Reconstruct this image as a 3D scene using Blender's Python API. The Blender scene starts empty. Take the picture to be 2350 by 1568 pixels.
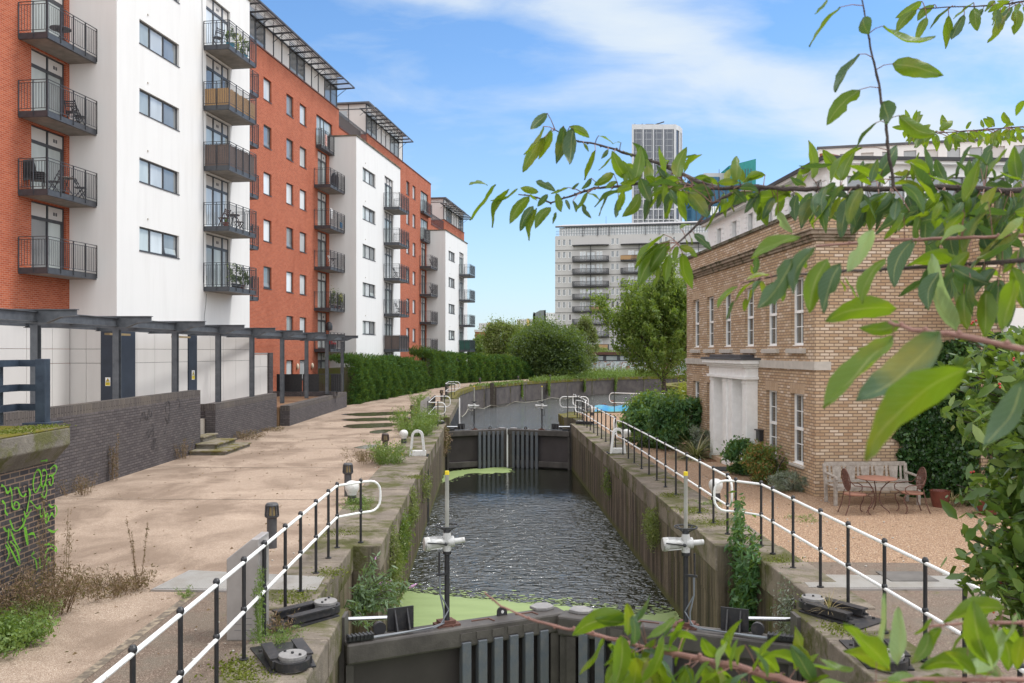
import bpy, bmesh, math, random
import numpy as np
from mathutils import Matrix, Vector
R = math.radians
sc = bpy.context.scene
col = sc.collection
# ---------------------------------------------------------------- camera
EYE = 3.4; FD = 2000.0
cam_d = bpy.data.cameras.new('camera'); cam = bpy.data.objects.new('camera', cam_d); col.objects.link(cam)
cam.location = (0, 0, EYE); cam.rotation_euler = (R(90), 0, 0)
cam_d.sensor_width = 36; cam_d.lens = FD/2350*36; cam_d.shift_y = 23.6/2350
cam_d.clip_start = 0.05; cam_d.clip_end = 6000
cam_d.dof.use_dof = True; cam_d.dof.focus_distance = 22; cam_d.dof.aperture_fstop = 9
sc.camera = cam
# ---------------------------------------------------------------- world
SUN_EL, SUN_AZ = 58, 82      # azimuth measured clockwise from +Y
w = bpy.data.worlds.new('World'); sc.world = w; w.use_nodes = True
nt = w.node_tree; nt.nodes.clear()
def N(nt, t, **k):
    n = nt.nodes.new(t)
    for a, b in k.items(): setattr(n, a, b)
    return n
L = lambda nt, a, b: nt.links.new(a, b)
def mathn(nt, op, a, b=None, c=None, clamp=False):
    n = N(nt, 'ShaderNodeMath', operation=op); n.use_clamp = clamp
    for i, v in enumerate((a, b, c)):
        if v is None: continue
        if isinstance(v, (int, float)): n.inputs[i].default_value = v
        else: L(nt, v, n.inputs[i])
    return n.outputs[0]
def mixc(nt, f, a, b, blend='MIX'):
    n = N(nt, 'ShaderNodeMix', data_type='RGBA', blend_type=blend)
    for i, v in ((0, f), (6, a), (7, b)):
        if isinstance(v, (int, float)): n.inputs[i].default_value = v
        elif isinstance(v, (tuple, list)): n.inputs[i].default_value = (*v[:3], 1)
        else: L(nt, v, n.inputs[i])
    return n.outputs[2]
def ramp(nt, f, stops, interp='LINEAR'):
    n = N(nt, 'ShaderNodeValToRGB'); cr = n.color_ramp; cr.interpolation = interp
    while len(cr.elements) < len(stops): cr.elements.new(0.5)
    for e, (p, c) in zip(cr.elements, stops):
        e.position = p; e.color = (c, c, c, 1) if isinstance(c, (int, float)) else (*c, 1)
    L(nt, f, n.inputs[0]); return n.outputs[0]
def noise(nt, vec, scale, detail=3, rough=.5, dist=0):
    n = N(nt, 'ShaderNodeTexNoise'); n.inputs['Scale'].default_value = scale
    n.inputs['Detail'].default_value = detail; n.inputs['Roughness'].default_value = rough
    n.inputs['Distortion'].default_value = dist
    if vec is not None: L(nt, vec, n.inputs['Vector'])
    return n.outputs['Fac']
def mapping(nt, vec, scale=(1,1,1), rot=(0,0,0), loc=(0,0,0)):
    n = N(nt, 'ShaderNodeMapping'); n.inputs['Scale'].default_value = scale
    n.inputs['Rotation'].default_value = rot; n.inputs['Location'].default_value = loc
    L(nt, vec, n.inputs[0]); return n.outputs[0]

sky = N(nt, 'ShaderNodeTexSky'); sky.sky_type = 'NISHITA'; sky.sun_disc = False
sky.sun_elevation = R(SUN_EL); sky.sun_rotation = R(SUN_AZ)
sky.air_density = 1.0; sky.dust_density = 0.6; sky.ozone_density = 1.6
tc = N(nt, 'ShaderNodeTexCoord')
sep = N(nt, 'ShaderNodeSeparateXYZ'); L(nt, tc.outputs['Generated'], sep.inputs[0])
zz = mathn(nt, 'MAXIMUM', sep.outputs[2], 0.0)
# clouds: thin streaks ahead (+Y), unseen brighter cloud added overhead and behind to light camera-facing faces
ysafe = mathn(nt, 'MAXIMUM', sep.outputs[1], 0.08)
cu = mathn(nt, 'DIVIDE', sep.outputs[0], ysafe); cvv = mathn(nt, 'DIVIDE', zz, ysafe)
cmb = N(nt, 'ShaderNodeCombineXYZ'); L(nt, cu, cmb.inputs[0]); L(nt, cvv, cmb.inputs[1])
n1 = noise(nt, mapping(nt, cmb.outputs[0], scale=(2.6, 8.5, 1), rot=(0, 0, R(24)), loc=(.35, .1, 0)), 1.6, 8, .58, .35)
n2 = noise(nt, mapping(nt, cmb.outputs[0], scale=(2.2, 3.6, 1), rot=(0, 0, R(24)), loc=(3.3, 1.7, 0)), 1.2, 4, .5)
def gauss(x, c, w_): 
    d = mathn(nt, 'DIVIDE', mathn(nt, 'SUBTRACT', x, c), w_); return mathn(nt, 'EXPONENT', mathn(nt, 'MULTIPLY', mathn(nt, 'MULTIPLY', d, d), -1.0))
pb = mathn(nt, 'ADD', cvv, mathn(nt, 'MULTIPLY', cu, .42))
right = ramp(nt, mathn(nt, 'ADD', mathn(nt, 'MULTIPLY', cu, 1.6), .45), [(.42, 0.0), (.62, 1.0)])
m1 = mathn(nt, 'MULTIPLY', gauss(pb, .425, .055), right)
m2 = gauss(mathn(nt, 'ADD', cvv, mathn(nt, 'MULTIPLY', cu, .15)), .40, .022)
m2 = mathn(nt, 'MULTIPLY', m2, gauss(cu, -.10, .13))
m3 = mathn(nt, 'MULTIPLY', gauss(cu, .62, .28), .5)
mk_ = mathn(nt, 'ADD', mathn(nt, 'ADD', mathn(nt, 'MULTIPLY', m1, .26), mathn(nt, 'MULTIPLY', m2, .30)), mathn(nt, 'MULTIPLY', m3, .24))
nm = mathn(nt, 'ADD', mathn(nt, 'ADD', mathn(nt, 'MULTIPLY', n1, .6), mathn(nt, 'MULTIPLY', n2, .4)), mk_)
cl = ramp(nt, nm, [(.47, 0.0), (.60, .32), (.74, .80), (.88, .98)])
hz = ramp(nt, zz, [(0.0, .80), (.07, .50), (.17, .22), (.32, .06), (.5, 0.0)])
cover = mathn(nt, 'MAXIMUM', cl, hz)
skyc = mixc(nt, 1.0, sky.outputs[0], (0.68, 0.99, 1.24), 'MULTIPLY')
ahead = mixc(nt, cover, skyc, (4.9, 5.4, 5.8))
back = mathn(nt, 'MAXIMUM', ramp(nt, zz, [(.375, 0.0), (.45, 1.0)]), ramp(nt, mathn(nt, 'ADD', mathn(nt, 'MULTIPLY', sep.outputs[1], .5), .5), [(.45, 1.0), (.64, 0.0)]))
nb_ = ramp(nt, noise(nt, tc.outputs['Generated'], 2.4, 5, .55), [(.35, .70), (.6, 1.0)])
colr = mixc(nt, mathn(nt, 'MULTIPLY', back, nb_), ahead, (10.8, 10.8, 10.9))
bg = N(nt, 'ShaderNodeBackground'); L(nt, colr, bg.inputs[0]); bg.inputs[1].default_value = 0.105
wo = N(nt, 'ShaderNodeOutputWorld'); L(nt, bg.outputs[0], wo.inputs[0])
# ---------------------------------------------------------------- sun
sl = bpy.data.lights.new('sun', 'SUN'); sl.energy = 1.5; sl.angle = R(11); sl.color = (1, .98, .95)
so = bpy.data.objects.new('sun', sl); col.objects.link(so)
az = R(SUN_AZ); el = R(SUN_EL)
sd = Vector((math.sin(az)*math.cos(el), math.cos(az)*math.cos(el), math.sin(el)))
so.rotation_euler = sd.to_track_quat('Z', 'Y').to_euler(); so.location = sd*60
# ---------------------------------------------------------------- exposure
sc.view_settings.view_transform = 'Standard'; sc.view_settings.look = 'None'
sc.view_settings.exposure = 0.67; sc.view_settings.gamma = 1; sc.view_settings.use_curve_mapping = False
sc.render.engine = 'CYCLES'

# ================================================================ helpers
def at(x, y, Y):                       # a sight line of the photograph cut at the real distance Y
    return Vector(((x-1175)/FD*Y, Y, EYE-(y-807.6)/FD*Y))
def gnd(x, y, z=0.0):
    Y = (EYE-z)*FD/(y-807.6); return Vector(((x-1175)/FD*Y, Y, z))
class MB:
    def __init__(s, M=None): s.v = []; s.f = []; s.M = M
    def add(s, vs, fs, M=None):
        b = len(s.v); s.marks = getattr(s, 'marks', [])+[b]
        for p in vs:
            p = Vector(p)
            if M is not None: p = M @ p
            if s.M is not None: p = s.M @ p
            s.v.append(p)
        s.f += [[i+b for i in f] for f in fs]
        return s
    def box(s, x0, x1, y0, y1, z0, z1, M=None):
        vs = [(x, y, z) for x in (x0, x1) for y in (y0, y1) for z in (z0, z1)]
        return s.add(vs, [(0,1,3,2),(4,6,7,5),(0,4,5,1),(2,3,7,6),(0,2,6,4),(1,5,7,3)], M)
    def cbox(s, c, d, M=None):
        return s.box(c[0]-d[0]/2, c[0]+d[0]/2, c[1]-d[1]/2, c[1]+d[1]/2, c[2]-d[2]/2, c[2]+d[2]/2, M)
    def bar(s, a, b, w, h, up=(0,0,1)):
        a, b = Vector(a), Vector(b); d = (b-a); l = d.length; d.normalize()
        u = Vector(up); r = d.cross(u)
        if r.length < 1e-4: r = d.cross(Vector((1,0,0)))
        r.normalize(); u = r.cross(d)
        vs = [p + r*i*w/2 + u*j*h/2 for p in (a, b) for i, j in ((-1,-1),(1,-1),(1,1),(-1,1))]
        return s.add(vs, [(3,2,1,0),(4,5,6,7),(0,1,5,4),(1,2,6,5),(2,3,7,6),(3,0,4,7)])
    def tube(s, pts, r, n=8, closed=False):
        pts = [Vector(p) for p in pts]; m = len(pts)
        rr = r if isinstance(r, (list, tuple)) else [r]*m
        vs = []; ref = None
        for i, p in enumerate(pts):
            if closed: d = pts[(i+1) % m]-pts[i-1]
            else: d = pts[min(i+1, m-1)]-pts[max(i-1, 0)]
            d.normalize()
            if ref is None:
                ref = Vector((0,0,1)) if abs(d.z) < .9 else Vector((1,0,0))
            a = d.cross(ref); a.normalize(); b = a.cross(d); b.normalize(); ref = b
            vs += [p + (a*math.cos(2*math.pi*k/n)+b*math.sin(2*math.pi*k/n))*rr[i] for k in range(n)]
        fs = []
        for i in range(m if closed else m-1):
            j = (i+1) % m
            for k in range(n): fs.append((i*n+k, i*n+(k+1) % n, j*n+(k+1) % n, j*n+k))
        if not closed: fs += [tuple(range(n))[::-1], tuple(range((m-1)*n, m*n))]
        return s.add(vs, fs)
    def lathe(s, prof, c=(0,0,0), n=20, M=None):
        vs = []; fs = []; m = len(prof)
        for r, z in prof: vs += [(c[0]+r*math.cos(2*math.pi*k/n), c[1]+r*math.sin(2*math.pi*k/n), c[2]+z) for k in range(n)]
        for i in range(m-1):
            for k in range(n): fs.append((i*n+k, i*n+(k+1) % n, (i+1)*n+(k+1) % n, (i+1)*n+k))
        fs += [tuple(range(n))[::-1], tuple(range((m-1)*n, m*n))]
        return s.add(vs, fs, M)
    def prism(s, poly, z0, z1, M=None):
        n = len(poly)
        vs = [(x, y, z0) for x, y in poly]+[(x, y, z1) for x, y in poly]
        fs = [tuple(range(n))[::-1], tuple(range(n, 2*n))]+[(i, (i+1) % n, (i+1) % n+n, i+n) for i in range(n)]
        return s.add(vs, fs, M)
    def sphere(s, c, r, n=12, m=8, sq=(1,1,1)):
        prof = [(max(1e-4, r*math.sin(math.pi*i/m)), -r*math.cos(math.pi*i/m)) for i in range(m+1)]
        M = Matrix.Translation(c) @ Matrix.Diagonal((*sq, 1))
        return s.lathe(prof, n=n, M=M)
    def build_each(s, name, mat, parent=None, **k):
        # one object per closed piece that was added
        st = getattr(s, 'marks', [0]); n = len(s.v)
        for i, a in enumerate(s.marks):
            b = s.marks[i+1] if i+1 < len(s.marks) else n; q = MB(); q.v = s.v[a:b]; q.f = [[x-a for x in f] for f in s.f if a <= f[0] < b]; q.build(name, mat, parent, **k)
    def build(s, name, mat, parent=None, smooth=False, bevel=0, loc=None, recalc=True):
        me = bpy.data.meshes.new(name); me.from_pydata([tuple(p) for p in s.v], [], s.f)
        if recalc:
            bm = bmesh.new(); bm.from_mesh(me); bmesh.ops.recalc_face_normals(bm, faces=bm.faces); bm.to_mesh(me); bm.free()
        me.materials.append(mat)
        if smooth: me.polygons.foreach_set('use_smooth', [True]*len(me.polygons))
        o = bpy.data.objects.new(name, me); col.objects.link(o)
        if parent is not None: o.parent = parent
        if loc is not None: o.location = loc
        if smooth:
            md = o.modifiers.new('n', 'EDGE_SPLIT'); md.split_angle = R(38)
        if bevel:
            md = o.modifiers.new('b', 'BEVEL'); md.width = bevel; md.segments = 2; md.limit_method = 'ANGLE'; md.angle_limit = R(40)
        return o
def tag(o, label=None, cat=None, group=None, kind=None):
    if label: o['label'] = label
    if cat: o['category'] = cat
    if group: o['group'] = group
    if kind: o['kind'] = kind
    return o
def thing(name, label, cat, loc=(0,0,0), rz=0, group=None):
    o = bpy.data.objects.new(name, None); col.objects.link(o); o.empty_display_size = .2
    o.location = loc; o.rotation_euler = (0, 0, rz)
    return tag(o, label, cat, group)
KIDS = {}
def copy_tree(o, parent=None):
    c = o.copy(); col.objects.link(c)
    if parent is not None: c.parent = parent
    for ch in [x for x in bpy.data.objects if x.parent == o]: copy_tree(ch, c)
    return c
def inst(me_obj, parent, loc, rz=0):
    c = me_obj.copy(); col.objects.link(c); c.parent = parent; c.location = loc
    c.rotation_euler = (0, 0, rz); return c
def mesh_np(name, V, F, mats, parent=None, midx=None, smooth=False):
    me = bpy.data.meshes.new(name); V = np.asarray(V, dtype=np.float32); F = np.asarray(F, dtype=np.int32)
    nf, k = F.shape
    me.vertices.add(len(V)); me.vertices.foreach_set('co', V.ravel())
    me.loops.add(nf*k); me.loops.foreach_set('vertex_index', F.ravel())
    me.polygons.add(nf); me.polygons.foreach_set('loop_start', np.arange(0, nf*k, k, dtype=np.int32))
    me.polygons.foreach_set('loop_total', np.full(nf, k, dtype=np.int32))
    for m in (mats if isinstance(mats, (list, tuple)) else [mats]): me.materials.append(m)
    if midx is not None: me.polygons.foreach_set('material_index', np.asarray(midx, dtype=np.int32))
    if smooth: me.polygons.foreach_set('use_smooth', np.ones(nf, dtype=bool))
    me.update(calc_edges=True); me.validate()
    o = bpy.data.objects.new(name, me); col.objects.link(o)
    if parent is not None: o.parent = parent
    return o
def facade(mb, ax, c, u0, u1, z0, z1, holes, depth, sgn):
    """wall sheet on the plane ax=c, outward normal sgn along ax, with real openings and reveals"""
    us = sorted({u0, u1, *[h[0] for h in holes], *[h[1] for h in holes]}); us = [u for u in us if u0 <= u <= u1]
    zs = sorted({z0, z1, *[h[2] for h in holes], *[h[3] for h in holes]}); zs = [z for z in zs if z0 <= z <= z1]
    P = (lambda u, z, d=0: (c-sgn*d, u, z)) if ax == 'x' else (lambda u, z, d=0: (u, c-sgn*d, z))
    # merge cells per z-row
    for zi in range(len(zs)-1):
        a, b = zs[zi], zs[zi+1]; zm = (a+b)/2; run = None
        for ui in range(len(us)-1):
            um = (us[ui]+us[ui+1])/2
            hole = any(h[0] < um < h[1] and h[2] < zm < h[3] for h in holes)
            if not hole: mb.add([P(us[ui], a), P(us[ui+1], a), P(us[ui+1], b), P(us[ui], b)], [(0,1,2,3) if (sgn > 0) == (ax == 'x') else (3,2,1,0)])
    for h in holes:
        p = [(h[0],h[2]),(h[1],h[2]),(h[1],h[3]),(h[0],h[3])]
        for i in range(4):
            q, r_ = p[i], p[(i+1) % 4]
            mb.add([P(*q), P(*r_), P(*r_, depth), P(*q, depth)], [(0,1,2,3)])
# ================================================================ materials
MATS = {}
def newmat(name):
    m = bpy.data.materials.new(name); m.use_nodes = True; t = m.node_tree; t.nodes.clear()
    o = N(t, 'ShaderNodeOutputMaterial'); b = N(t, 'ShaderNodeBsdfPrincipled'); L(t, b.outputs[0], o.inputs[0])
    MATS[name] = m; return m, t, b, o
def objco(t): return N(t, 'ShaderNodeTexCoord').outputs['Object']
def wpos(t): return N(t, 'ShaderNodeNewGeometry').outputs['Position']
def bump(t, b, h, strength=.3, dist=.02):
    n = N(t, 'ShaderNodeBump'); n.inputs['Strength'].default_value = strength; n.inputs['Distance'].default_value = dist
    L(t, h, n.inputs['Height']); L(t, n.outputs[0], b.inputs['Normal'])
def setc(t, b, c):
    if isinstance(c, tuple): b.inputs['Base Color'].default_value = (*c, 1)
    else: L(t, c, b.inputs['Base Color'])
def mat(name, c, c2=None, rough=.6, metal=0, scale=2.5, detail=5, bmp=0, bs=30, spec=.5, lo=.35, hi=.65):
    m, t, b, o = newmat(name); co = objco(t)
    if c2 is None: c2 = tuple(x*.8 for x in c)
    f = ramp(t, noise(t, co, scale, detail, .6), [(lo, 0.0), (hi, 1.0)])
    setc(t, b, mixc(t, f, c, c2)); b.inputs['Roughness'].default_value = rough; b.inputs['Metallic'].default_value = metal
    b.inputs['Specular IOR Level'].default_value = spec
    if bmp: bump(t, b, noise(t, co, bs, 4, .6), bmp, .02)
    return m
def brickmat(name, stops, mortar, bw=.225, rh=.075, ms=.010, rough=.85, soldier=False, bstr=.6, stain=.25, stain_c=(.05,.045,.04), smooth=.1):
    m, t, b, o = newmat(name); co = objco(t)
    s = N(t, 'ShaderNodeSeparateXYZ'); L(t, co, s.inputs[0])
    g = N(t, 'ShaderNodeNewGeometry'); sn = N(t, 'ShaderNodeSeparateXYZ'); L(t, g.outputs['True Normal'], sn.inputs[0])
    ax = mathn(t, 'ABSOLUTE', sn.outputs[0]); ay = mathn(t, 'ABSOLUTE', sn.outputs[1])
    fx = mathn(t, 'GREATER_THAN', ax, ay)
    u = mathn(t, 'ADD', mathn(t, 'MULTIPLY', s.outputs[1], fx), mathn(t, 'MULTIPLY', s.outputs[0], mathn(t, 'SUBTRACT', 1.0, fx)))
    c = N(t, 'ShaderNodeCombineXYZ'); L(t, u, c.inputs[0]); L(t, s.outputs[2], c.inputs[1])
    if soldier:
        c = N(t, 'ShaderNodeCombineXYZ'); L(t, s.outputs[2], c.inputs[0]); L(t, u, c.inputs[1])
    br = N(t, 'ShaderNodeTexBrick'); L(t, c.outputs[0], br.inputs['Vector'])
    br.inputs['Scale'].default_value = 1; br.inputs['Mortar Size'].default_value = ms; br.inputs['Mortar Smooth'].default_value = smooth
    br.inputs['Brick Width'].default_value = bw; br.inputs['Row Height'].default_value = rh; br.inputs['Bias'].default_value = 0
    br.inputs['Color1'].default_value = (0,0,0,1); br.inputs['Color2'].default_value = (1,1,1,1); br.inputs['Mortar'].default_value = (0,0,0,1)
    cc = ramp(t, br.outputs['Color'], stops)
    cc = mixc(t, mathn(t, 'MULTIPLY', noise(t, co, 40, 3, .6), .45), cc, tuple(x*.72 for x in stops[0][1]))
    cc = mixc(t, br.outputs['Fac'], cc, mortar)
    st = ramp(t, noise(t, mapping(t, co, scale=(1,1,.45)), .55, 6, .65), [(.5, 0.0), (.78, stain)])
    cc = mixc(t, st, cc, stain_c)
    setc(t, b, cc); b.inputs['Roughness'].default_value = rough; b.inputs['Specular IOR Level'].default_value = .25
    h = mathn(t, 'SUBTRACT', 1.0, br.outputs['Fac'])
    h = mathn(t, 'ADD', h, mathn(t, 'MULTIPLY', noise(t, co, 55, 3, .6), .35))
    bump(t, b, h, bstr, .012)
    return m
RED = brickmat('red brick', [(0, (.36,.075,.032)), (.5, (.44,.098,.042)), (1, (.51,.135,.062))], (.44,.24,.17), ms=.009, stain=.5, stain_c=(.24,.058,.03))
RED_CAP = mat('dark brick coping', (.16,.055,.035), (.09,.04,.03))
BUFF = brickmat('buff stock brick', [(0, (.43,.28,.17)), (.25, (.52,.37,.235)), (.45, (.58,.435,.295)), (.6, (.48,.32,.20)), (.75, (.61,.47,.34)), (.90, (.68,.55,.42)), (1, (.74,.63,.52))], (.23,.165,.115), ms=.012, stain=.22, stain_c=(.17,.12,.08), bstr=.8)
SOLD = brickmat('buff soldier brick', [(0, (.44,.30,.19)), (.5, (.50,.36,.24)), (1, (.56,.42,.30))], (.34,.26,.19), soldier=True, stain=.1, ms=.008)
GREY = brickmat('grey engineering brick', [(0, (.078,.068,.072)), (.5, (.105,.094,.097)), (1, (.135,.118,.118))], (.045,.040,.040), ms=.010, stain=.45, stain_c=(.14,.125,.12), rough=.6)
GREYC = brickmat('grey brick coping', [(0, (.10,.088,.085)), (1, (.15,.13,.12))], (.05,.045,.04), soldier=True, bw=.30, rh=.075, stain=.4, stain_c=(.20,.17,.13))
ABUT = brickmat('dark blue brick', [(0, (.034,.032,.038)), (.6, (.052,.048,.055)), (1, (.075,.068,.07))], (.22,.155,.11), ms=.009, stain=.35, stain_c=(.07,.07,.05), rough=.55)
def rendermat(name, c, d):
    m, t, b, o = newmat(name); co = objco(t)
    f = ramp(t, noise(t, mapping(t, co, scale=(2.2,2.2,.22)), 1.2, 6, .6), [(.46, 0.0), (.80, .42)])
    f2 = ramp(t, noise(t, co, .35, 4, .5), [(.35, 0.0), (.75, .35)])
    setc(t, b, mixc(t, f2, mixc(t, f, c, d), tuple(x*.94 for x in c))); b.inputs['Roughness'].default_value = .9
    b.inputs['Specular IOR Level'].default_value = .15
    bump(t, b, noise(t, co, 90, 3, .6), .12, .01); return m
WHITE = rendermat('white render', (.73,.725,.71), (.60,.59,.57))
CREAM = rendermat('pale cladding', (.60,.58,.56), (.51,.49,.47))
BEIGE = rendermat('beige render', (.53,.515,.50), (.45,.435,.42))
PWHITE = mat('white paint', (.86,.86,.85), (.78,.78,.77), rough=.45, scale=6)
OWHITE = mat('worn white paint', (.66,.66,.64), (.36,.34,.29), rough=.5, scale=18, detail=6, lo=.52, hi=.72)
FRAME = mat('dark grey metal', (.062,.066,.075), (.045,.048,.055), rough=.45, scale=5)
STEEL = mat('galvanised grey steel', (.135,.145,.16), (.085,.093,.105), rough=.5, metal=.35, scale=4, detail=6)
BLUEST = mat('blue grey steel', (.055,.078,.108), (.028,.040,.062), rough=.42, metal=.25, scale=5, detail=6)
NAVY = mat('navy cladding', (.028,.038,.058), (.022,.030,.046), rough=.5)
BLACK = mat('black paint', (.016,.017,.020), (.028,.028,.030), rough=.4, scale=12)
BLACKM = mat('worn black steel', (.022,.022,.025), (.06,.052,.048), rough=.48, scale=14, detail=7, lo=.5, hi=.75)
PALESTEEL = mat('brushed pale steel', (.46,.44,.43), (.36,.34,.33), rough=.38, metal=.45, scale=3, detail=6)
CHROME = mat('polished rod', (.7,.71,.72), (.6,.6,.62), rough=.15, metal=1)
DISC = mat('weathered grey disc', (.27,.26,.25), (.20,.19,.19), rough=.6, scale=9, bmp=.2)
ACTM = mat('weathered grey white casing', (.52,.52,.51), (.27,.26,.23), rough=.5, scale=16, detail=7, lo=.50, hi=.74)
RAILW = mat('chipped white rail paint', (.80,.80,.79), (.45,.42,.37), rough=.5, scale=14, detail=7, lo=.60, hi=.74)
GATEM = mat('gate dark steel', (.042,.036,.034), (.085,.076,.068), rough=.6, scale=2.2, detail=8, bmp=.25, bs=25)
GATEP = mat('gate panel', (.040,.032,.033), (.055,.046,.046), rough=.62, scale=1.4, detail=8)
FENDER = mat('blue grey fender timber', (.085,.100,.120), (.115,.118,.122), rough=.6, scale=7, detail=8, bmp=.3, bs=35)
def mossy(name, c, c2, moss, amt=.5, scale=3.0, rough=.9):
    m, t, b, o = newmat(name); co = objco(t)
    f = ramp(t, noise(t, co, scale, 8, .65), [(.35, 0.0), (.7, 1.0)])
    g = ramp(t, noise(t, co, scale*.7, 7, .7, .4), [(.5-amt*.12, 0.0), (.62-amt*.1, 1.0)])
    li = ramp(t, noise(t, co, scale*5, 5, .7), [(.58, 0.0), (.68, .7)])
    cc = mixc(t, f, c, c2); cc = mixc(t, mathn(t, 'MULTIPLY', li, .6), cc, tuple(min(1, x*1.5) for x in c)); cc = mixc(t, g, cc, moss)
    setc(t, b, cc); b.inputs['Roughness'].default_value = rough; b.inputs['Specular IOR Level'].default_value = .2
    bump(t, b, mathn(t, 'ADD', noise(t, co, 22, 6, .7), mathn(t, 'MULTIPLY', g, .5)), .6, .03); return m
COPST = mossy('coping stone', (.25,.21,.17), (.13,.11,.09), (.085,.085,.03), .30, 1.5)
MOSSC = mossy('mossy concrete', (.16,.14,.11), (.09,.08,.065), (.13,.115,.015), .95, 2.5)
CONC = mossy('stained concrete', (.22,.20,.165), (.13,.115,.10), (.12,.12,.05), .2, 2.2)
SOFFIT = mat('concrete soffit', (.30,.275,.245), (.20,.185,.165), rough=.9, scale=2.2, detail=6)
SLABST = mossy('step slab', (.27,.235,.185), (.18,.155,.12), (.14,.12,.03), .3, 3)
STONE = mat('pale stone', (.50,.46,.41), (.42,.39,.35), rough=.8, scale=5)
DSTONE = mossy('weathered stone', (.22,.19,.15), (.10,.09,.07), (.06,.06,.03), .35, 3)
def lockwall():
    m, t, b, o = newmat('lock wall'); co = objco(t)
    s = N(t, 'ShaderNodeSeparateXYZ'); L(t, wpos(t), s.inputs[0]); z = s.outputs[2]
    vs = mapping(t, co, scale=(3.4, 3.4, .12))
    a = ramp(t, noise(t, vs, .95, 7, .68, .3), [(.30, (.020,.016,.013)), (.45, (.055,.042,.030)), (.52, (.15,.115,.08)), (.59, (.25,.20,.15)), (.66, (.08,.058,.042)), (.75, (.03,.024,.02))])
    g = ramp(t, noise(t, mapping(t, co, scale=(2.2,2.2,.3), loc=(4,3,0)), 1.3, 7, .7), [(.50, 0.0), (.63, .80)])
    cc = mixc(t, g, a, (.075,.078,.012))
    gr = ramp(t, noise(t, co, 3.0, 6, .7), [(.3, 0.0), (.7, .55)]); cc = mixc(t, gr, cc, (.075,.062,.048))
    wl = ramp(t, mathn(t, 'ADD', z, mathn(t, 'MULTIPLY', noise(t, co, 6, 3), .12)), [(0, 1.0), (1, 0.0)])
    n = N(t, 'ShaderNodeMapRange'); n.inputs['From Min'].default_value = -2.02; n.inputs['From Max'].default_value = -1.86
    n.inputs['To Min'].default_value = .85; n.inputs['To Max'].default_value = 0; L(t, z, n.inputs['Value'])
    cc = mixc(t, n.outputs[0], cc, (.10,.105,.03))
    n2 = N(t, 'ShaderNodeMapRange'); n2.inputs['From Min'].default_value = -.5; n2.inputs['From Max'].default_value = -.05
    L(t, mathn(t, 'ADD', z, mathn(t, 'MULTIPLY', noise(t, co, 1.5, 4), .4)), n2.inputs['Value'])
    cc = mixc(t, mathn(t, 'MULTIPLY', n2.outputs[0], .45), cc, (.17,.15,.11))
    setc(t, b, cc); b.inputs['Roughness'].default_value = .85; b.inputs['Specular IOR Level'].default_value = .3
    bump(t, b, mathn(t, 'ADD', noise(t, vs, 4, 6, .7), mathn(t, 'MULTIPLY', noise(t, co, 18, 5), .5)), .7, .05); return m
LOCKW = lockwall()
def aggregate():
    m, t, b, o = newmat('exposed aggregate'); co = wpos(t)
    v = N(t, 'ShaderNodeTexVoronoi'); v.inputs['Scale'].default_value = 95; L(t, co, v.inputs['Vector'])
    sp = ramp(t, v.outputs['Color'], [(0, (.21,.148,.108)), (.45, (.355,.265,.200)), (.8, (.46,.365,.285)), (1, (.63,.54,.46))])
    d = ramp(t, noise(t, mapping(t, co, scale=(.75,.5,1)), .9, 7, .6, .6), [(.42, 0.0), (.60, 1.0)])
    cc = mixc(t, mathn(t, 'MULTIPLY', d, .80), sp, (.205,.148,.108))
    d2 = ramp(t, noise(t, mapping(t, co, scale=(.35,.9,1), loc=(9,2,0)), .7, 6, .6), [(.55, 0.0), (.7, .55)])
    cc = mixc(t, d2, cc, (.51,.40,.31))
    d3 = ramp(t, noise(t, mapping(t, co, loc=(2,5,0)), 4.5, 6, .7), [(.60, 0.0), (.75, .5)])
    cc = mixc(t, d3, cc, (.13,.10,.07))
    setc(t, b, cc); b.inputs['Roughness'].default_value = .88; b.inputs['Specular IOR Level'].default_value = .25
    bump(t, b, v.outputs['Distance'], .5, .012); return m
AGG = aggregate()
def aggdark():
    m, t, b, o = newmat('dark aggregate'); co = wpos(t)
    v = N(t, 'ShaderNodeTexVoronoi'); v.inputs['Scale'].default_value = 80; L(t, co, v.inputs['Vector'])
    sp = ramp(t, v.outputs['Color'], [(0, (.085,.058,.042)), (.6, (.17,.12,.088)), (.85, (.26,.20,.155)), (1, (.46,.37,.30))])
    d = ramp(t, noise(t, co, 2.2, 7, .65), [(.42, 0.0), (.66, .8)])
    cc = mixc(t, d, sp, (.15,.125,.095))
    g = ramp(t, noise(t, mapping(t, co, loc=(5,1,0)), 1.6, 7, .7), [(.60, 0.0), (.68, .85)])
    cc = mixc(t, g, cc, (.10,.105,.02))
    setc(t, b, cc); b.inputs['Roughness'].default_value = .9; bump(t, b, v.outputs['Distance'], .6, .014); return m
AGGD = aggdark()
def gravel():
    m, t, b, o = newmat('orange gravel'); co = wpos(t)
    v = N(t, 'ShaderNodeTexVoronoi'); v.inputs['Scale'].default_value = 42; L(t, mapping(t, co, scale=(1,1,.2)), v.inputs['Vector'])
    sp = ramp(t, v.outputs['Color'], [(0, (.30,.165,.09)), (.35, (.50,.32,.19)), (.7, (.62,.43,.28)), (.92, (.72,.55,.40)), (1, (.80,.70,.57))])
    d = ramp(t, v.outputs['Distance'], [(.25, 0.0), (.62, .7)]); cc = mixc(t, d, sp, (.14,.075,.045))
    d2 = ramp(t, noise(t, co, .8, 5, .6), [(.45, 0.0), (.75, .4)]); cc = mixc(t, d2, cc, (.33,.20,.12))
    setc(t, b, cc); b.inputs['Roughness'].default_value = .8
    bump(t, b, mathn(t, 'SUBTRACT', 1.0, v.outputs['Distance']), .9, .03); return m
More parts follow.
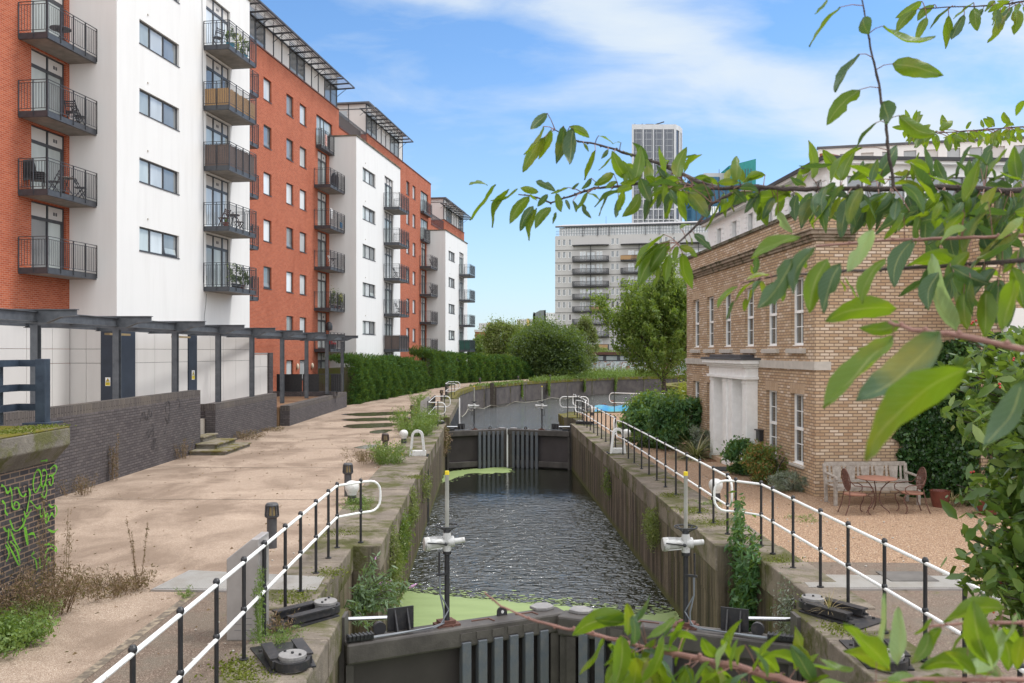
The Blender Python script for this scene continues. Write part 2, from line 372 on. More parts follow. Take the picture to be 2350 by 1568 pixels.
GRAVEL = gravel()
SOIL = mossy('soil', (.10,.085,.05), (.06,.05,.03), (.08,.10,.03), .5, 1.2)
def water():
    m, t, b, o = newmat('canal water'); co = wpos(t)
    b.inputs['Base Color'].default_value = (.012,.014,.008,1); b.inputs['Roughness'].default_value = .10
    b.inputs['IOR'].default_value = 1.75; b.inputs['Specular IOR Level'].default_value = .9
    w1 = noise(t, mapping(t, co, scale=(1.0,1.9,1), rot=(0,0,R(12))), 2.5, 3, .55, .6)
    w2 = noise(t, mapping(t, co, scale=(1.0,1.7,1), rot=(0,0,R(-18))), 6.0, 2, .5, .4)
    s = N(t, 'ShaderNodeSeparateXYZ'); L(t, co, s.inputs[0])
    n = N(t, 'ShaderNodeMapRange', interpolation_type='SMOOTHSTEP'); n.inputs['From Min'].default_value = 30.5; n.inputs['From Max'].default_value = 36
    n.inputs['To Min'].default_value = 1.0; n.inputs['To Max'].default_value = .06
    L(t, mathn(t, 'ADD', s.outputs[1], mathn(t, 'MULTIPLY', noise(t, co, .35, 2), 3.0)), n.inputs['Value'])
    n3 = N(t, 'ShaderNodeMapRange', interpolation_type='SMOOTHSTEP'); n3.inputs['From Min'].default_value = 40; n3.inputs['From Max'].default_value = 48
    L(t, s.outputs[1], n3.inputs['Value'])
    amp = mathn(t, 'MAXIMUM', n.outputs[0], mathn(t, 'MULTIPLY', n3.outputs[0], .85))
    pat = ramp(t, noise(t, mapping(t, co, scale=(1,.6,1)), .45, 3), [(.3, .55), (.6, 1.0)])
    h = mathn(t, 'MULTIPLY', mathn(t, 'ADD', w1, mathn(t, 'MULTIPLY', w2, .38)), mathn(t, 'MULTIPLY', amp, pat))
    bump(t, b, h, 1.0, .21); return m
WATER = water()
def duck():
    m, t, b, o = newmat('duckweed'); co = wpos(t)
    f = noise(t, co, 60, 3, .6); g = ramp(t, noise(t, mapping(t, co, scale=(.5,2,1)), 1.5, 5, .6), [(.3, 0.0), (.7, 1.0)])
    setc(t, b, mixc(t, mathn(t, 'MULTIPLY', f, .4), mixc(t, g, (.29,.375,.15), (.225,.30,.11)), (.15,.20,.06)))
    b.inputs['Roughness'].default_value = .6; bump(t, b, f, .3, .01); return m
DUCK = duck()
def glass(name, dif, gl, rough=.04, fac=.45, scale=.6):
    m = bpy.data.materials.new(name); m.use_nodes = True; t = m.node_tree; t.nodes.clear()
    o = N(t, 'ShaderNodeOutputMaterial'); d = N(t, 'ShaderNodeBsdfDiffuse'); g = N(t, 'ShaderNodeBsdfGlossy'); x = N(t, 'ShaderNodeMixShader')
    rnd = N(t, 'ShaderNodeObjectInfo').outputs['Random']
    f = noise(t, mapping(t, wpos(t), scale=(1,1,.35)), scale*3, 2)
    c = mixc(t, ramp(t, mathn(t, 'ADD', mathn(t, 'MULTIPLY', f, .6), mathn(t, 'MULTIPLY', rnd, .4)), [(.3, 0.0), (.7, 1.0)]), dif, tuple(v*.62 for v in dif))
    L(t, c, d.inputs[0]); g.inputs[0].default_value = (*gl, 1); g.inputs['Roughness'].default_value = rough
    lw = N(t, 'ShaderNodeLayerWeight'); lw.inputs[0].default_value = .35
    ff = mathn(t, 'ADD', mathn(t, 'MULTIPLY', lw.outputs['Fresnel'], .6), fac, clamp=True)
    L(t, ff, x.inputs[0]); L(t, d.outputs[0], x.inputs[1]); L(t, g.outputs[0], x.inputs[2]); L(t, x.outputs[0], o.inputs[0]); return m
G_PALE = glass('pale window glass', (.72,.76,.77), (.9,.9,.9), fac=.12)
G_DARK = glass('dark window glass', (.22,.235,.24), (.9,.9,.9), fac=.14)
G_MID = glass('window glass with curtain', (.52,.58,.57), (.9,.9,.9), fac=.12)
G_SASH = glass('sash window glass', (.12,.12,.11), (.75,.8,.85), fac=.18)
G_BLUE = glass('blue tower glass', (.035,.11,.19), (.30,.55,.75), fac=.06)
G_TEAL = glass('teal tower glass', (.02,.20,.19), (.30,.7,.68), fac=.06)
G_TOWER = glass('tower glass', (.10,.105,.125), (.6,.64,.7), fac=.08)
def leafmat(name, stops, transl=.5, rough=.45, spec=.4, tc=None):
    m, t, b, o = newmat(name)
    rnd = N(t, 'ShaderNodeNewGeometry').outputs['Random Per Island']
    c = ramp(t, rnd, stops); f = noise(t, objco(t), 25, 3)
    c = mixc(t, mathn(t, 'MULTIPLY', f, .3), c, tuple(x*.6 for x in stops[0][1]))
    L(t, c, b.inputs['Base Color']); b.inputs['Roughness'].default_value = rough; b.inputs['Specular IOR Level'].default_value = spec
    tr = N(t, 'ShaderNodeBsdfTranslucent'); x = N(t, 'ShaderNodeMixShader'); x.inputs[0].default_value = transl
    L(t, mixc(t, .75, c, tc or (.30,.42,.03)), tr.inputs[0]); L(t, b.outputs[0], x.inputs[1]); L(t, tr.outputs[0], x.inputs[2]); L(t, x.outputs[0], o.inputs[0])
    return m
def heroleaf(name, c1, c2, tc, transl):
    m, t, b, o = newmat(name)
    at_ = N(t, 'ShaderNodeAttribute'); at_.attribute_name = 'uvl'; s = N(t, 'ShaderNodeSeparateXYZ'); L(t, at_.outputs['Vector'], s.inputs[0])
    u, v = s.outputs[0], s.outputs[1]                # u along the leaf 0..1, v across -1..1
    av = mathn(t, 'ABSOLUTE', v)
    rnd = N(t, 'ShaderNodeNewGeometry').outputs['Random Per Island']
    c = mixc(t, rnd, c1, c2)
    mid = ramp(t, av, [(0, 1.0), (.05, .8), (.10, 0.0)])
    ph = mathn(t, 'SUBTRACT', mathn(t, 'MULTIPLY', u, 60.0), mathn(t, 'MULTIPLY', av, 14.0))
    vein = ramp(t, mathn(t, 'SINE', ph), [(.80, 0.0), (1.0, .5)])
    c = mixc(t, mathn(t, 'MULTIPLY', vein, .6), c, tuple(min(1, x*1.7+.02) for x in c1)); c = mixc(t, mathn(t, 'MULTIPLY', mid, .55), c, (.35,.36,.14))
    y = ramp(t, noise(t, objco(t), 9, 4), [(.56, 0.0), (.72, .75)]); c = mixc(t, y, c, (.30,.25,.02))
    L(t, c, b.inputs['Base Color']); b.inputs['Roughness'].default_value = .42; b.inputs['Specular IOR Level'].default_value = .45
    bump(t, b, vein, .35, .002)
    tr = N(t, 'ShaderNodeBsdfTranslucent'); x = N(t, 'ShaderNodeMixShader'); x.inputs[0].default_value = transl
    L(t, mixc(t, .25, tc, c), tr.inputs[0]); L(t, b.outputs[0], x.inputs[1]); L(t, tr.outputs[0], x.inputs[2]); L(t, x.outputs[0], o.inputs[0]); return m
H_GREEN = heroleaf('cherry leaf green', (.062,.135,.014), (.11,.18,.016), (.31,.46,.012), .44)
H_BLUE = heroleaf('cherry leaf blue green', (.065,.118,.062), (.040,.090,.034), (.17,.31,.02), .28)
H_PALE = heroleaf('cherry leaf pale underside', (.30,.40,.20), (.26,.38,.15), (.40,.55,.15), .45)
BARK = mat('cherry bark', (.040,.028,.026), (.085,.065,.058), rough=.8, scale=20, bmp=.5, bs=60)
TWIG = mat('pink twig', (.26,.13,.10), (.18,.09,.07), rough=.6, scale=30)
F_HEDGE = leafmat('conifer hedge foliage', [(0, (.022,.062,.020)), (.5, (.038,.105,.028)), (.85, (.060,.15,.035)), (1, (.09,.19,.045))], .25, .6, .25)
F_DARK = leafmat('dark foliage', [(0, (.035,.065,.022)), (.6, (.06,.105,.032)), (1, (.10,.15,.045))], .3)
F_CHERRY = leafmat('cherry tree foliage', [(0, (.085,.145,.03)), (.5, (.145,.225,.05)), (.85, (.22,.31,.08)), (1, (.33,.38,.10))], .45)
F_MID = leafmat('green foliage', [(0, (.06,.11,.025)), (.6, (.10,.165,.04)), (.9, (.16,.22,.06)), (1, (.26,.26,.06))], .4)
F_PALEG = leafmat('pale green foliage', [(0, (.12,.15,.05)), (.6, (.18,.21,.075)), (1, (.28,.28,.12))], .35)
F_IVY = leafmat('ivy foliage', [(0, (.016,.048,.014)), (.6, (.034,.088,.024)), (.9, (.06,.15,.04)), (1, (.12,.22,.06))], .2, .35, .5)
F_FERN = leafmat('glossy shrub foliage', [(0, (.03,.09,.03)), (.6, (.06,.16,.06)), (1, (.14,.26,.10))], .3)
F_RUST = leafmat('green and russet foliage', [(0, (.07,.13,.03)), (.55, (.12,.20,.05)), (.8, (.28,.16,.05)), (1, (.42,.16,.06))], .3)
F_YEL = leafmat('yellow green foliage', [(0, (.28,.30,.03)), (1, (.42,.42,.06))], .4)
F_SILV = leafmat('silver foliage', [(0, (.16,.19,.15)), (1, (.28,.31,.26))], .25)
F_STRAP = leafmat('strap leaves', [(0, (.13,.15,.06)), (.6, (.24,.24,.12)), (1, (.36,.30,.18))], .2)
F_WEED = leafmat('weed foliage', [(0, (.10,.17,.04)), (.6, (.17,.26,.07)), (1, (.27,.36,.12))], .35)
F_DRY = leafmat('dry weed', [(0, (.13,.075,.045)), (.6, (.21,.13,.08)), (1, (.30,.21,.13))], .15)
F_STRAW = leafmat('dry straw grass', [(0, (.42,.30,.15)), (1, (.60,.47,.28))], .3)
F_PURP = leafmat('dark purple foliage', [(0, (.022,.02,.028)), (1, (.05,.04,.06))], .2)
F_BUDD = leafmat('buddleia foliage', [(0, (.09,.15,.075)), (1, (.20,.28,.17))], .3)
MOSS = leafmat('moss tufts', [(0, (.09,.11,.012)), (1, (.20,.22,.03))], .2)
FLOWER = mat('lilac flower', (.45,.25,.42), (.35,.18,.30)); YFLOWER = mat('yellow flower', (.75,.60,.03), (.6,.5,.02))
BERRY = mat('red berry', (.45,.03,.02), (.30,.02,.015), rough=.3)
RUST = mat('rusty iron', (.13,.055,.038), (.085,.038,.028), rough=.75, scale=14, bmp=.3)
RUSTT = mat('rusty table top', (.27,.125,.08), (.20,.09,.06), rough=.7, scale=10, bmp=.2)
OLDW = mat('silvered timber', (.40,.355,.31), (.26,.225,.195), rough=.85, scale=12, detail=7, bmp=.4, bs=40)
TERRA = mat('terracotta glaze', (.16,.045,.03), (.11,.032,.022), rough=.4, scale=8)
LEAD = mat('lead roof', (.055,.055,.062), (.08,.08,.085), rough=.5)
SLATE = mat('grey roof sheet', (.11,.11,.12), (.08,.08,.09), rough=.7)
RTILE = mat('orange roof tile', (.30,.11,.06), (.2,.09,.06), rough=.8, scale=10)
TIMBER = mat('dark pile timber', (.05,.04,.032), (.09,.075,.06), rough=.85, scale=8, bmp=.5)
BROWNL = mat('brown bollard', (.085,.062,.055), (.055,.042,.038), rough=.6, scale=12, bmp=.2)
GREYB = mat('dark grey bollard', (.075,.075,.08), (.055,.055,.06), rough=.55, scale=12)
LENS = mat('frosted lamp lens', (.36,.27,.13), (.28,.2,.1), rough=.35)
YEL = mat('yellow paint', (.80,.62,.02), (.7,.52,.02), rough=.5)
ROPE = mat('grey rope', (.33,.31,.25), (.22,.2,.16), rough=.9)
SPRAYG = mat('green spray paint', (.15,.44,.02), (.09,.26,.02), rough=.6)
SPRAYD = mat('dark spray paint', (.028,.026,.03), (.04,.037,.04), rough=.6)
CLEAR = mat('cloudy tube', (.36,.36,.33), (.25,.25,.22), rough=.25)
PLANK = mat('bamboo screen', (.46,.29,.14), (.30,.18,.09), rough=.8, scale=30)
BRUSH = mat('brushwood screen', (.20,.15,.13), (.12,.09,.08), rough=.9, scale=40)
GREENC = mat('green cloth', (.02,.11,.08), (.015,.08,.06)); TARP = mat('blue tarpaulin', (.03,.20,.46), (.06,.33,.42), rough=.4, scale=1.5)
CABLE = mat('grey conduit', (.17,.19,.21), (.13,.14,.16), rough=.4)
PUD = newmat('puddle')[0]; _b = PUD.node_tree.nodes['Principled BSDF']; _b.inputs['Base Color'].default_value = (.09,.075,.055,1); _b.inputs['Roughness'].default_value = .10
# ================================================================ ground, canal, lock
XL = lambda y: -1.855-.031*y
XR = lambda y: 4.04-.031*y
LK = R(1.776)
PK1, PK2, PD, GSTEP = 11.45, 15.15, .46, 29.5
def side(fn, sgn):
    e = [(fn(-30), -30)]
    for k in (0, GSTEP):
        e += [(fn(PK1+k), PK1+k), (fn(PK1+k)+sgn*PD, PK1+k), (fn(PK2+k)+sgn*PD, PK2+k), (fn(PK2+k), PK2+k)]
    return e
left_edge = side(XL, -1)+[(XL(62), 62), (-4.25, 63), (-4.25, 66.7), (-4.42, 73.8), (-3.7, 83.5), (-1.85, 90), (1.5, 98), (6.8, 107), (13.6, 115), (22, 120), (40, 125), (70, 128), (3000, 130)]
right_edge = side(XR, 1)+[(XR(47.6), 47.6), (3.1, 48.6), (7.9, 49.2), (8.7, 57), (12.5, 61.5), (30, 62), (200, 62)]
def sheet(name, poly, z, m, kind='structure'):
    o = MB().add([(x, y, z) for x, y in poly], [list(range(len(poly)))]).build(name, m, recalc=False)
    me = o.data; bm = bmesh.new(); bm.from_mesh(me); bmesh.ops.triangulate(bm, faces=bm.faces, ngon_method='EAR_CLIP')
    bmesh.ops.recalc_face_normals(bm, faces=bm.faces)
    for f in bm.faces:
        if f.normal.z < 0: f.normal_flip()
    bm.to_mesh(me); bm.free()
    return tag(o, kind=kind)
sheet('ground', left_edge+[(3000, 3000), (-3000, 3000), (-3000, -30)], 0, SOIL)
sheet('yard_ground', right_edge+[(200, -30)], 0, SOIL)
sheet('water', [(-8, -40), (260, -40), (260, 140), (-8, 140)], -2.1, WATER)
def smooth_poly(pts, n=3):
    for _ in range(n):
        q = []
        for i in range(len(pts)):
            a, b = pts[i], pts[(i+1) % len(pts)]
            q += [(a[0]*.75+b[0]*.25, a[1]*.75+b[1]*.25), (a[0]*.25+b[0]*.75, a[1]*.25+b[1]*.75)]
        pts = q
    return pts
def px_poly(pts, z=0): return [tuple(gnd(x, y, z)[:2]) for x, y in pts]
# duckweed rafts
rnd = random.Random(5)
d1 = [(XL(9)+.0, 9.0), (XR(9), 9.0)] + [tuple(gnd(x, y, -2.1)[:2]) for x, y in ((1590,1440),(1568,1402),(1545,1404),(1500,1411),(1440,1410),(1390,1399),(1300,1392),(1220,1386),(1130,1378),(1060,1371),(1000,1366),(925,1356),(900,1360))]
d1 = [(max(XL(y)+.0, min(XR(y), x)), y) for x, y in d1]
def ragged(poly, amp, step, seed):
    g = random.Random(seed); out = []
    for i in range(len(poly)):
        a, b = Vector(poly[i]), Vector(poly[(i+1) % len(poly)]); n = max(1, int((b-a).length/step))
        for k in range(n): p = a.lerp(b, k/n); out.append((p.x+g.gauss(0, amp), p.y+g.gauss(0, amp*1.3)))
    return out
def weedraft(poly, amp, step, seed, band):
    o = sheet('duckweed', ragged(poly, amp, step, seed), -2.094, DUCK); g = random.Random(seed); mb = MB(); n = len(poly)
    for i in range(n):
        a, b = Vector(poly[i]), Vector(poly[(i+1) % n]); L_ = (b-a).length
        for k in range(int(L_*band)):
            p = a.lerp(b, g.random()); s = g.uniform(.008, .05); x, y = p.x+g.gauss(0, .12), p.y+abs(g.gauss(0, .30)) if seed == 1 else p.y+g.gauss(0, .5)
            if not (XL(y)+.03 < x < XR(y)-.03): continue
            m_ = 6; mb.add([(x+s*1.6*math.cos(1.047*j+g.random()), y+s*math.sin(1.047*j), -2.092) for j in range(m_)], [tuple(range(m_))])
    bm = bmesh.new(); bm.from_mesh(o.data); me2 = bpy.data.meshes.new('x'); me2.from_pydata([tuple(v) for v in mb.v], [], mb.f); bm.from_mesh(me2)
    for f in bm.faces:
        if f.normal.z < 0: f.normal_flip()
    bm.to_mesh(o.data); bm.free(); bpy.data.meshes.remove(me2); return tag(o, kind='stuff')
weedraft(d1, .018, .09, 1, 60)
d2 = px_poly([(1020,1083),(1060,1079),(1120,1074),(1160,1072),(1180,1079),(1164,1085),(1120,1087),(1085,1086),(1062,1092),(1042,1098),(1026,1104),(1012,1111)], -2.1)
weedraft(smooth_poly(d2, 1), .05, .2, 2, 16)
# towpath and paved strips
CW = 1.22
tp = [(XL(13.32)-CW, 13.32), (XL(62)-CW, 62), (-5.2, 63), (-5.2, 67), (-5.2, 74), (-4.5, 84), (-2.6, 91), (.8, 99), (6.0, 108), (12.8, 116.5), (12, 121), (2, 113), (-2.5, 104), (-6.4, 92), (-7.4, 79), (-7.3, 75.5), (-10.2, 56.5), (-10.6, 54), (-10.6, -30), (-4.5, -30), (-4.5, 12.3), (-5.15, 12.35), (-5.0, 13.32)]
sheet('towpath', tp, .004, AGG)
sheet('worn_path_edge', [(-4.5, -30), (XL(-30)-.3, -30), (XL(11)-.3, 11), (-2.75, 11.6), (-2.8, 15.1), (-3.6, 15.1), (-3.9, 13.4), (-5.0, 13.4), (-5.1, 12.3), (-4.5, 12.3)], .0035, AGGD)
sheet('gravel_yard', [(4.6, 14.1), (6.7, 14.0), (6.8, 12.3), (6.4, -30), (200, -30), (200, 61), (30, 61), (12.7, 60.5), (9.3, 56.5), (8.5, 48.8), (3.5, 48.2), (3.55, 38), (3.9, 30), (4.1, 26), (4.3, 20)], .004, GRAVEL)
sheet('yard_paving', [(4.0, 14.4), (6.9, 14.3), (6.9, 12.3), (6.4, -30), (XR(-30)+.3, -30), (XR(11)+.3, 11), (XR(11)+.5, 12)], .003, AGGD)
PJ = mat('path joint', (.12,.095,.07), (.30,.24,.17), scale=8, lo=.45, hi=.6)
for i, yj in enumerate((20.1, 25.6, 30.8, 34.6, 39.2, 45.5)):
    sheet('path_joint', [(-10.5, yj), (XL(yj)-CW, yj-.12), (XL(yj)-CW, yj-.085), (-10.5, yj+.035)], .008, PJ)
sheet('path_joint', [(-4.52, -5), (-4.40, -5), (-4.42, 12.3), (-4.54, 12.3)], .008, PJ)
for pl in ([(778,951),(820,948),(880,946),(945,945),(948,950),(900,953),(840,956),(800,954)], [(772,964),(820,960),(880,959),(925,960),(915,965),(860,967),(810,968)], [(783,977),(840,972),(915,971),(905,979),(850,983),(800,984)], [(846,990),(880,986),(905,987),(890,993),(860,996),(848,994)], [(815,1026),(840,1022),(870,1020),(868,1026),(846,1030),(822,1031)]):
    sheet('puddle', ragged(smooth_poly(px_poly(pl), 1), .05, .22, int(pl[0][0])), .009, PUD)
def strip_wall(name, label, pts, z0, z1, m, cap_m=None, cap_w=.5, cap_h=.35, sgn=1, lip=.035, group=None):
    t = thing(name, label, 'wall', (pts[0][0], pts[0][1], 0), 0, group)
    T = Matrix.Translation((-pts[0][0], -pts[0][1], 0)); mb = MB(T)
    # subdivided so that the surface can be uneven
    for i in range(len(pts)-1):
        (xa, ya), (xb, yb) = pts[i], pts[i+1]
        mb.add([(xa, ya, z0), (xb, yb, z0), (xb, yb, z1), (xa, ya, z1)], [(0,1,2,3)])
    mb.build('wall', m, t, recalc=False)
    return t, T
def coping(t, T, pts, width, sgn, m, z0=-.42, z1=.035, lip=.03, block=1.25, seed=0, name='coping'):
    r = random.Random(seed); mb = MB(T)
    for i in range(len(pts)-1):
        a, b = Vector(pts[i]), Vector(pts[i+1]); d = b-a; l = d.length; d.normalize(); nrm = Vector((-d.y, d.x))*sgn
        n = max(1, round(l/block))
        for k in range(n):
            p = a+d*(l*k/n+.006); q = a+d*(l*(k+1)/n-.006); dz = r.uniform(-.008, .008); dl = lip+r.uniform(-.012, .012)
            c = [p-nrm*dl, q-nrm*dl, q+nrm*width, p+nrm*width]
            mb.prism([(v.x, v.y) for v in c], z0, z1+dz)
    return mb.build(name, m, t, bevel=.02)
# left lock wall (right-hand side of left bank): wall faces +X
tL, TL = strip_wall('lock_wall', 'left stained concrete wall of the lock chamber with plants hanging from it', left_edge[:10]+[(XL(62), 62)], -5, 0, LOCKW)
segL = [[(XL(a), a) for a in (s0, s1)] for s0, s1 in ((-6, PK1), (PK2, PK1+GSTEP), (PK2+GSTEP, 62))]
for i, s in enumerate(segL): coping(tL, TL, s, CW if i else .9, 1, COPST, seed=i)
coping(tL, TL, [(XL(PK1)-PD, PK1), (XL(PK2)-PD, PK2)], .75, 1, COPST, seed=7)
coping(tL, TL, [(XL(PK1+GSTEP)-PD, PK1+GSTEP), (XL(PK2+GSTEP)-PD, PK2+GSTEP)], .75, 1, COPST, seed=8)
tR, TR = strip_wall('lock_wall', 'right stained concrete wall of the lock chamber below the long white handrails', right_edge[:10]+[(XR(47.6), 47.6), (3.1, 48.6), (7.9, 49.2), (8.7, 57), (12.5, 61.5), (30, 62), (200, 62)], -5, 0, LOCKW)
for i, (s0, s1) in enumerate(((-6, PK1), (PK2, PK1+GSTEP), (PK2+GSTEP, 47.6))):
    coping(tR, TR, [(XR(s0), s0), (XR(s1), s1)], CW-.15 if i else .9, -1, COPST if i < 2 else MOSSC, seed=20+i)
coping(tR, TR, [(XR(PK1)+PD, PK1), (XR(PK2)+PD, PK2)], .65, -1, COPST, seed=27)
coping(tR, TR, [(3.1, 48.6), (7.9, 49.2)], .3, 1, MOSSC, seed=28)
# rougher lower lip under the coping: the ledge the photo shows proud of the wall
for T_, t_, fn, sg in ((TL, tL, XL, -1), (TR, tR, XR, 1)):
    mb = MB(T_)
    for k in (0,): 
        s0, s1 = PK2, PK1+GSTEP
        a, b = (fn(s0), s0+.012), (fn(s1), s1-.012)
        mb.prism([(a[0]-sg*.012, a[1]), (b[0]-sg*.012, b[1]), (b[0]+sg*.2, b[1]), (a[0]+sg*.2, a[1])], -.95, -.42)
    mb.build('ledge', LOCKW, t_)
# far curved embankment
emb = [(-4.25, 63), (-4.25, 66.7), (-4.42, 73.8), (-3.7, 83.5), (-1.85, 90), (1.5, 98), (6.8, 107), (13.6, 115), (22, 120), (40, 125), (70, 128)]
DARKW = mat('dark embankment concrete', (.055,.045,.045), (.10,.085,.075), rough=.85, scale=1.3, detail=9, bmp=.4, bs=8)
tE, TE = strip_wall('embankment_wall', 'curved dark concrete embankment wall with mossy top across the pool', [(XL(62), 62)]+emb, -5, 0, DARKW)
coping(tE, TE, emb, .55, 1, MOSSC, z0=-.30, z1=.06, lip=.05, block=2.5, seed=40)
mb = MB(TE)
for i in range(3, len(emb)-2):
    a, b = Vector(emb[i]), Vector(emb[i+1])
    for f in (.0, .5):
        p = a.lerp(b, f); mb.box(p.x-.05, p.x+.05, p.y-.08, p.y+.03, -2.3, -.3)
mb.build('joint', CONC, tE)
# round mossy wall on the right
ring = thing('round_wall', 'round mossy-topped wall in the water behind the brick house', 'wall', (26, 86, 0))
for (r0, r1, z0, z1, m, n) in ((10.2, 11, -5, -.1, DARKW, 'wall'), (10.1, 11.15, -.1, .12, MOSSC, 'coping')):
    mb = MB(); K = 64; vs = []; fs = []
    for k in range(K):
        a = 2*math.pi*k/K; vs += [(r*math.cos(a), r*math.sin(a), z) for r in (r0, r1) for z in (z0, z1)]
    for k in range(K):
        a, b = 4*k, 4*((k+1) % K); fs += [(a, a+1, b+1, b), (a+2, b+2, b+3, a+3), (a+1, a+3, b+3, b+1)]
    mb.add(vs, fs).build(n, m, ring)
# steel channels and tread plates
def treadplate(label, poly, z=.02):
    c = Vector((sum(p[0] for p in poly)/len(poly), sum(p[1] for p in poly)/len(poly), 0))
    t = thing('tread_plate', label, 'cover plate', c)
    T = Matrix.Translation(-c); MB(T).prism(poly, .0, z+.012).build('frame', PALESTEEL, t)
    cx_, cy_ = c.x, c.y; ins = [(cx_+(x-cx_)*.965, cy_+(y-cy_)*.90) for x, y in poly]
    MB(T).prism(ins, z+.012, z+.02).build('plate', TREAD, t); return t
def tread():
    m, t, b, o = newmat('tread steel'); co = objco(t)
    wv = N(t, 'ShaderNodeTexBrick'); L(t, mapping(t, co, rot=(0,0,R(45))), wv.inputs['Vector']); wv.inputs['Scale'].default_value = 1
    wv.inputs['Brick Width'].default_value = .05; wv.inputs['Row Height'].default_value = .03; wv.inputs['Mortar Size'].default_value = .008
    c = mixc(t, wv.outputs['Fac'], (.26,.25,.235), (.36,.35,.33)); c = mixc(t, ramp(t, noise(t, co, 2.5, 7, .7), [(.45, 0.0), (.7, .6)]), c, (.22,.19,.15))
    setc(t, b, c); b.inputs['Roughness'].default_value = .5; b.inputs['Metallic'].default_value = .2; bump(t, b, wv.outputs['Fac'], .5, .01); return m
TREAD = tread()
treadplate('grey chequered steel cover strip crossing the left path beside the cabinet', [(-5.12, 12.35), (-2.72, 12.25), (-2.76, 13.05), (-4.98, 13.45)])
treadplate('grey chequered steel cover strip crossing the right bank by the near gate', [(4.2, 12.4), (6.6, 12.4), (6.62, 13.1), (4.26, 13.2)])
TREADD = mat('dark tread', (.08,.075,.07), (.14,.13,.12), rough=.6)
mb = MB(); mb.box(5.55, 6.25, 12.75, 13.3, .034, .05); tag(mb.build('inspection_cover', TREADD), 'small dark chequered cover lying on the right steel strip', 'cover')
for (x, y) in ((gnd(1492, 1072)), (gnd(1522, 1100))) if False else ((gnd(1492,1070)[:2]), (gnd(1519,1099)[:2])):
    pass
for lab, (x, y) in (('farther sunken round cover in the right coping beside the handrail', gnd(1484,1071)[:2]), ('nearer sunken round cover in the right coping beside the handrail', gnd(1524,1099)[:2])):
    o = thing('sunken_cover', lab, 'cover', (x, y, 0)); MB().lathe([(.30,0),(.30,.055),(.26,.06),(.24,.045)], n=24).build('rim', CONC, o); MB().lathe([(.24,.0),(.238,.046)], n=24).build('lid', MOSSC, o)

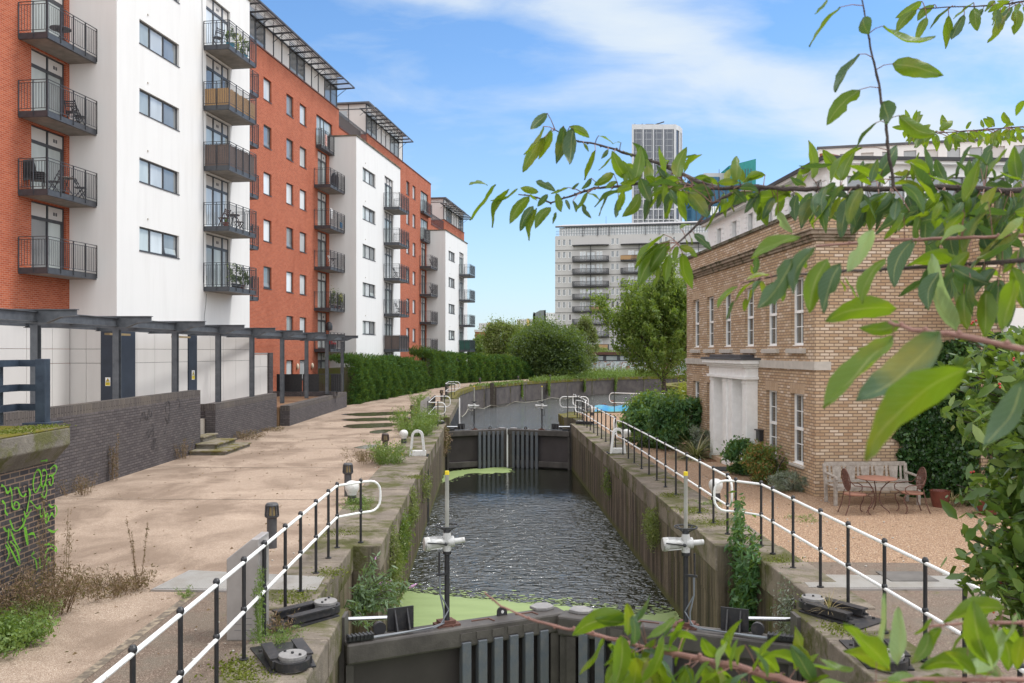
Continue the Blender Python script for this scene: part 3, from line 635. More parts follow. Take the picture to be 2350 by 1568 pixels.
# ================================================================ lock gates
def arc(cx_, cz, r, a0, a1, n): return [(cx_+r*math.cos(R(a0+(a1-a0)*i/n)), cz+r*math.sin(R(a0+(a1-a0)*i/n))) for i in range(n+1)]
def gate_leaf(label, gy, m):
    """m=+1 left leaf, -1 right leaf (mirrored). a runs from heel to mitre"""
    hx = (1.09-.031*gy) - m*2.91
    base = Vector((hx, gy, -.29)); ang = math.atan2(1.28, 2.875)
    t = thing('lock_gate', label, 'lock gate', base, LK+(ang if m > 0 else -ang), 'lock gate leaves')
    S = Matrix.Diagonal((m, 1, 1, 1)); Ln = 3.19 if gy < 20 else 3.125
    MB(S).box(0, Ln, -.20, .14, -.27, 0).build('top_beam', GATEM, t, bevel=.03)
    MB(S).box(0, Ln, .02, .08, -2.4, -.27).build('panel', GATEP, t)
    MB(S).box(.02, Ln-.02, -.14, .10, -1.75, -1.48).build('bottom_beam', GATEM, t, bevel=.02)
    MB(S).box(0, .10, -.16, .12, -2.6, -.27).build('heel_post', GATEM, t)
    mb = MB(S); mb.box(Ln-.27, Ln-.14, -.19, .12, -2.6, -.27); mb.box(Ln-.14, Ln-.02, -.13, .12, -2.6, -.03); mb.build('mitre_post', GATEM, t)
    f0 = MB(S).box(0, .13, -.235, -.12, -1.72, 0).build('fender', FENDER, t, bevel=.008, loc=(m*1.56, 0, -.10 if gy > 20 else -.20))
    for i in range(1, 6): inst(f0, t, (m*(1.56+.235*i), 0, f0.location.z))
    c0 = MB(S).box(-.02, .15, -.212, -.19, -.10, .0).build('fender_cleat', GATEM, t, loc=(m*1.56, 0, -.08))
    for i in range(1, 6): inst(c0, t, (m*(1.56+.235*i), 0, -.08))
    # top fittings
    mb = MB(S); pr = [(.075*math.cos(R(a)), .02+.075*math.sin(R(a))) for a in range(-10, 191, 20)]
    for (a_, h_) in ((2.28, .12),):
        ps = [(a_+x, z) for x, z in [(.075, 0)]+[(x, z+.03) for x, z in pr]+[(-.075, 0)]]
        n = len(ps); vs = [(x, .05, z) for x, z in ps]+[(x, .08, z) for x, z in ps]
        mb.add(vs, [tuple(range(n)), tuple(range(n, 2*n))[::-1]]+[(i, (i+1) % n, n+(i+1) % n, n+i) for i in range(n)])
    mb.build('lifting_lug', BLACKM, t)
    MB(S).tube([(2.28, .044, .055), (2.28, .086, .055)], .022, 10).build('lug_eye', OWHITE, t)
    MB(S).prism([(2.80,.03),(2.93,-.03),(3.09,.02),(3.09,.22),(2.93,.28),(2.77,.18)], .0, .045).build('mitre_pad', DISC, t, bevel=.01)
    mb = MB(S)
    for a_ in (1.95, 2.62, 1.35): mb.bar((a_-.16, .0, .006), (a_+.10, .0, .006), .02, .012); mb.bar((a_+.10, .0, .006), (a_+.13, -.12, .006), .02, .012)
    mb.build_each('deck_batten', RUST, t)
    br = MB(S); br.box(.62, .98, .07, .09, .0, .30); 
    for a_ in (.71, .88): br.add([(a_, .07, .28), (a_, -.07, .0), (a_, .07, 0), (a_+.02, .07, .28), (a_+.02, -.07, 0), (a_+.02, .07, 0)], [(0,1,2),(5,4,3),(0,3,4,1),(1,4,5,2),(2,5,3,0)])
    br.build('bracket', BLACKM, t)
    MB(S).tube([(.50, .02, .07), (.50, .09, .07)], .085, 16).build('roller', BLACKM, t)
    # paddle gear
    ca, cb = 1.43, .0
    mb = MB(S); mb.box(ca-.16, ca+.16, cb-.10, cb+.12, 0, .025); mb.box(ca-.12, ca+.10, cb-.07, cb+.09, .025, .07); mb.build('base_plate', RUST, t)
    MB().lathe([(.045,.05),(.035,.09),(.035,.95),(.058,.96),(.058,1.0),(.04,1.02),(.04,1.05)], (m*ca, cb, 0), 16).build('paddle_post', BLACK, t, smooth=True)
    X0 = m*ca; A = thing('actuator', None, None, (X0, cb, 1.05), -t.rotation_euler.z+R(8 if m > 0 else -6)); A.parent = t
    return t, A, X0, cb
def finish_gate(t, A, X0, cb, m):
    # actuator head: drum to the left in both leaves, small motor to the right
    name = 'actuator'
    bd = MB(); bd.tube([(-.30,-.06,.06),(-.235,-.045,.065),(-.23,-.045,.065),(-.10,-.02,.07),(-.04,0,.07)], [.092,.092,.072,.066,.05], 18)
    bd.lathe([(.055,-.06),(.06,0),(.055,.16),(.05,.2)], n=14); bd.tube([(.0,0,.07),(.09,.02,.075),(.10,.02,.075),(.24,.04,.085)], [.07,.075,.038,.036], 14)
    for a_ in (35, 100, 165, 230): bd.bar((-.24, -.045+.09*math.cos(R(a_)), .065+.09*math.sin(R(a_))), (-.06, -.02+.08*math.cos(R(a_)), .07+.08*math.sin(R(a_))), .014, .014)
    b = bd.build('gear_body', ACTM, t, smooth=True); b.location = A.location; b.rotation_euler = A.rotation_euler
    for nm, mb, mt in (('drum_face', MB().tube([(-.312,-.062,.06),(-.30,-.06,.06)], .087, 20), PALESTEEL),
                       ('clamp_lever', MB().bar((-.27,-.16,.10),(-.03,-.09,.06),.012,.014).sphere((-.02,-.085,.06),.025,8,6), BLACK),
                       ('handwheel', MB().tube([(.15*math.cos(R(a)), .15*math.sin(R(a)), .29) for a in range(0, 360, 15)], .011, 6, closed=True).lathe([(.05,.19),(.045,.22),(.035,.27)], n=12), BLACK),
                       ('indicator_tube', MB().lathe([(.027,.22),(.027,.98)], n=12), CLEAR),
                       ('tube_cap', MB().lathe([(.029,.98),(.029,1.03)], n=12), YEL)):
        if nm == 'handwheel':
            for k in range(4):
                a = R(45+90*k); mb.tube([(.035*math.cos(a), .035*math.sin(a), .22), (.15*math.cos(a), .15*math.sin(a), .29)], .009, 5)
        mb.build(nm, mt, b, smooth=nm in ('indicator_tube',))
    bpy.data.objects.remove(A)
    cv = MB(); e = 1 if m > 0 else -1
    sx = -1 if m > 0 else 1
    cv.tube([(X0+sx*.12, cb-.02, 1.0), (X0+sx*.125, cb-.03, .72)], .014, 6); cv.bar((X0-.01, cb-.03, .70), (X0+sx*.16, cb-.03, .70), .03, .03)
    cv.build('bracket_arm', BLACKM, t)
    cv = MB()
    for off in (0, .035):
        pts = [(X0+sx*(.12-off*.3), cb-.03, .70), (X0+sx*.12, cb-.05, .45), (X0+sx*(.07-off*2), cb-.06, .22), (X0+sx*(.08+off), cb-.09, .06), (X0+sx*(.22+off), cb-.12, .03+off*.3), (X0+sx*.8, cb-.12-off, .03), (m*.35, cb-.14-off, .035)]
        cv.tube(pts, .011, 6)
    cv.build('conduit', CABLE, t, smooth=True)
    cv = MB(); cv.bar((m*.36, -.14, .05), (m*.02, -.12, .05), .09, .07)
    for i in range(7): cv.box(*sorted((m*(.03+.05*i), m*(.055+.05*i))), -.195, -.07, .03, .095)
    cv.build('cable_chain', BLACK, t, bevel=.006)
# strut rods from the bank to the gate brackets: part of the gate
def ram(t, m):
    a0 = Vector((m*.80, .10, .16)); 
    a1 = Vector((-m*.02, .34, .17))
    MB().tube([a1, a0], .028, 12).build('ram_rod', CHROME, t, smooth=True)
for gy, near in ((11.15, 'near'), (40.65, 'far')):
    for m, sd_ in ((1, 'left'), (-1, 'right')):
        lab = {('near', 'left'): 'left leaf of the near lock gates, its wheel gear standing over duckweed',
               ('near', 'right'): 'right leaf of the near lock gates, partly behind blurred leaves',
               ('far', 'left'): 'left leaf of the closed far lock gates with blue grey bars',
               ('far', 'right'): 'right leaf of the closed far lock gates with blue grey bars'}[(near, sd_)]
        g = gate_leaf(lab, gy, m); finish_gate(*g, m); ram(g[0], m)
tag(MB().prism([(-.255, 41.74), (-.155, 41.74), (-.155, 41.80), (-.255, 41.80)], -2.12, -.30).build('leaking_water', mat('falling water', (.9,.9,.88), (.8,.8,.79), rough=.25, scale=9)), 'thin white line of water leaking where the far lock gates meet', 'water leak')
# steel quoin plates where the leaves hang
for gy in (11.15, 40.65):
    for fn, sg, tt, TT in ((XL, 1, tL, TL), (XR, -1, tR, TR)):
        MB(TT).box(fn(gy)-.01, fn(gy)+sg*.07, gy-.06, gy+.20, -3, .02).build('quoin_plate', GATEM, tt)
# anchor collars on the banks
def anchor(label, x, y, ang, l=.62, stub=False):
    t = thing('gate_anchor', label, 'gate anchor', (x, y, .03), ang, 'gate anchors on the lock side')
    MB().prism([(-.10,-.30),(.26,-.30),(.26,.05),(.75,.10),(.75,-.45),(.25,-.55)] if False else [(-.05,-.24),(.85,-.30),(.85,.30),(-.05,.24)], 0, .018).build('base_plate', BLACKM, t)
    MB().lathe([(.135,.0),(.135,.13),(.147,.135),(.147,.165),(.140,.17)], n=28).build('cap', DISC, t)
    mb = MB(); 
    for p in ((0,0),(.09,.06),(-.09,-.06)): mb.lathe([(.016,.17),(.016,.186),(.012,.19)], (*p, 0), 6)
    mb.build('bolt', BLACKM, t)
    ring = MB(); K = 18; vs = []; fs = []
    for k in range(K+1):
        a = R(95+170*k/K); vs += [(r*math.cos(a), r*math.sin(a), z) for r in (.150, .185) for z in (.03, .115)]
    for k in range(K): a = 4*k; b = a+4; fs += [(a, a+1, b+1, b), (a+2, b+2, b+3, a+3), (a+1, a+3, b+3, b+1), (a, b, b+2, a+2)]
    ring.add(vs, fs); ring.build('strap', BLACKM, t)
    for s in (-1, 1):
        MB().box(.0, l, s*.167-.045, s*.167+.045, .03, .115).build('arm', BLACKM, t, bevel=.008)
        MB().box(.03 if stub else .05, l+.02, s*.167-.062, s*.167+.062, .115, .135).build('arm_cover', BLACKM, t)
    mb = MB()
    for s in (-1, 1): mb.tube([(l, s*.167, .07), (l+.06, s*.167, .07)], .015, 6); mb.lathe([(.02,.018),(.02,.04)], (l+.1, s*.22, 0), 6)
    mb.build('nut', BLACKM, t)
anchor('black gate anchor with pale round cap in front of the left ram rod', -2.40, 11.22, R(226))
anchor('nearest left gate anchor with pale round cap at the bottom edge', -2.33, 9.25, R(116), .55, True)
anchor('black gate anchor with round cap and straw tuft on the right bank', 3.94, 11.4, R(-54))
anchor('nearest right gate anchor partly hidden by foreground leaves', 4.02, 9.28, R(84), .55, True)
anchor('small dark gate anchor at the far left gate', -3.32, 40.6, R(200)); anchor('small dark gate anchor at the far right gate', 3.15, 40.6, R(-30))
# ================================================================ handrails
def railing(label, posts, e0=None, e1=None, top=1.1, mid=.56, group='white handrails with black posts', extra_side=None):
    o = posts[0]; t = thing('handrail', label, 'handrail', (o[0], o[1], 0), 0, group)
    T = lambda p, z: (p[0]-o[0], p[1]-o[1], z)
    cr = .2
    def bend(a, e):   # U-bend from top rail to mid rail at end e
        d = Vector((e[0]-a[0], e[1]-a[1])); l = d.length; d.normalize(); k = min(cr, l*.9); P = []
        for i in range(5): an = R(90-90*i/4); P.append(T((e[0]-d.x*k+d.x*k*math.cos(an), e[1]-d.y*k+d.y*k*math.cos(an)), top-k+k*math.sin(an)))
        for i in range(5): an = R(-90*i/4); P.append(T((e[0]-d.x*k+d.x*k*math.cos(an), e[1]-d.y*k+d.y*k*math.cos(an)), mid+k+k*math.sin(an)))
        return P
    path = [T(p, top) for p in posts]
    if e1: path += bend(posts[-1], e1)
    path += [T(p, mid) for p in reversed(posts)] if (e1) else []
    closed = False
    if e0 and e1: path += list(reversed(bend(posts[0], e0))); closed = True
    if not e1:
        MB().tube([T(p, top) for p in posts], .0215, 8).build('rail', RAILW, t, smooth=True); MB().tube([T(p, mid) for p in posts], .0215, 8).build('rail', RAILW, t, smooth=True)
    else: MB().tube(path, .0215, 8, closed=closed).build('rail', RAILW, t, smooth=True)
    p0 = None
    for p in posts:
        if p0 is None:
            mb = MB(); mb.lathe([(.05,.0),(.05,.02),(.0225,.022),(.0225,top+.03),(.018,top+.035)], n=10)
            for z in (top, mid): mb.sphere((0,0,z), .036, 10, 8)
            p0 = mb.build('post', BLACK, t, smooth=True, loc=T(p, .03))
        else: inst(p0, t, T(p, .03))
    return t
yl = [2.6, 3.6, 4.6, 5.62, 6.64, 7.63, 8.6, 9.52, 10.35, 11.35, 12.22, 13.24, 14.2, 14.96]
railing('left handrail running from the camera past the pale steel cabinet', [(-2.80-.0135*y, y) for y in yl]+[(-2.67, 15.38)], None, (-2.36, 15.62))
yr = [15.13, 14.52, 13.56, 12.45, 11.5, 10.45, 9.48, 8.7, 7.8, 6.8, 5.8, 4.8, 3.8, 2.8]
railing('right handrail in the foreground crossing the bottom right corner', [(4.78-.03*y, y) for y in reversed(yr)]+[(3.98, 15.5)], None, (3.62, 15.6))
R2 = [(4.44-.0285*y, y) for y in [16.1, 17.1, 18.2, 19.4, 20.5, 21.7, 22.8, 23.9, 25.05, 26.3, 27.4, 28.5]]
railing('long right handrail along the lock in front of the house porch', R2, (4.0, 15.85), (3.5, 29.3))
railing('right handrail beyond the white ladder arch towards the far gate', [(4.52-.031*y, y) for y in [30.2, 31.4, 32.6, 33.8, 35, 36.2, 37.4, 38.6, 39.7, 40.6]], (3.45, 29.5), (3.0, 41.4))
railing('farthest straight right handrail beyond the far gate', [(4.75-.03*y, y) for y in [41.2, 42.6, 44, 45.4, 46.6]], (3.45, 40.9), (3.3, 47.2))
railing('short white rail loop above the mossy block at the far gate', [(3.35, 44.6), (2.85, 44.6)], (3.9, 44.6), (2.45, 44.6))
railing('white rail on the quay in front of the tarpaulined boat', [(5.72, 48.7), (6.95, 48.0), (8.3, 47.8)], (5.45, 48.8), (8.9, 47.7))
railing('white looped rail beside the far left steel cabinet', [(-3.36, 39.5), (-3.82, 39.6), (-3.84, 40.5), (-3.87, 41.4), (-3.90, 42.3), (-3.92, 43.2), (-3.95, 44.1), (-3.98, 45.0), (-3.5, 45.1)], (-3.02, 39.5), (-3.2, 45.1))
railing('farthest left rail loop by the brown bollards', [(-4.35, 62.6), (-4.8, 62.7), (-4.82, 64.0), (-4.84, 65.4), (-4.86, 66.8), (-4.4, 66.9)], (-3.95, 62.6), (-4.0, 66.9))
# ================================================================ lock-side furniture
def lamp_bollard(label, x, y, m=BROWNL, h=.78, s=1.0):
    t = thing('bollard_light', label, 'bollard light', (x, y, .0), 0, 'bollard lights along the towpath')
    MB().lathe([(.085*s,.0),(.085*s,.52*h/.78),(.12*s,.545*h/.78),(.125*s,.57*h/.78)], n=16).build('post', m, t, smooth=True)
    a, b = .57*h/.78, h
    MB().lathe([(.075*s,a),(.07*s,b-.04)], n=14).build('lens', LENS, t, smooth=True)
    mb = MB(); mb.lathe([(.11*s,b-.05),(.112*s,b-.03),(.09*s,b)], n=16)
    for k in range(10): an = 2*math.pi*k/10; mb.bar((.112*s*math.cos(an), .112*s*math.sin(an), a), (.10*s*math.cos(an), .10*s*math.sin(an), b-.04), .016*s, .03*s, up=(math.cos(an), math.sin(an), 0))
    mb.build('cage', m, t); return t
for lab, x, y, mm, h in (('nearest dark grey bollard light, left of the handrail', -4.16, 15.1, GREYB, .78), ('dark grey bollard light behind the white globe bollard', -3.86, 20.5, GREYB, .78),
    ('brown bollard light in the weeds by the white ladder arch', -4.07, 28.0, BROWNL, .78), ('brown bollard light standing in tall weeds near the puddles', -4.27, 35.5, BROWNL, .74),
    ('brown bollard light left of the far steel cabinet', -4.94, 43.3, BROWNL, .76), ('brown bollard light behind the far looped rail', -4.55, 50.5, BROWNL, .78), ('brown bollard light beyond the far looped rail', -4.85, 60, BROWNL, .78), ('brown bollard light inside the farthest rail loop', -5.2, 69, BROWNL, .78),
    ('slim grey bollard light at the left end of the far hedge', -3.35, 91, GREYB, .68), ('slim grey bollard light at the right end of the far hedge', .7, 98, GREYB, .68), ('slim grey bollard light below the big dark bush', 4.5, 103, GREYB, .68)):
    lamp_bollard(lab, x, y, mm, h)
def globe(label, x, y):
    t = thing('mooring_bollard', label, 'mooring bollard', (x, y, .03), 0, 'white headed mooring bollards')
    MB().lathe([(.11,0),(.105,.1),(.09,.16),(.095,.19)], n=20).build('base', BLACKM, t, smooth=True)
    MB().lathe([(.10,.17),(.115,.22),(.15,.29),(.16,.35),(.15,.41),(.11,.46),(.05,.485),(.001,.49)], n=24).build('head', OWHITE, t, smooth=True)
globe('white globe mooring bollard at the near left rail end', -3.58, 19.5); globe('white globe mooring bollard beside the left ladder arch', -4.0, 32.2)
globe('white globe mooring bollard on the gravel behind the right rails', 4.63, 19.8); globe('white globe mooring bollard behind the right ladder arch', 4.28, 32.5); globe('small distant white globe bollard near the tarpaulined boat', 4.25, 46.2)
def ladder_arch(label, x, y, sg, lab2):
    t = thing('ladder_arch', label, 'ladder handle', (x, y, .03), LK)
    mb = MB(); n = 10
    def outline(w0, w1, h, k): return [(-w0, 0)]+[(-w1*math.cos(R(180*i/n)), h-w1+w1*math.sin(R(180*i/n))) for i in range(n+1)]+[(w0, 0)]
    o1, o2 = outline(.27, .20, .85, 0), outline(.19, .12, .76, 0)
    m_ = len(o1); vs = [(x_, y_, z_) for y_ in (-.05, .05) for x_, z_ in o1+o2]; fs = []
    for i in range(m_-1):
        for b in (0, 2*m_): fs.append((b+i, b+i+1, b+m_+i+1, b+m_+i))
        fs += [(i, i+1, 2*m_+i+1, 2*m_+i), (m_+i, m_+i+1, 3*m_+i+1, 3*m_+i)]
    for i in (0, m_-1): fs.append((i, m_+i, 3*m_+i, 2*m_+i))
    mb.add(vs, fs); mb.build('arch', OWHITE if sg < 0 else PWHITE, t, bevel=.008)
    MB().box(-.18, .26, -.04, .3, 0, .16).build('foot_box', OWHITE, t, bevel=.01)
    mb = MB(); 
    for k in range(9): mb.tube([(-.03*sg+(-sg)*.30, -.16, -.25-.25*k), (-.03*sg+(-sg)*.30, .16, -.25-.25*k)], .012, 6)
    for s in (-1, 1): mb.bar((-sg*.33, s*.17, .05), (-sg*.33, s*.17, -2.6), .05, .06)
    mb.build('ladder', FRAME, t)
ladder_arch('flaking white and blue ladder arch on the left lock edge', XL(28.2)-.33, 28.2, -1, '')
ladder_arch('clean white ladder arch on the right lock edge between rails', XR(28.6)+.36, 28.9, 1, '')
def cabinet(label, x, y, w, d, h):
    t = thing('control_cabinet', label, 'cabinet', (x, y, 0), 0)
    pr = [(0,0),(w,0),(w,h),(w*.78,h),(0,h*.80)]
    n = len(pr); vs = [(a, 0, z) for a, z in pr]+[(a, d, z) for a, z in pr]
    mb = MB().add(vs, [tuple(range(n)), tuple(range(n, 2*n))[::-1]]+[(i, (i+1) % n, n+(i+1) % n, n+i) for i in range(n)])
    mb.build('body', PALESTEEL, t, bevel=.012)
    mb = MB()
    for z in (.12, .19, .26): mb.box(w*.25, w*.45, -.006, 0, z, z+.012); mb.box(w*.55, w*.78, -.006, 0, z, z+.012)
    mb.build('vent', DISC, t)
    MB().box(w-.004, w+.012, .05, d-.05, .08, h-.08).build('door', PALESTEEL, t)
cabinet('pale steel control cabinet with sloped top behind the left handrail', -3.36, 10.25, .385, .42, 1.2)
cabinet('distant pale steel control cabinet beside the far left gate', -4.46, 42.4, .42, .42, 1.2)
# ================================================================ apartment row on the left (frame: x = out towards the canal, y = along)
BR = -R(8.477)
MBF = Matrix.Rotation(BR, 4, 'Z')
def bw(t_, s_, z=0): return MBF @ Vector((t_, s_, z))
LV = lambda k: 3.4+2.8*k
TR_, TW = -22.1, -20.1
def windows(root, T, specs):
    """specs: (kind, s0, s1, z0, z1, plane, dep)"""
    cache = {}
    rr = random.Random(len(specs)*7+1)
    for kind, s0, s1, z0, z1, pl, style in specs:
        w_, h_ = s1-s0, z1-z0; key = (kind, round(w_, 2), round(h_, 2), style)
        loc = T @ Vector((pl, s0, z0))
        f = .055
        if key not in cache:
            fr = MB(); X0, X1 = -.16, -.10
            if kind == 'win':
                n = 3 if w_ > 2 else 1
                fr.box(X0, X1, 0, w_, 0, f); fr.box(X0, X1, 0, w_, h_-f, h_); fr.box(X0, X1, 0, f, f, h_-f); fr.box(X0, X1, w_-f, w_, f, h_-f)
                xs = [0, w_*.30, w_*.64, w_] if n == 3 else [0, w_]
                for a in xs[1:-1]: fr.box(X0, X1, a-.04, a+.04, f, h_-f)
                fr.box(-.10, .03, -.02, w_+.02, -.035, 0)
                fr.box(-.30, -.26, 0, w_, 0, h_)
                if style == 'tilt':
                    pass
                    a, b = xs[-2]+.04, w_-f
                    M = Matrix.Translation((-.10, 0, f)) @ Matrix.Rotation(R(-9), 4, 'Y') @ Matrix.Translation((0, 0, -f))
                    for q in ((a, b, f, f+.06), (a, b, h_-f-.07, h_-f), (a, a+.055, f+.06, h_-f-.07), (b-.055, b, f+.06, h_-f-.07)): fr.box(-.02, .03, q[0], q[1], q[2], q[3], M)
                    tp_ = MB().box(.0, .012, a+.05, b-.05, f+.05, h_-f-.06, M)
            elif kind == 'door':
                zt = h_-.52; n = 3 if w_ > 2.2 else 2
                fr.box(X0, X1, 0, w_, 0, .06); fr.box(X0, X1, 0, w_, h_-.05, h_); fr.box(X0, X1, 0, w_, zt-.12, zt)
                fr.box(X0, X1, 0, .05, 0, h_); fr.box(X0, X1, w_-.05, w_, 0, h_)
                xs = [0, w_*.52, w_] if n == 2 else [0, w_*.37, w_*.74, w_]
                for i, a in enumerate(xs[1:-1]): fr.box(X0, X1+.01, a-(.05 if i else .03), a+(.05 if i else .03), 0, h_)
                if n == 2: fr.box(X0, X1+.01, w_-.16, w_-.05, .06, zt-.12)
            else:  # juliet opening
                fr.box(X0, X1, 0, w_, 0, .06); fr.box(X0, X1, 0, w_, h_-.06, h_); xs = [0, w_*.33, w_*.55, w_]
                for a in (0.03, w_*.33, w_*.55, w_-.03): fr.box(X0, X1, a-.045, a+.045, 0, h_)
            panes = []
            if kind == 'win':
                for i in range(len(xs)-1):
                    panes.append(('pane', MB().box(-.145, -.135, xs[i]+f, xs[i+1]-f, f, h_-f), None))
                if style == 'tilt': panes.append(('pane', tp_, None))
            elif kind == 'door':
                for i in range(len(xs)-1): panes.append(('pane', MB().box(-.145, -.135, xs[i]+.05, xs[i+1]-.05, .06, zt-.12), None))
                for i in range(len(xs)-1): panes.append(('transom_panel', MB().box(-.145, -.128, xs[i]+.05, xs[i+1]-.05, zt, h_-.05), CREAM))
                g = MB(); c_ = (xs[1]+xs[2])/2
                for q in (-.11, .02): g.box(-.13, -.122, c_+q, c_+q+.09, zt+.16, zt+.29)
                panes.append(('vent_grille', g, SLATE))
            else:
                for i in range(3): panes.append(('pane', MB().box(-.145, -.135, xs[i]+.05, xs[i+1]-.05, .06, h_-.06), None))
            cache[key] = (fr, panes, {})
        fr, panes, built = cache[key]
        glassm = {'tilt': G_DARK, 'pale': G_PALE, 'mid': G_MID, 'dark': G_DARK}[style]
        if 'f' not in built:
            o = fr.build('door' if kind == 'door' else 'window', FRAME, root, loc=loc)
            kids = []
            for i, (nm, mb, mt) in enumerate(panes):
                mm = mt or ([G_MID, G_PALE, G_DARK][i % 3] if (kind == 'win' and len(panes) > 2 and style != 'pale') else ([G_DARK, G_MID][i % 2] if style == 'dark' else glassm))
                kids.append(mb.build(nm, mm, o))
            built['f'] = (o, kids)
        else:
            o0, kids = built['f']; o = inst(o0, root, loc)
            for kd in kids:
                c = kd.copy(); col.objects.link(c); c.parent = o
def bal_mesh(l, d, sides, n_posts=5, juliet=False):
    """returns (slab, steel, rails) builders; origin wall line, near corner, underside"""
    slab = MB().box(.02, d-.03, .03, l-.03, .015, .20)
    st = MB()
    st.box(d-.03, d, 0, l, 0, .22); st.box(d-.09, d+.0, .03, l-.03, .205, .22); st.box(d-.10, d+.01, .0, l, -.004, .012)
    if 'a' in sides: st.box(0, d-.03, 0, .03, 0, .22); st.box(0, d, -.01, .07, -.004, .012)
    if 'b' in sides: st.box(0, d-.03, l-.03, l, 0, .22)
    rl = MB(); z1, z2 = 1.32, 1.22
    def run(p, q, n):
        p, q = Vector(p), Vector(q); dd = q-p
        for z in (z1, z2, .30): rl.bar(p+Vector((0,0,z)), q+Vector((0,0,z)), .035 if z == z1 else .02, .02)
        for i in range(n+1):
            c = p+dd*i/n; rl.bar(c+Vector((0,0,.05)), c+Vector((0,0,z1)), .05, .02, up=dd)
        nb = int(dd.length/.105)
        for i in range(1, nb): c = p+dd*i/nb; rl.bar(c+Vector((0,0,.30)), c+Vector((0,0,z2)), .014, .014)
    run((d+.01, 0, 0), (d+.01, l, 0), n_posts-1)
    if 'a' in sides: run((0.02, -.01, 0), (d+.01, -.01, 0), 2)
    if 'b' in sides: run((0.02, l+.01, 0), (d+.01, l+.01, 0), 2)
    return slab, st, rl
PROTO = {}
def balcony(root, T, kind, s0, k, tpl, screen=None, scol=None):
    l, d, sides = {'E': (2.83, 1.15, 'a'), 'O': (2.83, 1.25, 'ab'), 'F': (2.85, 1.15, 'b'), 'J': (3.25, .38, 'ab')}[kind]
    key = (kind, root.name); loc = T @ Vector((tpl, s0, LV(k)))
    if key not in PROTO:
        gk = ('geo', kind)
        if gk not in PROTO:
            slab, st, rl = bal_mesh(l, d, sides, 5 if kind != 'J' else 5)
            o = (slab if kind != 'J' else MB().box(0, d, 0, l, .0, .03)).build('balcony', SOFFIT if kind != 'J' else FRAME, root, loc=loc)
            a = st.build('edge_beam', FRAME, o); b = rl.build('railing', FRAME, o); PROTO[gk] = (o, a, b)
        else:
            o, a, b = PROTO[gk]; o = inst(o, root, loc)
            a = a.copy(); col.objects.link(a); a.parent = o; b = b.copy(); col.objects.link(b); b.parent = o
        PROTO[key] = (o, a, b)
    else:
        o, a, b = PROTO[key]; o = inst(o, root, loc)
        for x in (a, b): c = x.copy(); col.objects.link(c); c.parent = o
    if screen:
        m = scol; mb = MB(); r = random.Random(k*13+int(s0))
        z0, z1 = screen
        if 'a' in sides:
            mb.box(.05, d-.06, .03, .05, z0, z1)
        y = .05
        while y < l-.1:
            w_ = r.uniform(.05, .11); mb.box(d-.06, d-.035, y, y+w_*.96, z0, z1+r.uniform(-.03, .02)); y += w_
        mb.build('screen', m, o)
    return o
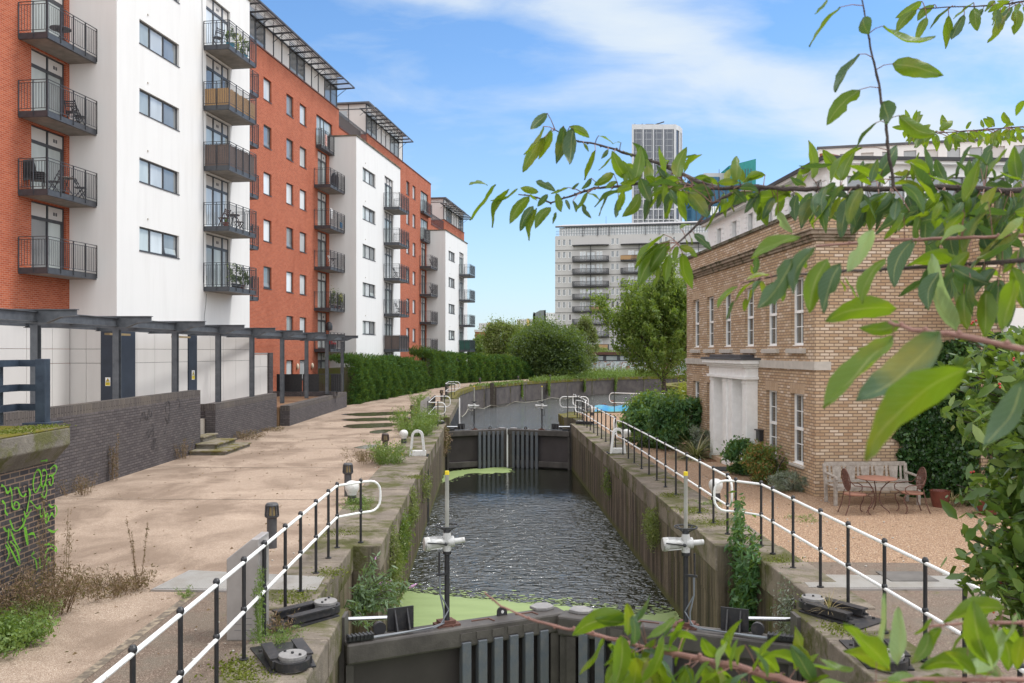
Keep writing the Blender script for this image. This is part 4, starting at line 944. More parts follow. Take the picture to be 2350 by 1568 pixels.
def section(label, s_ref, wall_pts, off, red, block, reddoors, redwins, jul, blk_wins, blk_doors, blkbase, E, O, F, screens={}):
    o0 = bw(TR_, s_ref); root = thing('apartment_building', label, 'apartment building', o0, BR, 'stepped apartment blocks along the canal')
    T = Matrix.Translation((-TR_, -s_ref, 0)); specs = []; rr = random.Random(int(s_ref))
    # red wall
    holes = []
    for s0, s1, ks in reddoors:
        for k in ks: holes.append((s0, s1, LV(k)+.22, LV(k+1)-.05)); specs.append(('door', s0, s1, LV(k)+.22, LV(k+1)-.05, TR_, 'dark' if rr.random() < .5 else 'mid'))
    for s0, s1, ks in redwins:
        for k in ks: holes.append((s0, s1, LV(k)+.97, LV(k)+2.27)); specs.append(('win', s0, s1, LV(k)+.97, LV(k)+2.27, TR_, 'tilt' if rr.random() < .28 else 'pale'))
    for s0, s1, k in jul: holes.append((s0, s1, LV(k)+.1, LV(k)+2.35)); specs.append(('jul', s0, s1, LV(k)+.1, LV(k)+2.35, TR_, 'mid')); balcony(root, T, 'J', s0-.1, k, TR_)
    mb = MB(T)
    for (a, b, zt) in red: facade(mb, 'x', TR_, a, b, -.2, zt, [h for h in holes if a <= (h[0]+h[1])/2 <= b], .17, 1)
    # tops and ends
    for (a, b, zt) in red:
        mb.add([(TR_, a, zt), (TR_, b, zt), (TR_-9, b, zt), (TR_-9, a, zt)], [(0,1,2,3)])
        mb.add([(TR_, b, -.2), (TR_-9, b, -.2), (TR_-9, b, zt), (TR_, b, zt)], [(0,1,2,3)]); mb.add([(TR_, a, -.2), (TR_-9, a, -.2), (TR_-9, a, zt), (TR_, a, zt)], [(3,2,1,0)])
    mb.build('brick_wall', RED, root, recalc=False)
    MB(T).box(TR_-8, TR_-.45, red[0][0]+.3, red[-1][1]-.3, 0, red[0][2]-.6).build('core', SLATE, root)
    mb = MB(T)
    for (a, b, zt) in red:
        if zt > 18 or True: mb.box(TR_-.25, TR_+.05, a, b, zt+.004, zt+.09)
    mb.build('coping', RED_CAP, root)
    # white projecting block
    b0, b1, zt = block; holes = []
    for k in blk_wins: holes.append((32.64+off, 35.7+off, LV(k)+1.3, LV(k)+2.28)); specs.append(('win', 32.64+off, 35.7+off, LV(k)+1.3, LV(k)+2.28, TW, ['mid', 'tilt', 'mid', 'dark'][(k+int(off)) % 4]))
    for k in blk_doors: holes.append((38.1+off, 40.5+off, LV(k)+.22, LV(k+1)-.05)); specs.append(('door', 38.1+off, 40.5+off, LV(k)+.22, LV(k+1)-.05, TW, ['mid', 'dark', 'pale'][k % 3]))
    mb = MB(T); facade(mb, 'x', TW, b0, b1, blkbase, zt, holes, .17, 1)
    for y in (b0, b1): mb.add([(TR_-.01, y, blkbase), (TW, y, blkbase), (TW, y, zt), (TR_-.01, y, zt)], [(0,1,2,3)])
    mb.build('rendered_block', WHITE, root, recalc=False)
    MB(T).box(TR_-.2, TW-.42, b0+.1, b1-.1, blkbase+.1, zt-.1).build('core', SLATE, root)
    MB(T).box(TR_-.4, TW+.06, b0-.06, b1+.06, zt, zt+.10).build('coping', DSTONE, root)
    mb = MB(T)
    for k in blk_wins: mb.box(TW, TW+.03, 33.2+off, 33.27+off, LV(k)+2.62, LV(k)+2.69)
    mb.build_each('vent_cap', STONE, root)
    windows(root, T, specs)
    for k in E: balcony(root, T, 'E', 28.28+off, k, TR_, *(screens.get(('E', k), (None, None))))
    for k in O: balcony(root, T, 'O', 37.86+off, k, TW, *(screens.get(('O', k), (None, None))))
    for k in F: balcony(root, T, 'F', 42.66+off, k, TR_)
    return root, T
def penthouse(root, T, a, b, z0, h, canopy, end_a=True):
    """white panel and glass storey set just behind the parapet, with a slatted sun canopy"""
    X = TR_-.12
    MB(T).box(X-7, X, a, b, z0, z0+h).build('penthouse_wall', CREAM, root)
    MB(T).box(X-7.2, X+.35, a-.35, b+.2, z0+h, z0+h+.12).build('roof', SLATE, root)
    n = max(4, int((b-a)/1.22)); mul = MB(T); gl = MB(T)
    for i in range(n+1):
        y = a+(b-a)*i/n; mul.box(X+.002, X+.05, y-.03, y+.03, z0, z0+h)
    for z in (z0+.06, z0+h-.42, z0+h-.03): mul.box(X+.002, X+.045, a, b, z-.025, z+.025)
    for i in range(n):
        if (i*7+int(a)) % 5 in (0, 3): y = a+(b-a)*i/n; gl.box(X+.003, X+.02, y+.06, y+(b-a)/n-.06, z0+.1, z0+h-.46); mul.box(X+.002, X+.05, y+(b-a)/n-.14, y+(b-a)/n-.05, z0, z0+h-.42)
    mul.build('mullion', FRAME, root); gl.build_each('penthouse_window', G_DARK, root)
    if end_a:
        mb = MB(T)
        for x in (0, -1.5, -3.0, -4.5): mb.box(X+x-.03, X+x+.03, a-.045, a-.002, z0, z0+h)
        mb.box(X-6, X, a-.045, a-.002, z0+h-.42, z0+h-.37); mb.build('end_mullion', FRAME, root)
        MB(T).box(X-2.8, X-1.6, a-.02, a-.004, z0+.1, z0+h-.5).build('end_glazing', G_DARK, root)
    mb = MB(T); ca, cb, cz = canopy
    nb = int((cb-ca)/1.1)
    for i in range(nb+1):
        y = ca+(cb-ca)*i/nb; mb.bar((X, y, cz-.02), (X+1.35, y, cz+.02), .05, .10)
        if i % 2 == 0: mb.bar((X+.02, y, cz-.55), (X+.75, y, cz), .03, .03)
    mb.box(X+1.33, X+1.38, ca, cb, cz-.04, cz+.06); mb.box(X+.04, X+.09, ca, cb, cz-.05, cz+.05)
    mb.build('canopy_frame', FRAME, root)
    mb = MB(T)
    for j in range(8):
        x = X+.18+j*.155; mb.bar((x, ca-.1, cz+.05), (x, cb+.1, cz+.05), .10, .012, up=(.42,0,1))
    mb.build('canopy_slat', PWHITE, root)
A, TA = section('nearest and tallest apartment block, white render beside orange brick, roof out of frame', 14, None, 0,
    [(14, 61.67, 21.2)], (31.1, 42.65, 21.55),
    [(28.95, 30.9, (1,2,3,4,5)), (57.45, 59.3, (-1,0,1,2,3,4)), (42.95, 44.9, (1,2,3,4,5))],
    [(48.75, 49.87, (1,2,3,4,5)), (52.1, 53.2, (-1,0,1,2,3,4,5)), (54.26, 55.4, (-1,0,1,2,3,4,5))], [(57.2, 60.3, 5)],
    (1,2,3,4,5), (1,2,3,4,5), 3.9, (1,2,3,4), (1,2,3,4,5), (1,2,3,4,5), {('O', 4): ((.22, 1.0), PLANK), ('O', 3): ((.22, 1.2), BRUSH)})
for k in range(0, 5): balcony(A, TA, 'E', 28.28+28.5, k, TR_)
penthouse(A, TA, 44.2, 61.5, 21.3, 2.35, (43.5, 61.6, 22.75), False)
B, TB_ = section('middle apartment block with white front and orange brick wing, hedge at its foot', 61.67, None, 28.5,
    [(61.68, 68.4, 19.95), (68.4, 90.0, 21.1)], (59.7, 71.1, 18.75),
    [(85.95, 87.9, (-1,0,1,2,3))], [(80.3, 81.4, (0,1,2,3,4,5)), (82.6, 83.7, (0,1,2,3,4,5))], [(85.7, 88.8, 5), (85.7, 88.8, 4)],
    (0,1,2,3,4), (-1,0,1,2,3,4), -.2, (), (0,1,2,3,4), (), {('O', 0): ((.22, 1.28), BRUSH)})
for k in range(0, 4): balcony(B, TB_, 'E', 28.28+57, k, TR_)
penthouse(B, TB_, 68.5, 79.3, 21.2, 2.4, (66.8, 78.2, 22.75))
Cc, TC = section('farthest and lowest apartment block of the row', 90.05, None, 57,
    [(90.05, 96.3, 16.9), (96.3, 107.5, 18.3)], (88.15, 99.6, 15.95),
    [], [(103, 104, (0,1,2,3,4))], [], (0,1,2,3), (-1,0,1,2,3), -.2, (), (0,1,2,3), (), {('O', 0): ((.22, 1.28), GREENC)})
penthouse(Cc, TC, 96.5, 107.3, 18.4, 2.35, (94.9, 106.8, 19.95))
def terrace_rail(root, T, a, b, z):
    mb = MB(T)
    for zz_ in (z+.1, z+1.0, z+1.1): mb.bar((TR_-.05, a, zz_), (TR_-.05, b, zz_), .04, .03)
    n = int((b-a)/.12)
    for i in range(n+1): y = a+(b-a)*i/n; mb.box(TR_-.06, TR_-.045, y-.008, y+.008, z+.1, z+1.1)
    mb.build('terrace_railing', FRAME, root)
terrace_rail(B, TB_, 61.8, 68.3, 20.05); terrace_rail(Cc, TC, 90.2, 96.2, 17.0)
mb = MB(TB_); mb.box(TR_-.5, TR_-.1, 61.9, 67, 20.1, 21.0); mb.build('terrace_screen', BRUSH, B)
# ground floor cladding of the near block
def cladding():
    root = thing('cladding_wall', 'pale panelled ground floor wall behind the steel pergola', 'wall', bw(TW, 31.1), BR)
    T = Matrix.Translation((-TW, -31.1, 0)); pn = MB(T)
    tf = TW+.06; zs = [(.9, 2.95), (2.965, 3.5), (3.515, 4.6)]
    def run(ax, c, edges, zs_, sg):
        for a, b in zip(edges[:-1], edges[1:]):
            for z0, z1 in zs_:
                if ax == 'x': pn.box(min(c, c+.04*sg), max(c, c+.04*sg), a+.008, b-.008, z0, z1)
                else: pn.box(a+.008, b-.008, min(c, c+.04*sg), max(c, c+.04*sg), z0, z1)
    run('x', tf, [31.12+1.0, 32.3, 33.6, 34.9, 36.25], zs, 1)
    run('x', tf, [37.0, 38.3, 39.6, 40.9, 42.6], zs, 1); run('x', tf, [42.65, 43.7, 44.6], [(.9, 2.6), (2.615, 3.25)], 1)
    run('y', 31.08, [TR_+.03, TR_+.75, TR_+1.4], zs, -1)
    run('x', TR_+.04, [20, 22.6, 24.1, 25.6, 27.1, 28.6, 30.0, 31.0], zs, 1)
    pn.build('panel', CREAM, root, bevel=.004)
    mb = MB(T); mb.box(TW-.02, tf, 31.1, 44.6, .9, 3.24); mb.box(TW-.02, tf, 31.1, 42.6, 3.24, 4.6); mb.box(TR_+.02, TW, 31.12, 31.2, .9, 4.6); mb.box(TW-1.9, tf-.02, 42.7, 44.58, .9, 3.2); mb.build('backing', SLATE, root)
    mb = MB(T); mb.box(TW-.62, tf+.10, 31.02, 32.1, .9, 4.55); mb.box(tf, tf+.09, 36.27, 36.98, .9, 4.55); mb.box(TR_+.03, TR_+.12, 19, 22.55, .9, 4.6); mb.build_each('navy_panel', NAVY, root)
    mb = MB(T); mb.box(tf-.02, tf+.14, 44.62, 45.1, .0, 3.35); mb.build('brick_pier', GREY, root)
    mb = MB(T); mb.box(TW-1.9, tf+.06, 42.66, 44.62, 3.27, 3.34); mb.build('flashing', PALESTEEL, root)
cladding()
def warn_sign(label, t_, s_, z, w_, h_, ax='x'):
    p = bw(t_, s_, z); t = thing('warning_sign', label, 'warning sign', p, BR + (R(-90) if ax == 'y' else 0), 'yellow warning signs')
    MB().box(0, .008, 0, w_, 0, h_).build('plate', PWHITE, t)
    MB().box(.008, .011, w_*.05, w_*.95, h_*.05, h_*.42).build('text_panel', YEL, t)
    mb = MB().add([(.011, w_*.1, h_*.52), (.011, w_*.9, h_*.52), (.011, w_*.5, h_*.95)], [(0,1,2)]); mb.build('border', BLACK, t, recalc=False)
    MB().add([(.013, w_*.18, h_*.56), (.013, w_*.82, h_*.56), (.013, w_*.5, h_*.89)], [(0,1,2)]).build('triangle', YEL, t, recalc=False)
    mb = MB(); mb.box(.014, .016, w_*.36, w_*.60, h_*.61, h_*.65); mb.box(.014, .016, w_*.46, w_*.64, h_*.65, h_*.74); mb.box(.011, .013, w_*.08, w_*.92, h_*.44, h_*.47); mb.build('pictogram', BLACK, t)
    mb = MB()
    for i, (a, b) in enumerate(((.14,.86),(.2,.8),(.14,.7),(.2,.84))): mb.box(.011, .0125, w_*a, w_*b, h_*(.34-.07*i), h_*(.36-.07*i))
    mb.build('lettering', BLACKM, t)
warn_sign('yellow and white warning sign on the wide navy corner panel', TW-.42, 31.015, 2.08, .21, .33, 'y')
warn_sign('yellow and white warning sign on the narrow navy panel', TW+.155, 36.5, 2.15, .24, .42)
# oval wall lamps
for lab, s_ in (('left oval cream wall lamp on the orange brick beside a window', 53.75), ('right oval cream wall lamp on the orange brick beside the glazed door', 56.3)):
    t = thing('wall_lamp', lab, 'wall lamp', bw(TR_, s_, 2.45), BR, 'oval wall lamps')
    MB().sphere((.06, 0, 0), .16, 16, 10, (.6, .8, 1.25)).build('shade', mat('cream lamp', (.68,.58,.44)), t, smooth=True); MB().box(0, .03, -.05, .05, -.08, .08).build('bracket', FRAME, t)
# ---------------------------------------------------------------- podium, grey brick walls, steps
PODM = mat('terrace paving', (.36,.33,.29), (.27,.23,.19), rough=.85, scale=1.2)
DECKW = mat('wet terrace floor', (.16,.085,.045), (.26,.17,.10), rough=.35, scale=.8, detail=6)
tag(MB().box(-30, -11.0, 4, 39.8, -.2, 1.0).build('terrace', PODM), kind='structure')
tag(MB().box(-30, -10.65, 39.85, 53.6, -.2, .86).build('terrace_floor', DECKW), kind='structure')
def brickwall(label, x0, x1, y0, y1, zt, strokes=None):
    t = thing('brick_wall', label, 'wall', (x1, y0, 0))
    mb = MB(Matrix.Translation((-x1, -y0, 0))); mb.box(x0, x1, y0, y1, -.1, zt-.235); mb.build('wall', GREY, t)
    mb = MB(Matrix.Translation((-x1, -y0, 0))); mb.box(x0, x1, y0, y1, zt-.235, zt); mb.build('coping', GREYC, t)
    return t
W1 = brickwall('tallest grey brick wall beside the path, tagged with black graffiti', -10.95, -10.6, 4, 29.65, 2.1)
W2 = brickwall('middle grey brick wall behind the stone steps', -10.98, -10.62, 31.2, 39.35, 1.54)
W3 = brickwall('lowest grey brick wall at the end of the pergola', -10.62, -10.18, 39.9, 53.7, .93)
brickwall('short grey brick return wall behind the steps', -14, -11.0, 31.5, 31.85, 1.5)
def strokes(root, mb, polys, w_, plane, M):
    for pl in polys:
        n = len(pl)
        for i in range(n-1):
            a, b = Vector((*pl[i], 0)), Vector((*pl[i+1], 0)); d = (b-a)
            if d.length < 1e-5: continue
            d.normalize(); nn = Vector((-d.y, d.x, 0))*w_/2; a2, b2 = a-d*w_*.3, b+d*w_*.3
            mb.add([M @ (p+Vector((0,0,plane+.0004*len(mb.f)))) for p in (a2-nn, b2-nn, b2+nn, a2+nn)], [(0,1,2,3)])
def smooth_line(pts, n=2):
    for _ in range(n):
        q = [pts[0]]
        for i in range(len(pts)-1):
            a, b = pts[i], pts[i+1]; q += [(a[0]*.75+b[0]*.25, a[1]*.75+b[1]*.25), (a[0]*.25+b[0]*.75, a[1]*.25+b[1]*.75)]
        pts = q+[pts[-1]]
    return pts
# tags on wall 1, given as sight-line points on the wall plane x=-10.6
def on_plane_x(X, x, y): Y = X*FD/(x-1175); return Vector((X, Y, EYE-(y-807.6)/FD*Y))
def draw_on(root, X, lines, w_, m, name='graffiti', off=.006, sgn=1):
    mb = MB(Matrix.Translation(-root.location))
    for pl in lines:
        P = [on_plane_x(X, x, y) for x, y in smooth_line(pl)]
        for i in range(len(P)-1):
            a, b = P[i], P[i+1]; d = b-a
            if d.length < 1e-4: continue
            d.normalize(); nn = Vector((1,0,0)).cross(d)*w_/2*(1+.45*math.sin(i*.7+len(pl)*1.7)); o_ = Vector((off*sgn+.00012*len(mb.f), 0, 0)); e = d*w_*.3
            mb.add([a-e-nn+o_, b+e-nn+o_, b+e+nn+o_, a-e+nn+o_], [(0,1,2,3)])
    mb.build(name, m, root, recalc=False)
q = lambda pts: [(px*.2698, 658+py*.2698) for px, py in pts]
draw_on(W1, -10.6, [q(l) for l in ([(1190,1160),(1200,1100),(1215,1060),(1215,1120)],[(1230,1060),(1235,1130),(1255,1140),(1260,1040)],[(1270,1040),(1268,1100),(1290,1110),(1285,1060)],[(1420,1000),(1405,1020),(1410,1080),(1440,1090),(1430,1140),(1405,1130)],
  [(1400,1100),(1420,1160),(1440,1150),(1445,1000),(1430,970),(1405,990)],[(1412,1150),(1400,1260)],[(1500,960),(1520,955),(1530,990),(1520,1050)],[(1245,1250),(1280,1190),(1270,1290),(1255,1260)],[(1285,1180),(1300,1160),(1305,1270),(1285,1275),(1290,1210)],
  [(1290,1300),(1325,1290)],[(1288,1330),(1320,1320)],[(1290,1350),(1290,1385),(1310,1375),(1305,1300)],[(1325,1290),(1330,1390)],[(1210,1130),(1240,1100),(1270,1130)])], .022, SPRAYD)
def steps():
    t = thing('stone_steps', 'low mossy stone steps between the grey brick walls', 'steps', (-9.9, 30, 0))
    T = Matrix.Translation((9.9, -30, 0))
    for i, (x1, y0, y1, z) in enumerate(((-9.36, 28.55, 31.35, .15), (-9.83, 29.15, 31.15, .32), (-10.5, 29.7, 31.15, .5))):
        MB(T).box(-10.9 if i == 2 else -10.59, x1-.05, y0+.05, y1-.05, z-.17 if i else 0, z-.05).build('riser', CONC, t); MB(T).box(-10.9 if i == 2 else -10.59, x1, y0, y1, z-.05, z).build('tread', SLABST, t, bevel=.012)
steps()
# black sheeted fence and kerb behind wall 3
t = thing('black_fence', 'black sheeted fence and railings in front of the orange brick', 'fence', (-12, 50, .9))
MB().box(-1.5, -.05, -.02, .02, .22, 1.22).build('sheeting', BLACK, t)
MB().box(.0, .93, -.02, .02, .22, 1.22).build('sheeting', BLACK, t)
mb = MB()
for i in range(12): mb.box(.98+i*.105, .995+i*.105, -.01, .01, .2, 1.22)
mb.box(.95, 2.2, -.015, .015, 1.2, 1.24); mb.box(.95, 2.2, -.015, .015, .2, .24); mb.build('railing', FRAME, t)
MB().box(1.6, 2.2, .05, .5, .2, 1.2).build('bin_store', BLACKM, t)
tag(MB().box(-14.2, -10.1, 49.6, 50.6, .86, 1.12).build('low_kerb_wall', GREY), 'low dark kerb wall carrying the black sheeted fence', 'wall')
# ---------------------------------------------------------------- pergola
def pergola():
    X = lambda y: -11.15+.022*(y-20.4)
    t = thing('pergola', 'long grey steel pergola with cantilevered beams over the terrace', 'pergola', (-11.15, 20.4, 1.0), math.atan(-.022))
    Y = [-8.2, -4.1, 0, 4.0, 8.0, 11.9, 15.8, 20.2, 24.6, 29.1, 33.1]; zt = 3.40
    def ibeam(mb, a, b, h, w_, tf=.02):
        a, b = Vector(a), Vector(b); mb.bar(a, b, .014, h); u = Vector((0,0,h/2)); mb.bar(a+u, b+u, w_, tf); mb.bar(a-u, b-u, w_, tf)
    p = MB()
    ibeam_post = lambda mb: (mb.box(-.085, .085, -.085, -.07, 0, 3.02), mb.box(-.085, .085, .07, .085, 0, 3.02), mb.box(-.008, .008, -.07, .07, 0, 3.02))
    ibeam_post(p); p0 = p.build('post', STEEL, t, loc=(0, Y[0], 0))
    for y in Y[1:]: inst(p0, t, (0, y, 0))
    # cantilever: tapered towards the canal, level beam back to the building
    c = MB(); pr = [(-2.6,-.30),(.28,-.30),(.62,-.16),(.98,-.13),(.98,0),(-2.6,0)]
    n = len(pr); vs = [(x, -.008, z) for x, z in pr]+[(x, .008, z) for x, z in pr]
    c.add(vs, [tuple(range(n)), tuple(range(n, 2*n))[::-1]]+[(i, (i+1) % n, n+(i+1) % n, n+i) for i in range(n)])
    c.box(-2.6, .99, -.085, .085, 0, .018)
    for a, b in ((0, 1), (1, 2), (2, 3)): c.bar((pr[a][0], 0, pr[a][1]), (pr[b][0], 0, pr[b][1]), .17, .018)
    c0 = c.build('cantilever_beam', STEEL, t, loc=(0, Y[0], zt-.02))
    for y in Y[1:]: inst(c0, t, (0, y, zt-.02))
    for (x, z, h) in ((0.0, zt-.17, .22), (-1.3, zt-.12, .20), (-2.55, zt-.15, .26)):
        mb = MB(); ibeam(mb, (x, Y[0]-1, z), (x, Y[-1], z), h, .12); mb.build('long_beam', STEEL, t)
    for y in (5.0, 9.6):
        MB().box(-.55, -.40, y-.6, y+.7, zt-.52, zt-.46).build('strip_light', LENS, t)
pergola()
# ---------------------------------------------------------------- near-left abutment with steel railing
ab = thing('brick_abutment', 'dark brick bridge abutment with green graffiti and mossy concrete coping', 'wall', (-6.62, 12.62, 0))
MB().box(-3, 0, -10, 0, -.1, 1.82).build('wall', ABUT, ab)
mb = MB(); pr = [(0.0,1.82),(.21,2.06),(.21,2.30),(-3,2.30),(-3,1.82)]; n = len(pr)
vs = [(x, -10, z) for x, z in pr]+[(x, .03, z) for i, (x, z) in enumerate(pr)]
mb.add(vs, [tuple(range(n)), tuple(range(n, 2*n))[::-1]]+[(i, (i+1) % n, n+(i+1) % n, n+i) for i in range(n)]); mb.build('coping', CONC, ab, bevel=.015)
MB().box(-3, .203, -10, .025, 2.30, 2.325).build('coping_top', MOSSC, ab, bevel=.01)
q = lambda pts: [(px*.406, 930.6+py*.406) for px, py in pts]
draw_on(ab, -6.62, [q(l) for l in (
 [(190,480),(183,450),(190,400),(205,360),(225,370),(232,430),(215,470),(195,500),(185,470)],[(235,370),(248,362),(262,380),(255,430),(240,470),(225,440),(232,390)],[(280,360),(300,335),(318,350),(310,380),(285,400)],[(272,400),(290,390),(296,430),(280,460),(270,430)],
 [(225,500),(245,530),(262,470),(250,440),(238,460),(230,520)],[(0,452),(20,460),(30,500),(50,480),(45,460),(60,500),(55,560),(70,590),(95,585),(100,560),(80,540),(68,560)],[(70,470),(90,460),(100,500),(120,520),(135,500)],[(0,540),(20,560),(15,600),(30,620)],
 [(140,600),(150,540),(160,500),(150,470)],[(160,540),(200,590),(215,560),(212,620),(225,640),(235,560),(240,640),(255,600),(260,650)],[(262,560),(280,580),(300,560),(310,600),(290,640),(280,600),(262,640)],[(120,600),(130,640),(160,590)],
 [(110,640),(120,700),(140,800),(142,760),(125,690)],[(40,700),(60,760),(95,820)],[(20,770),(60,850),(95,920),(90,860),(70,800),(40,770)],[(0,690),(20,720),(30,690),(25,760)],[(10,790),(35,830),(15,880)],[(140,730),(170,720),(180,750)],
 [(232,790),(260,780),(298,800),(300,830),(270,800),(240,820),(230,870)],[(240,900),(255,850),(262,880)],[(170,830),(150,850),(180,870),(185,930)],[(200,860),(205,930),(220,900)],[(230,640),(240,670),(250,640)],[(30,650),(55,720),(100,690),(120,640)],
 [(245,700),(280,720),(300,700)],[(200,300),(225,290),(245,260),(300,240)],[(205,315),(240,310)])], .024, SPRAYG)
draw_on(ab, -6.62, [q(l) for l in ([(118,500),(125,450),(150,440),(160,470),(155,560),(140,600),(120,560)],[(130,620),(125,680),(118,720)])], .02, SPRAYD, off=.005)
rl = thing('steel_railing', 'blue grey steel box railing on top of the brick abutment', 'railing', (-7.0, 13.0, 2.325))
MB().box(-.075, .075, -.075, .075, .02, .97).build('post', BLUEST, rl, bevel=.006)
MB().box(-.2, .2, -.2, .2, 0, .03).build('base_plate', BLUEST, rl, bevel=.005)
for z in (.905, .54, .25):
    mb = MB(); mb.box(-.38, -.075, -.03, .05, z-.05, z+.05); mb.box(-.42, -.34, -7, .05, z-.05, z+.05); mb.build('rail', BLUEST, rl)
mb = MB()
mb.box(-.50, -.46, -.30, -.22, 0, .93); mb.build('mesh_post', BLUEST, rl)
mb = MB()
for i in range(60): mb.box(-.47, -.465, -.36-.05*i, -.355-.05*i, .06, .9)
for z in (.1, .28, .34, .52, .62, .78, .86): mb.box(-.475, -.46, -3.4, -.3, z, z+.008)
mb.build('mesh_panel', STEEL, rl)
# ================================================================ the brick house (frame: x into the plot, y along the front)
HR = R(3.23); HO = Vector((7.1, 20.4, 0)); MH = Matrix.Translation(HO) @ Matrix.Rotation(HR, 4, 'Z')
hp = lambda x, y, z=0: MH @ Vector((x, y, z))
H = thing('brick_house', 'two-storey buff brick house with sash windows and a white porch', 'house', HO, HR)
HL = 11.73; ZP = 6.78
cs_ = [1.11, 2.9, 4.72, 6.83, 8.68, 10.44]; hw = .40
up = [(c-hw, c+hw, 3.55, 5.24) for c in cs_]
low = [(c-hw, c+hw, .62, 2.37) for c in (1.11, 2.9, 8.68, 10.44)]
wings = MB()
facade(wings, 'x', 0, 0, HL, 0, ZP, up+low+[(4.15, 7.35, 0, 2.62)], .20, -1)
facade(wings, 'y', 0, 0, 3.12, 0, ZP, [], .1, -1)
wings.add([(3.12, 0, 0), (3.12, -1.45, 0), (3.12, -1.45, ZP), (3.12, 0, ZP)], [(0,1,2,3)]); wings.add([(3.12, -1.45, 0), (9, -1.45, 0), (9, -1.45, ZP), (3.12, -1.45, ZP)], [(0,1,2,3)])
wings.add([(0, HL, 0), (9, HL, 0), (9, HL, ZP), (0, HL, ZP)], [(0,1,2,3)]); wings.add([(9, -1.45, 0), (9, HL, 0), (9, HL, ZP), (9, -1.45, ZP)], [(0,1,2,3)])
wings.build('brick_wall', BUFF, H, recalc=False)
MB().box(.35, 8.9, .2, HL-.2, 0, ZP-.05).box(3.3, 8.9, -1.3, .3, 0, ZP-.05).build('core', SLATE, H)
mb = MB(); mb.box(-.05, .4, -.05, HL+.05, ZP, ZP+.10); mb.box(.4, 3.1, -.05, .4, ZP, ZP+.10); mb.box(3.07, 9, -1.5, -1.1, ZP, ZP+.10); mb.box(3.07, 3.5, -1.1, .0, ZP, ZP+.1); mb.build('parapet_coping', DSTONE, H, bevel=.01)
mb = MB()
for (z0, z1, d) in ((6.0, 6.07, .06), (6.07, 6.14, .10), (6.14, 6.23, .17), (6.23, 6.27, .21)):
    mb.box(-d, -.0, -d, HL, z0, z1); mb.box(0, .93, -d, -.0, z0, z1)
mb.build('cornice', mossy('cornice stone', (.34,.28,.22), (.24,.19,.145), (.10,.09,.05), .05, 3), H, bevel=.012)
mb = MB(); mb.box(-.045, 0, -.045, 3.85, 2.97, 3.17); mb.box(-.045, 0, 7.6, HL+.02, 2.97, 3.17); mb.box(0, .36, -.045, 0, 2.97, 3.17); mb.build_each('string_course', STONE, H)
mb = MB()
for c in cs_: mb.box(-.09, .02, c-.56, c+.56, 3.36, 3.48)
for c in (1.11, 2.9, 8.68, 10.44): mb.box(-.05, .02, c-.45, c+.45, .56, .62)
mb.build_each('stone_sill', STONE, H, bevel=.008)
mb = MB()
for c in cs_: mb.box(-.004, .0, c-.47, c+.47, 5.24, 5.48)
for c in (1.11, 2.9, 8.68, 10.44): mb.box(-.004, .0, c-.47, c+.47, 2.37, 2.62)
mb.build_each('brick_lintel', SOLD, H)
def sash(loc, h):
    w_ = hw*2; m = MB(); x0, x1 = .09, .15; f = .055
    m.box(x0, x1, 0, w_, 0, .07); m.box(x0, x1, 0, w_, h-.05, h); m.box(x0, x1, 0, f, .07, h-.05); m.box(x0, x1, w_-f, w_, .07, h-.05)
    m.box(x0-.015, x1, f, w_-f, h*.5-.035, h*.5+.035); m.box(x0-.05, x1, -.0, w_, -.03, .02)
    o = m.build('window', PWHITE, H, loc=loc)
    g = MB()
    g.box(.115, .14, w_*.5-.012, w_*.5+.012, .07, h-.05)
    for z in (.28, .745): g.box(.115, .14, f, w_-f, h*z-.01, h*z+.01)
    g.build('glazing_bar', PWHITE, o); MB().box(.128, .134, f, w_-f, .07, h-.05).build('pane', G_SASH, o); return o
s_up = sash((0, cs_[0]-hw, 3.55), 1.69); s_lo = sash((0, cs_[0]-hw, .62), 1.75)
for s0, lst in ((s_up, [(c, 3.55) for c in cs_[1:]]), (s_lo, [(c, .62) for c in (2.9, 8.68, 10.44)])):
    for c, z in lst:
        o = copy_tree(s0, H); o.location = (0, c-hw, z)
# porch
mb = MB()
for (d, z0, z1) in ((.42, 2.62, 2.70), (.36, 2.70, 2.95), (.42, 2.95, 3.0), (.47, 3.0, 3.06), (.54, 3.06, 3.17)): mb.box(-d, .02, 3.98-(d-.33), 7.54+(d-.33), z0, z1)
mb.build('porch_entablature', PWHITE, H, bevel=.008)
mb = MB(); mb.box(-.58, .02, 3.72, 7.80, 3.17, 3.21); mb.prism([(-.56,3.74),(0,3.74),(0,7.78),(-.56,7.78)], 3.21, 3.23); mb.box(-.42, .0, 4.3, 7.3, 3.23, 3.32); mb.build('lead_roof', LEAD, H, bevel=.01)
c0 = MB().box(-.33, -.0, 0, .36, .14, 2.62).box(-.36, 0, -.02, .38, .0, .16).box(-.35, 0, -.01, .37, 2.50, 2.58).build('porch_column', PWHITE, H, bevel=.01, loc=(0, 3.98, 0))
for y in (5.28, 5.86, 7.18): inst(c0, H, (0, y, 0))
MB().box(-.26, 0, 5.6, 5.9, .1, 2.62).build('porch_pier', PWHITE, H)
for y0, y1, hy in ((4.34, 5.28, 5.15), (6.22, 7.18, 6.32)):
    d = MB().box(.10, .15, y0, y1, .15, 2.62)
    o = d.build('front_door', PWHITE, H); m = MB()
    for z0, z1 in ((.3, .95), (1.1, 1.75), (1.9, 2.4)): m.box(.09, .10, y0+.12, y0+.42, z0, z1); m.box(.09, .10, y1-.42, y1-.12, z0, z1)
    m.build('door_panel', PWHITE, o, bevel=.01); MB().box(.06, .10, hy-.03, hy, 1.15, 1.22).build('handle', FRAME, o)
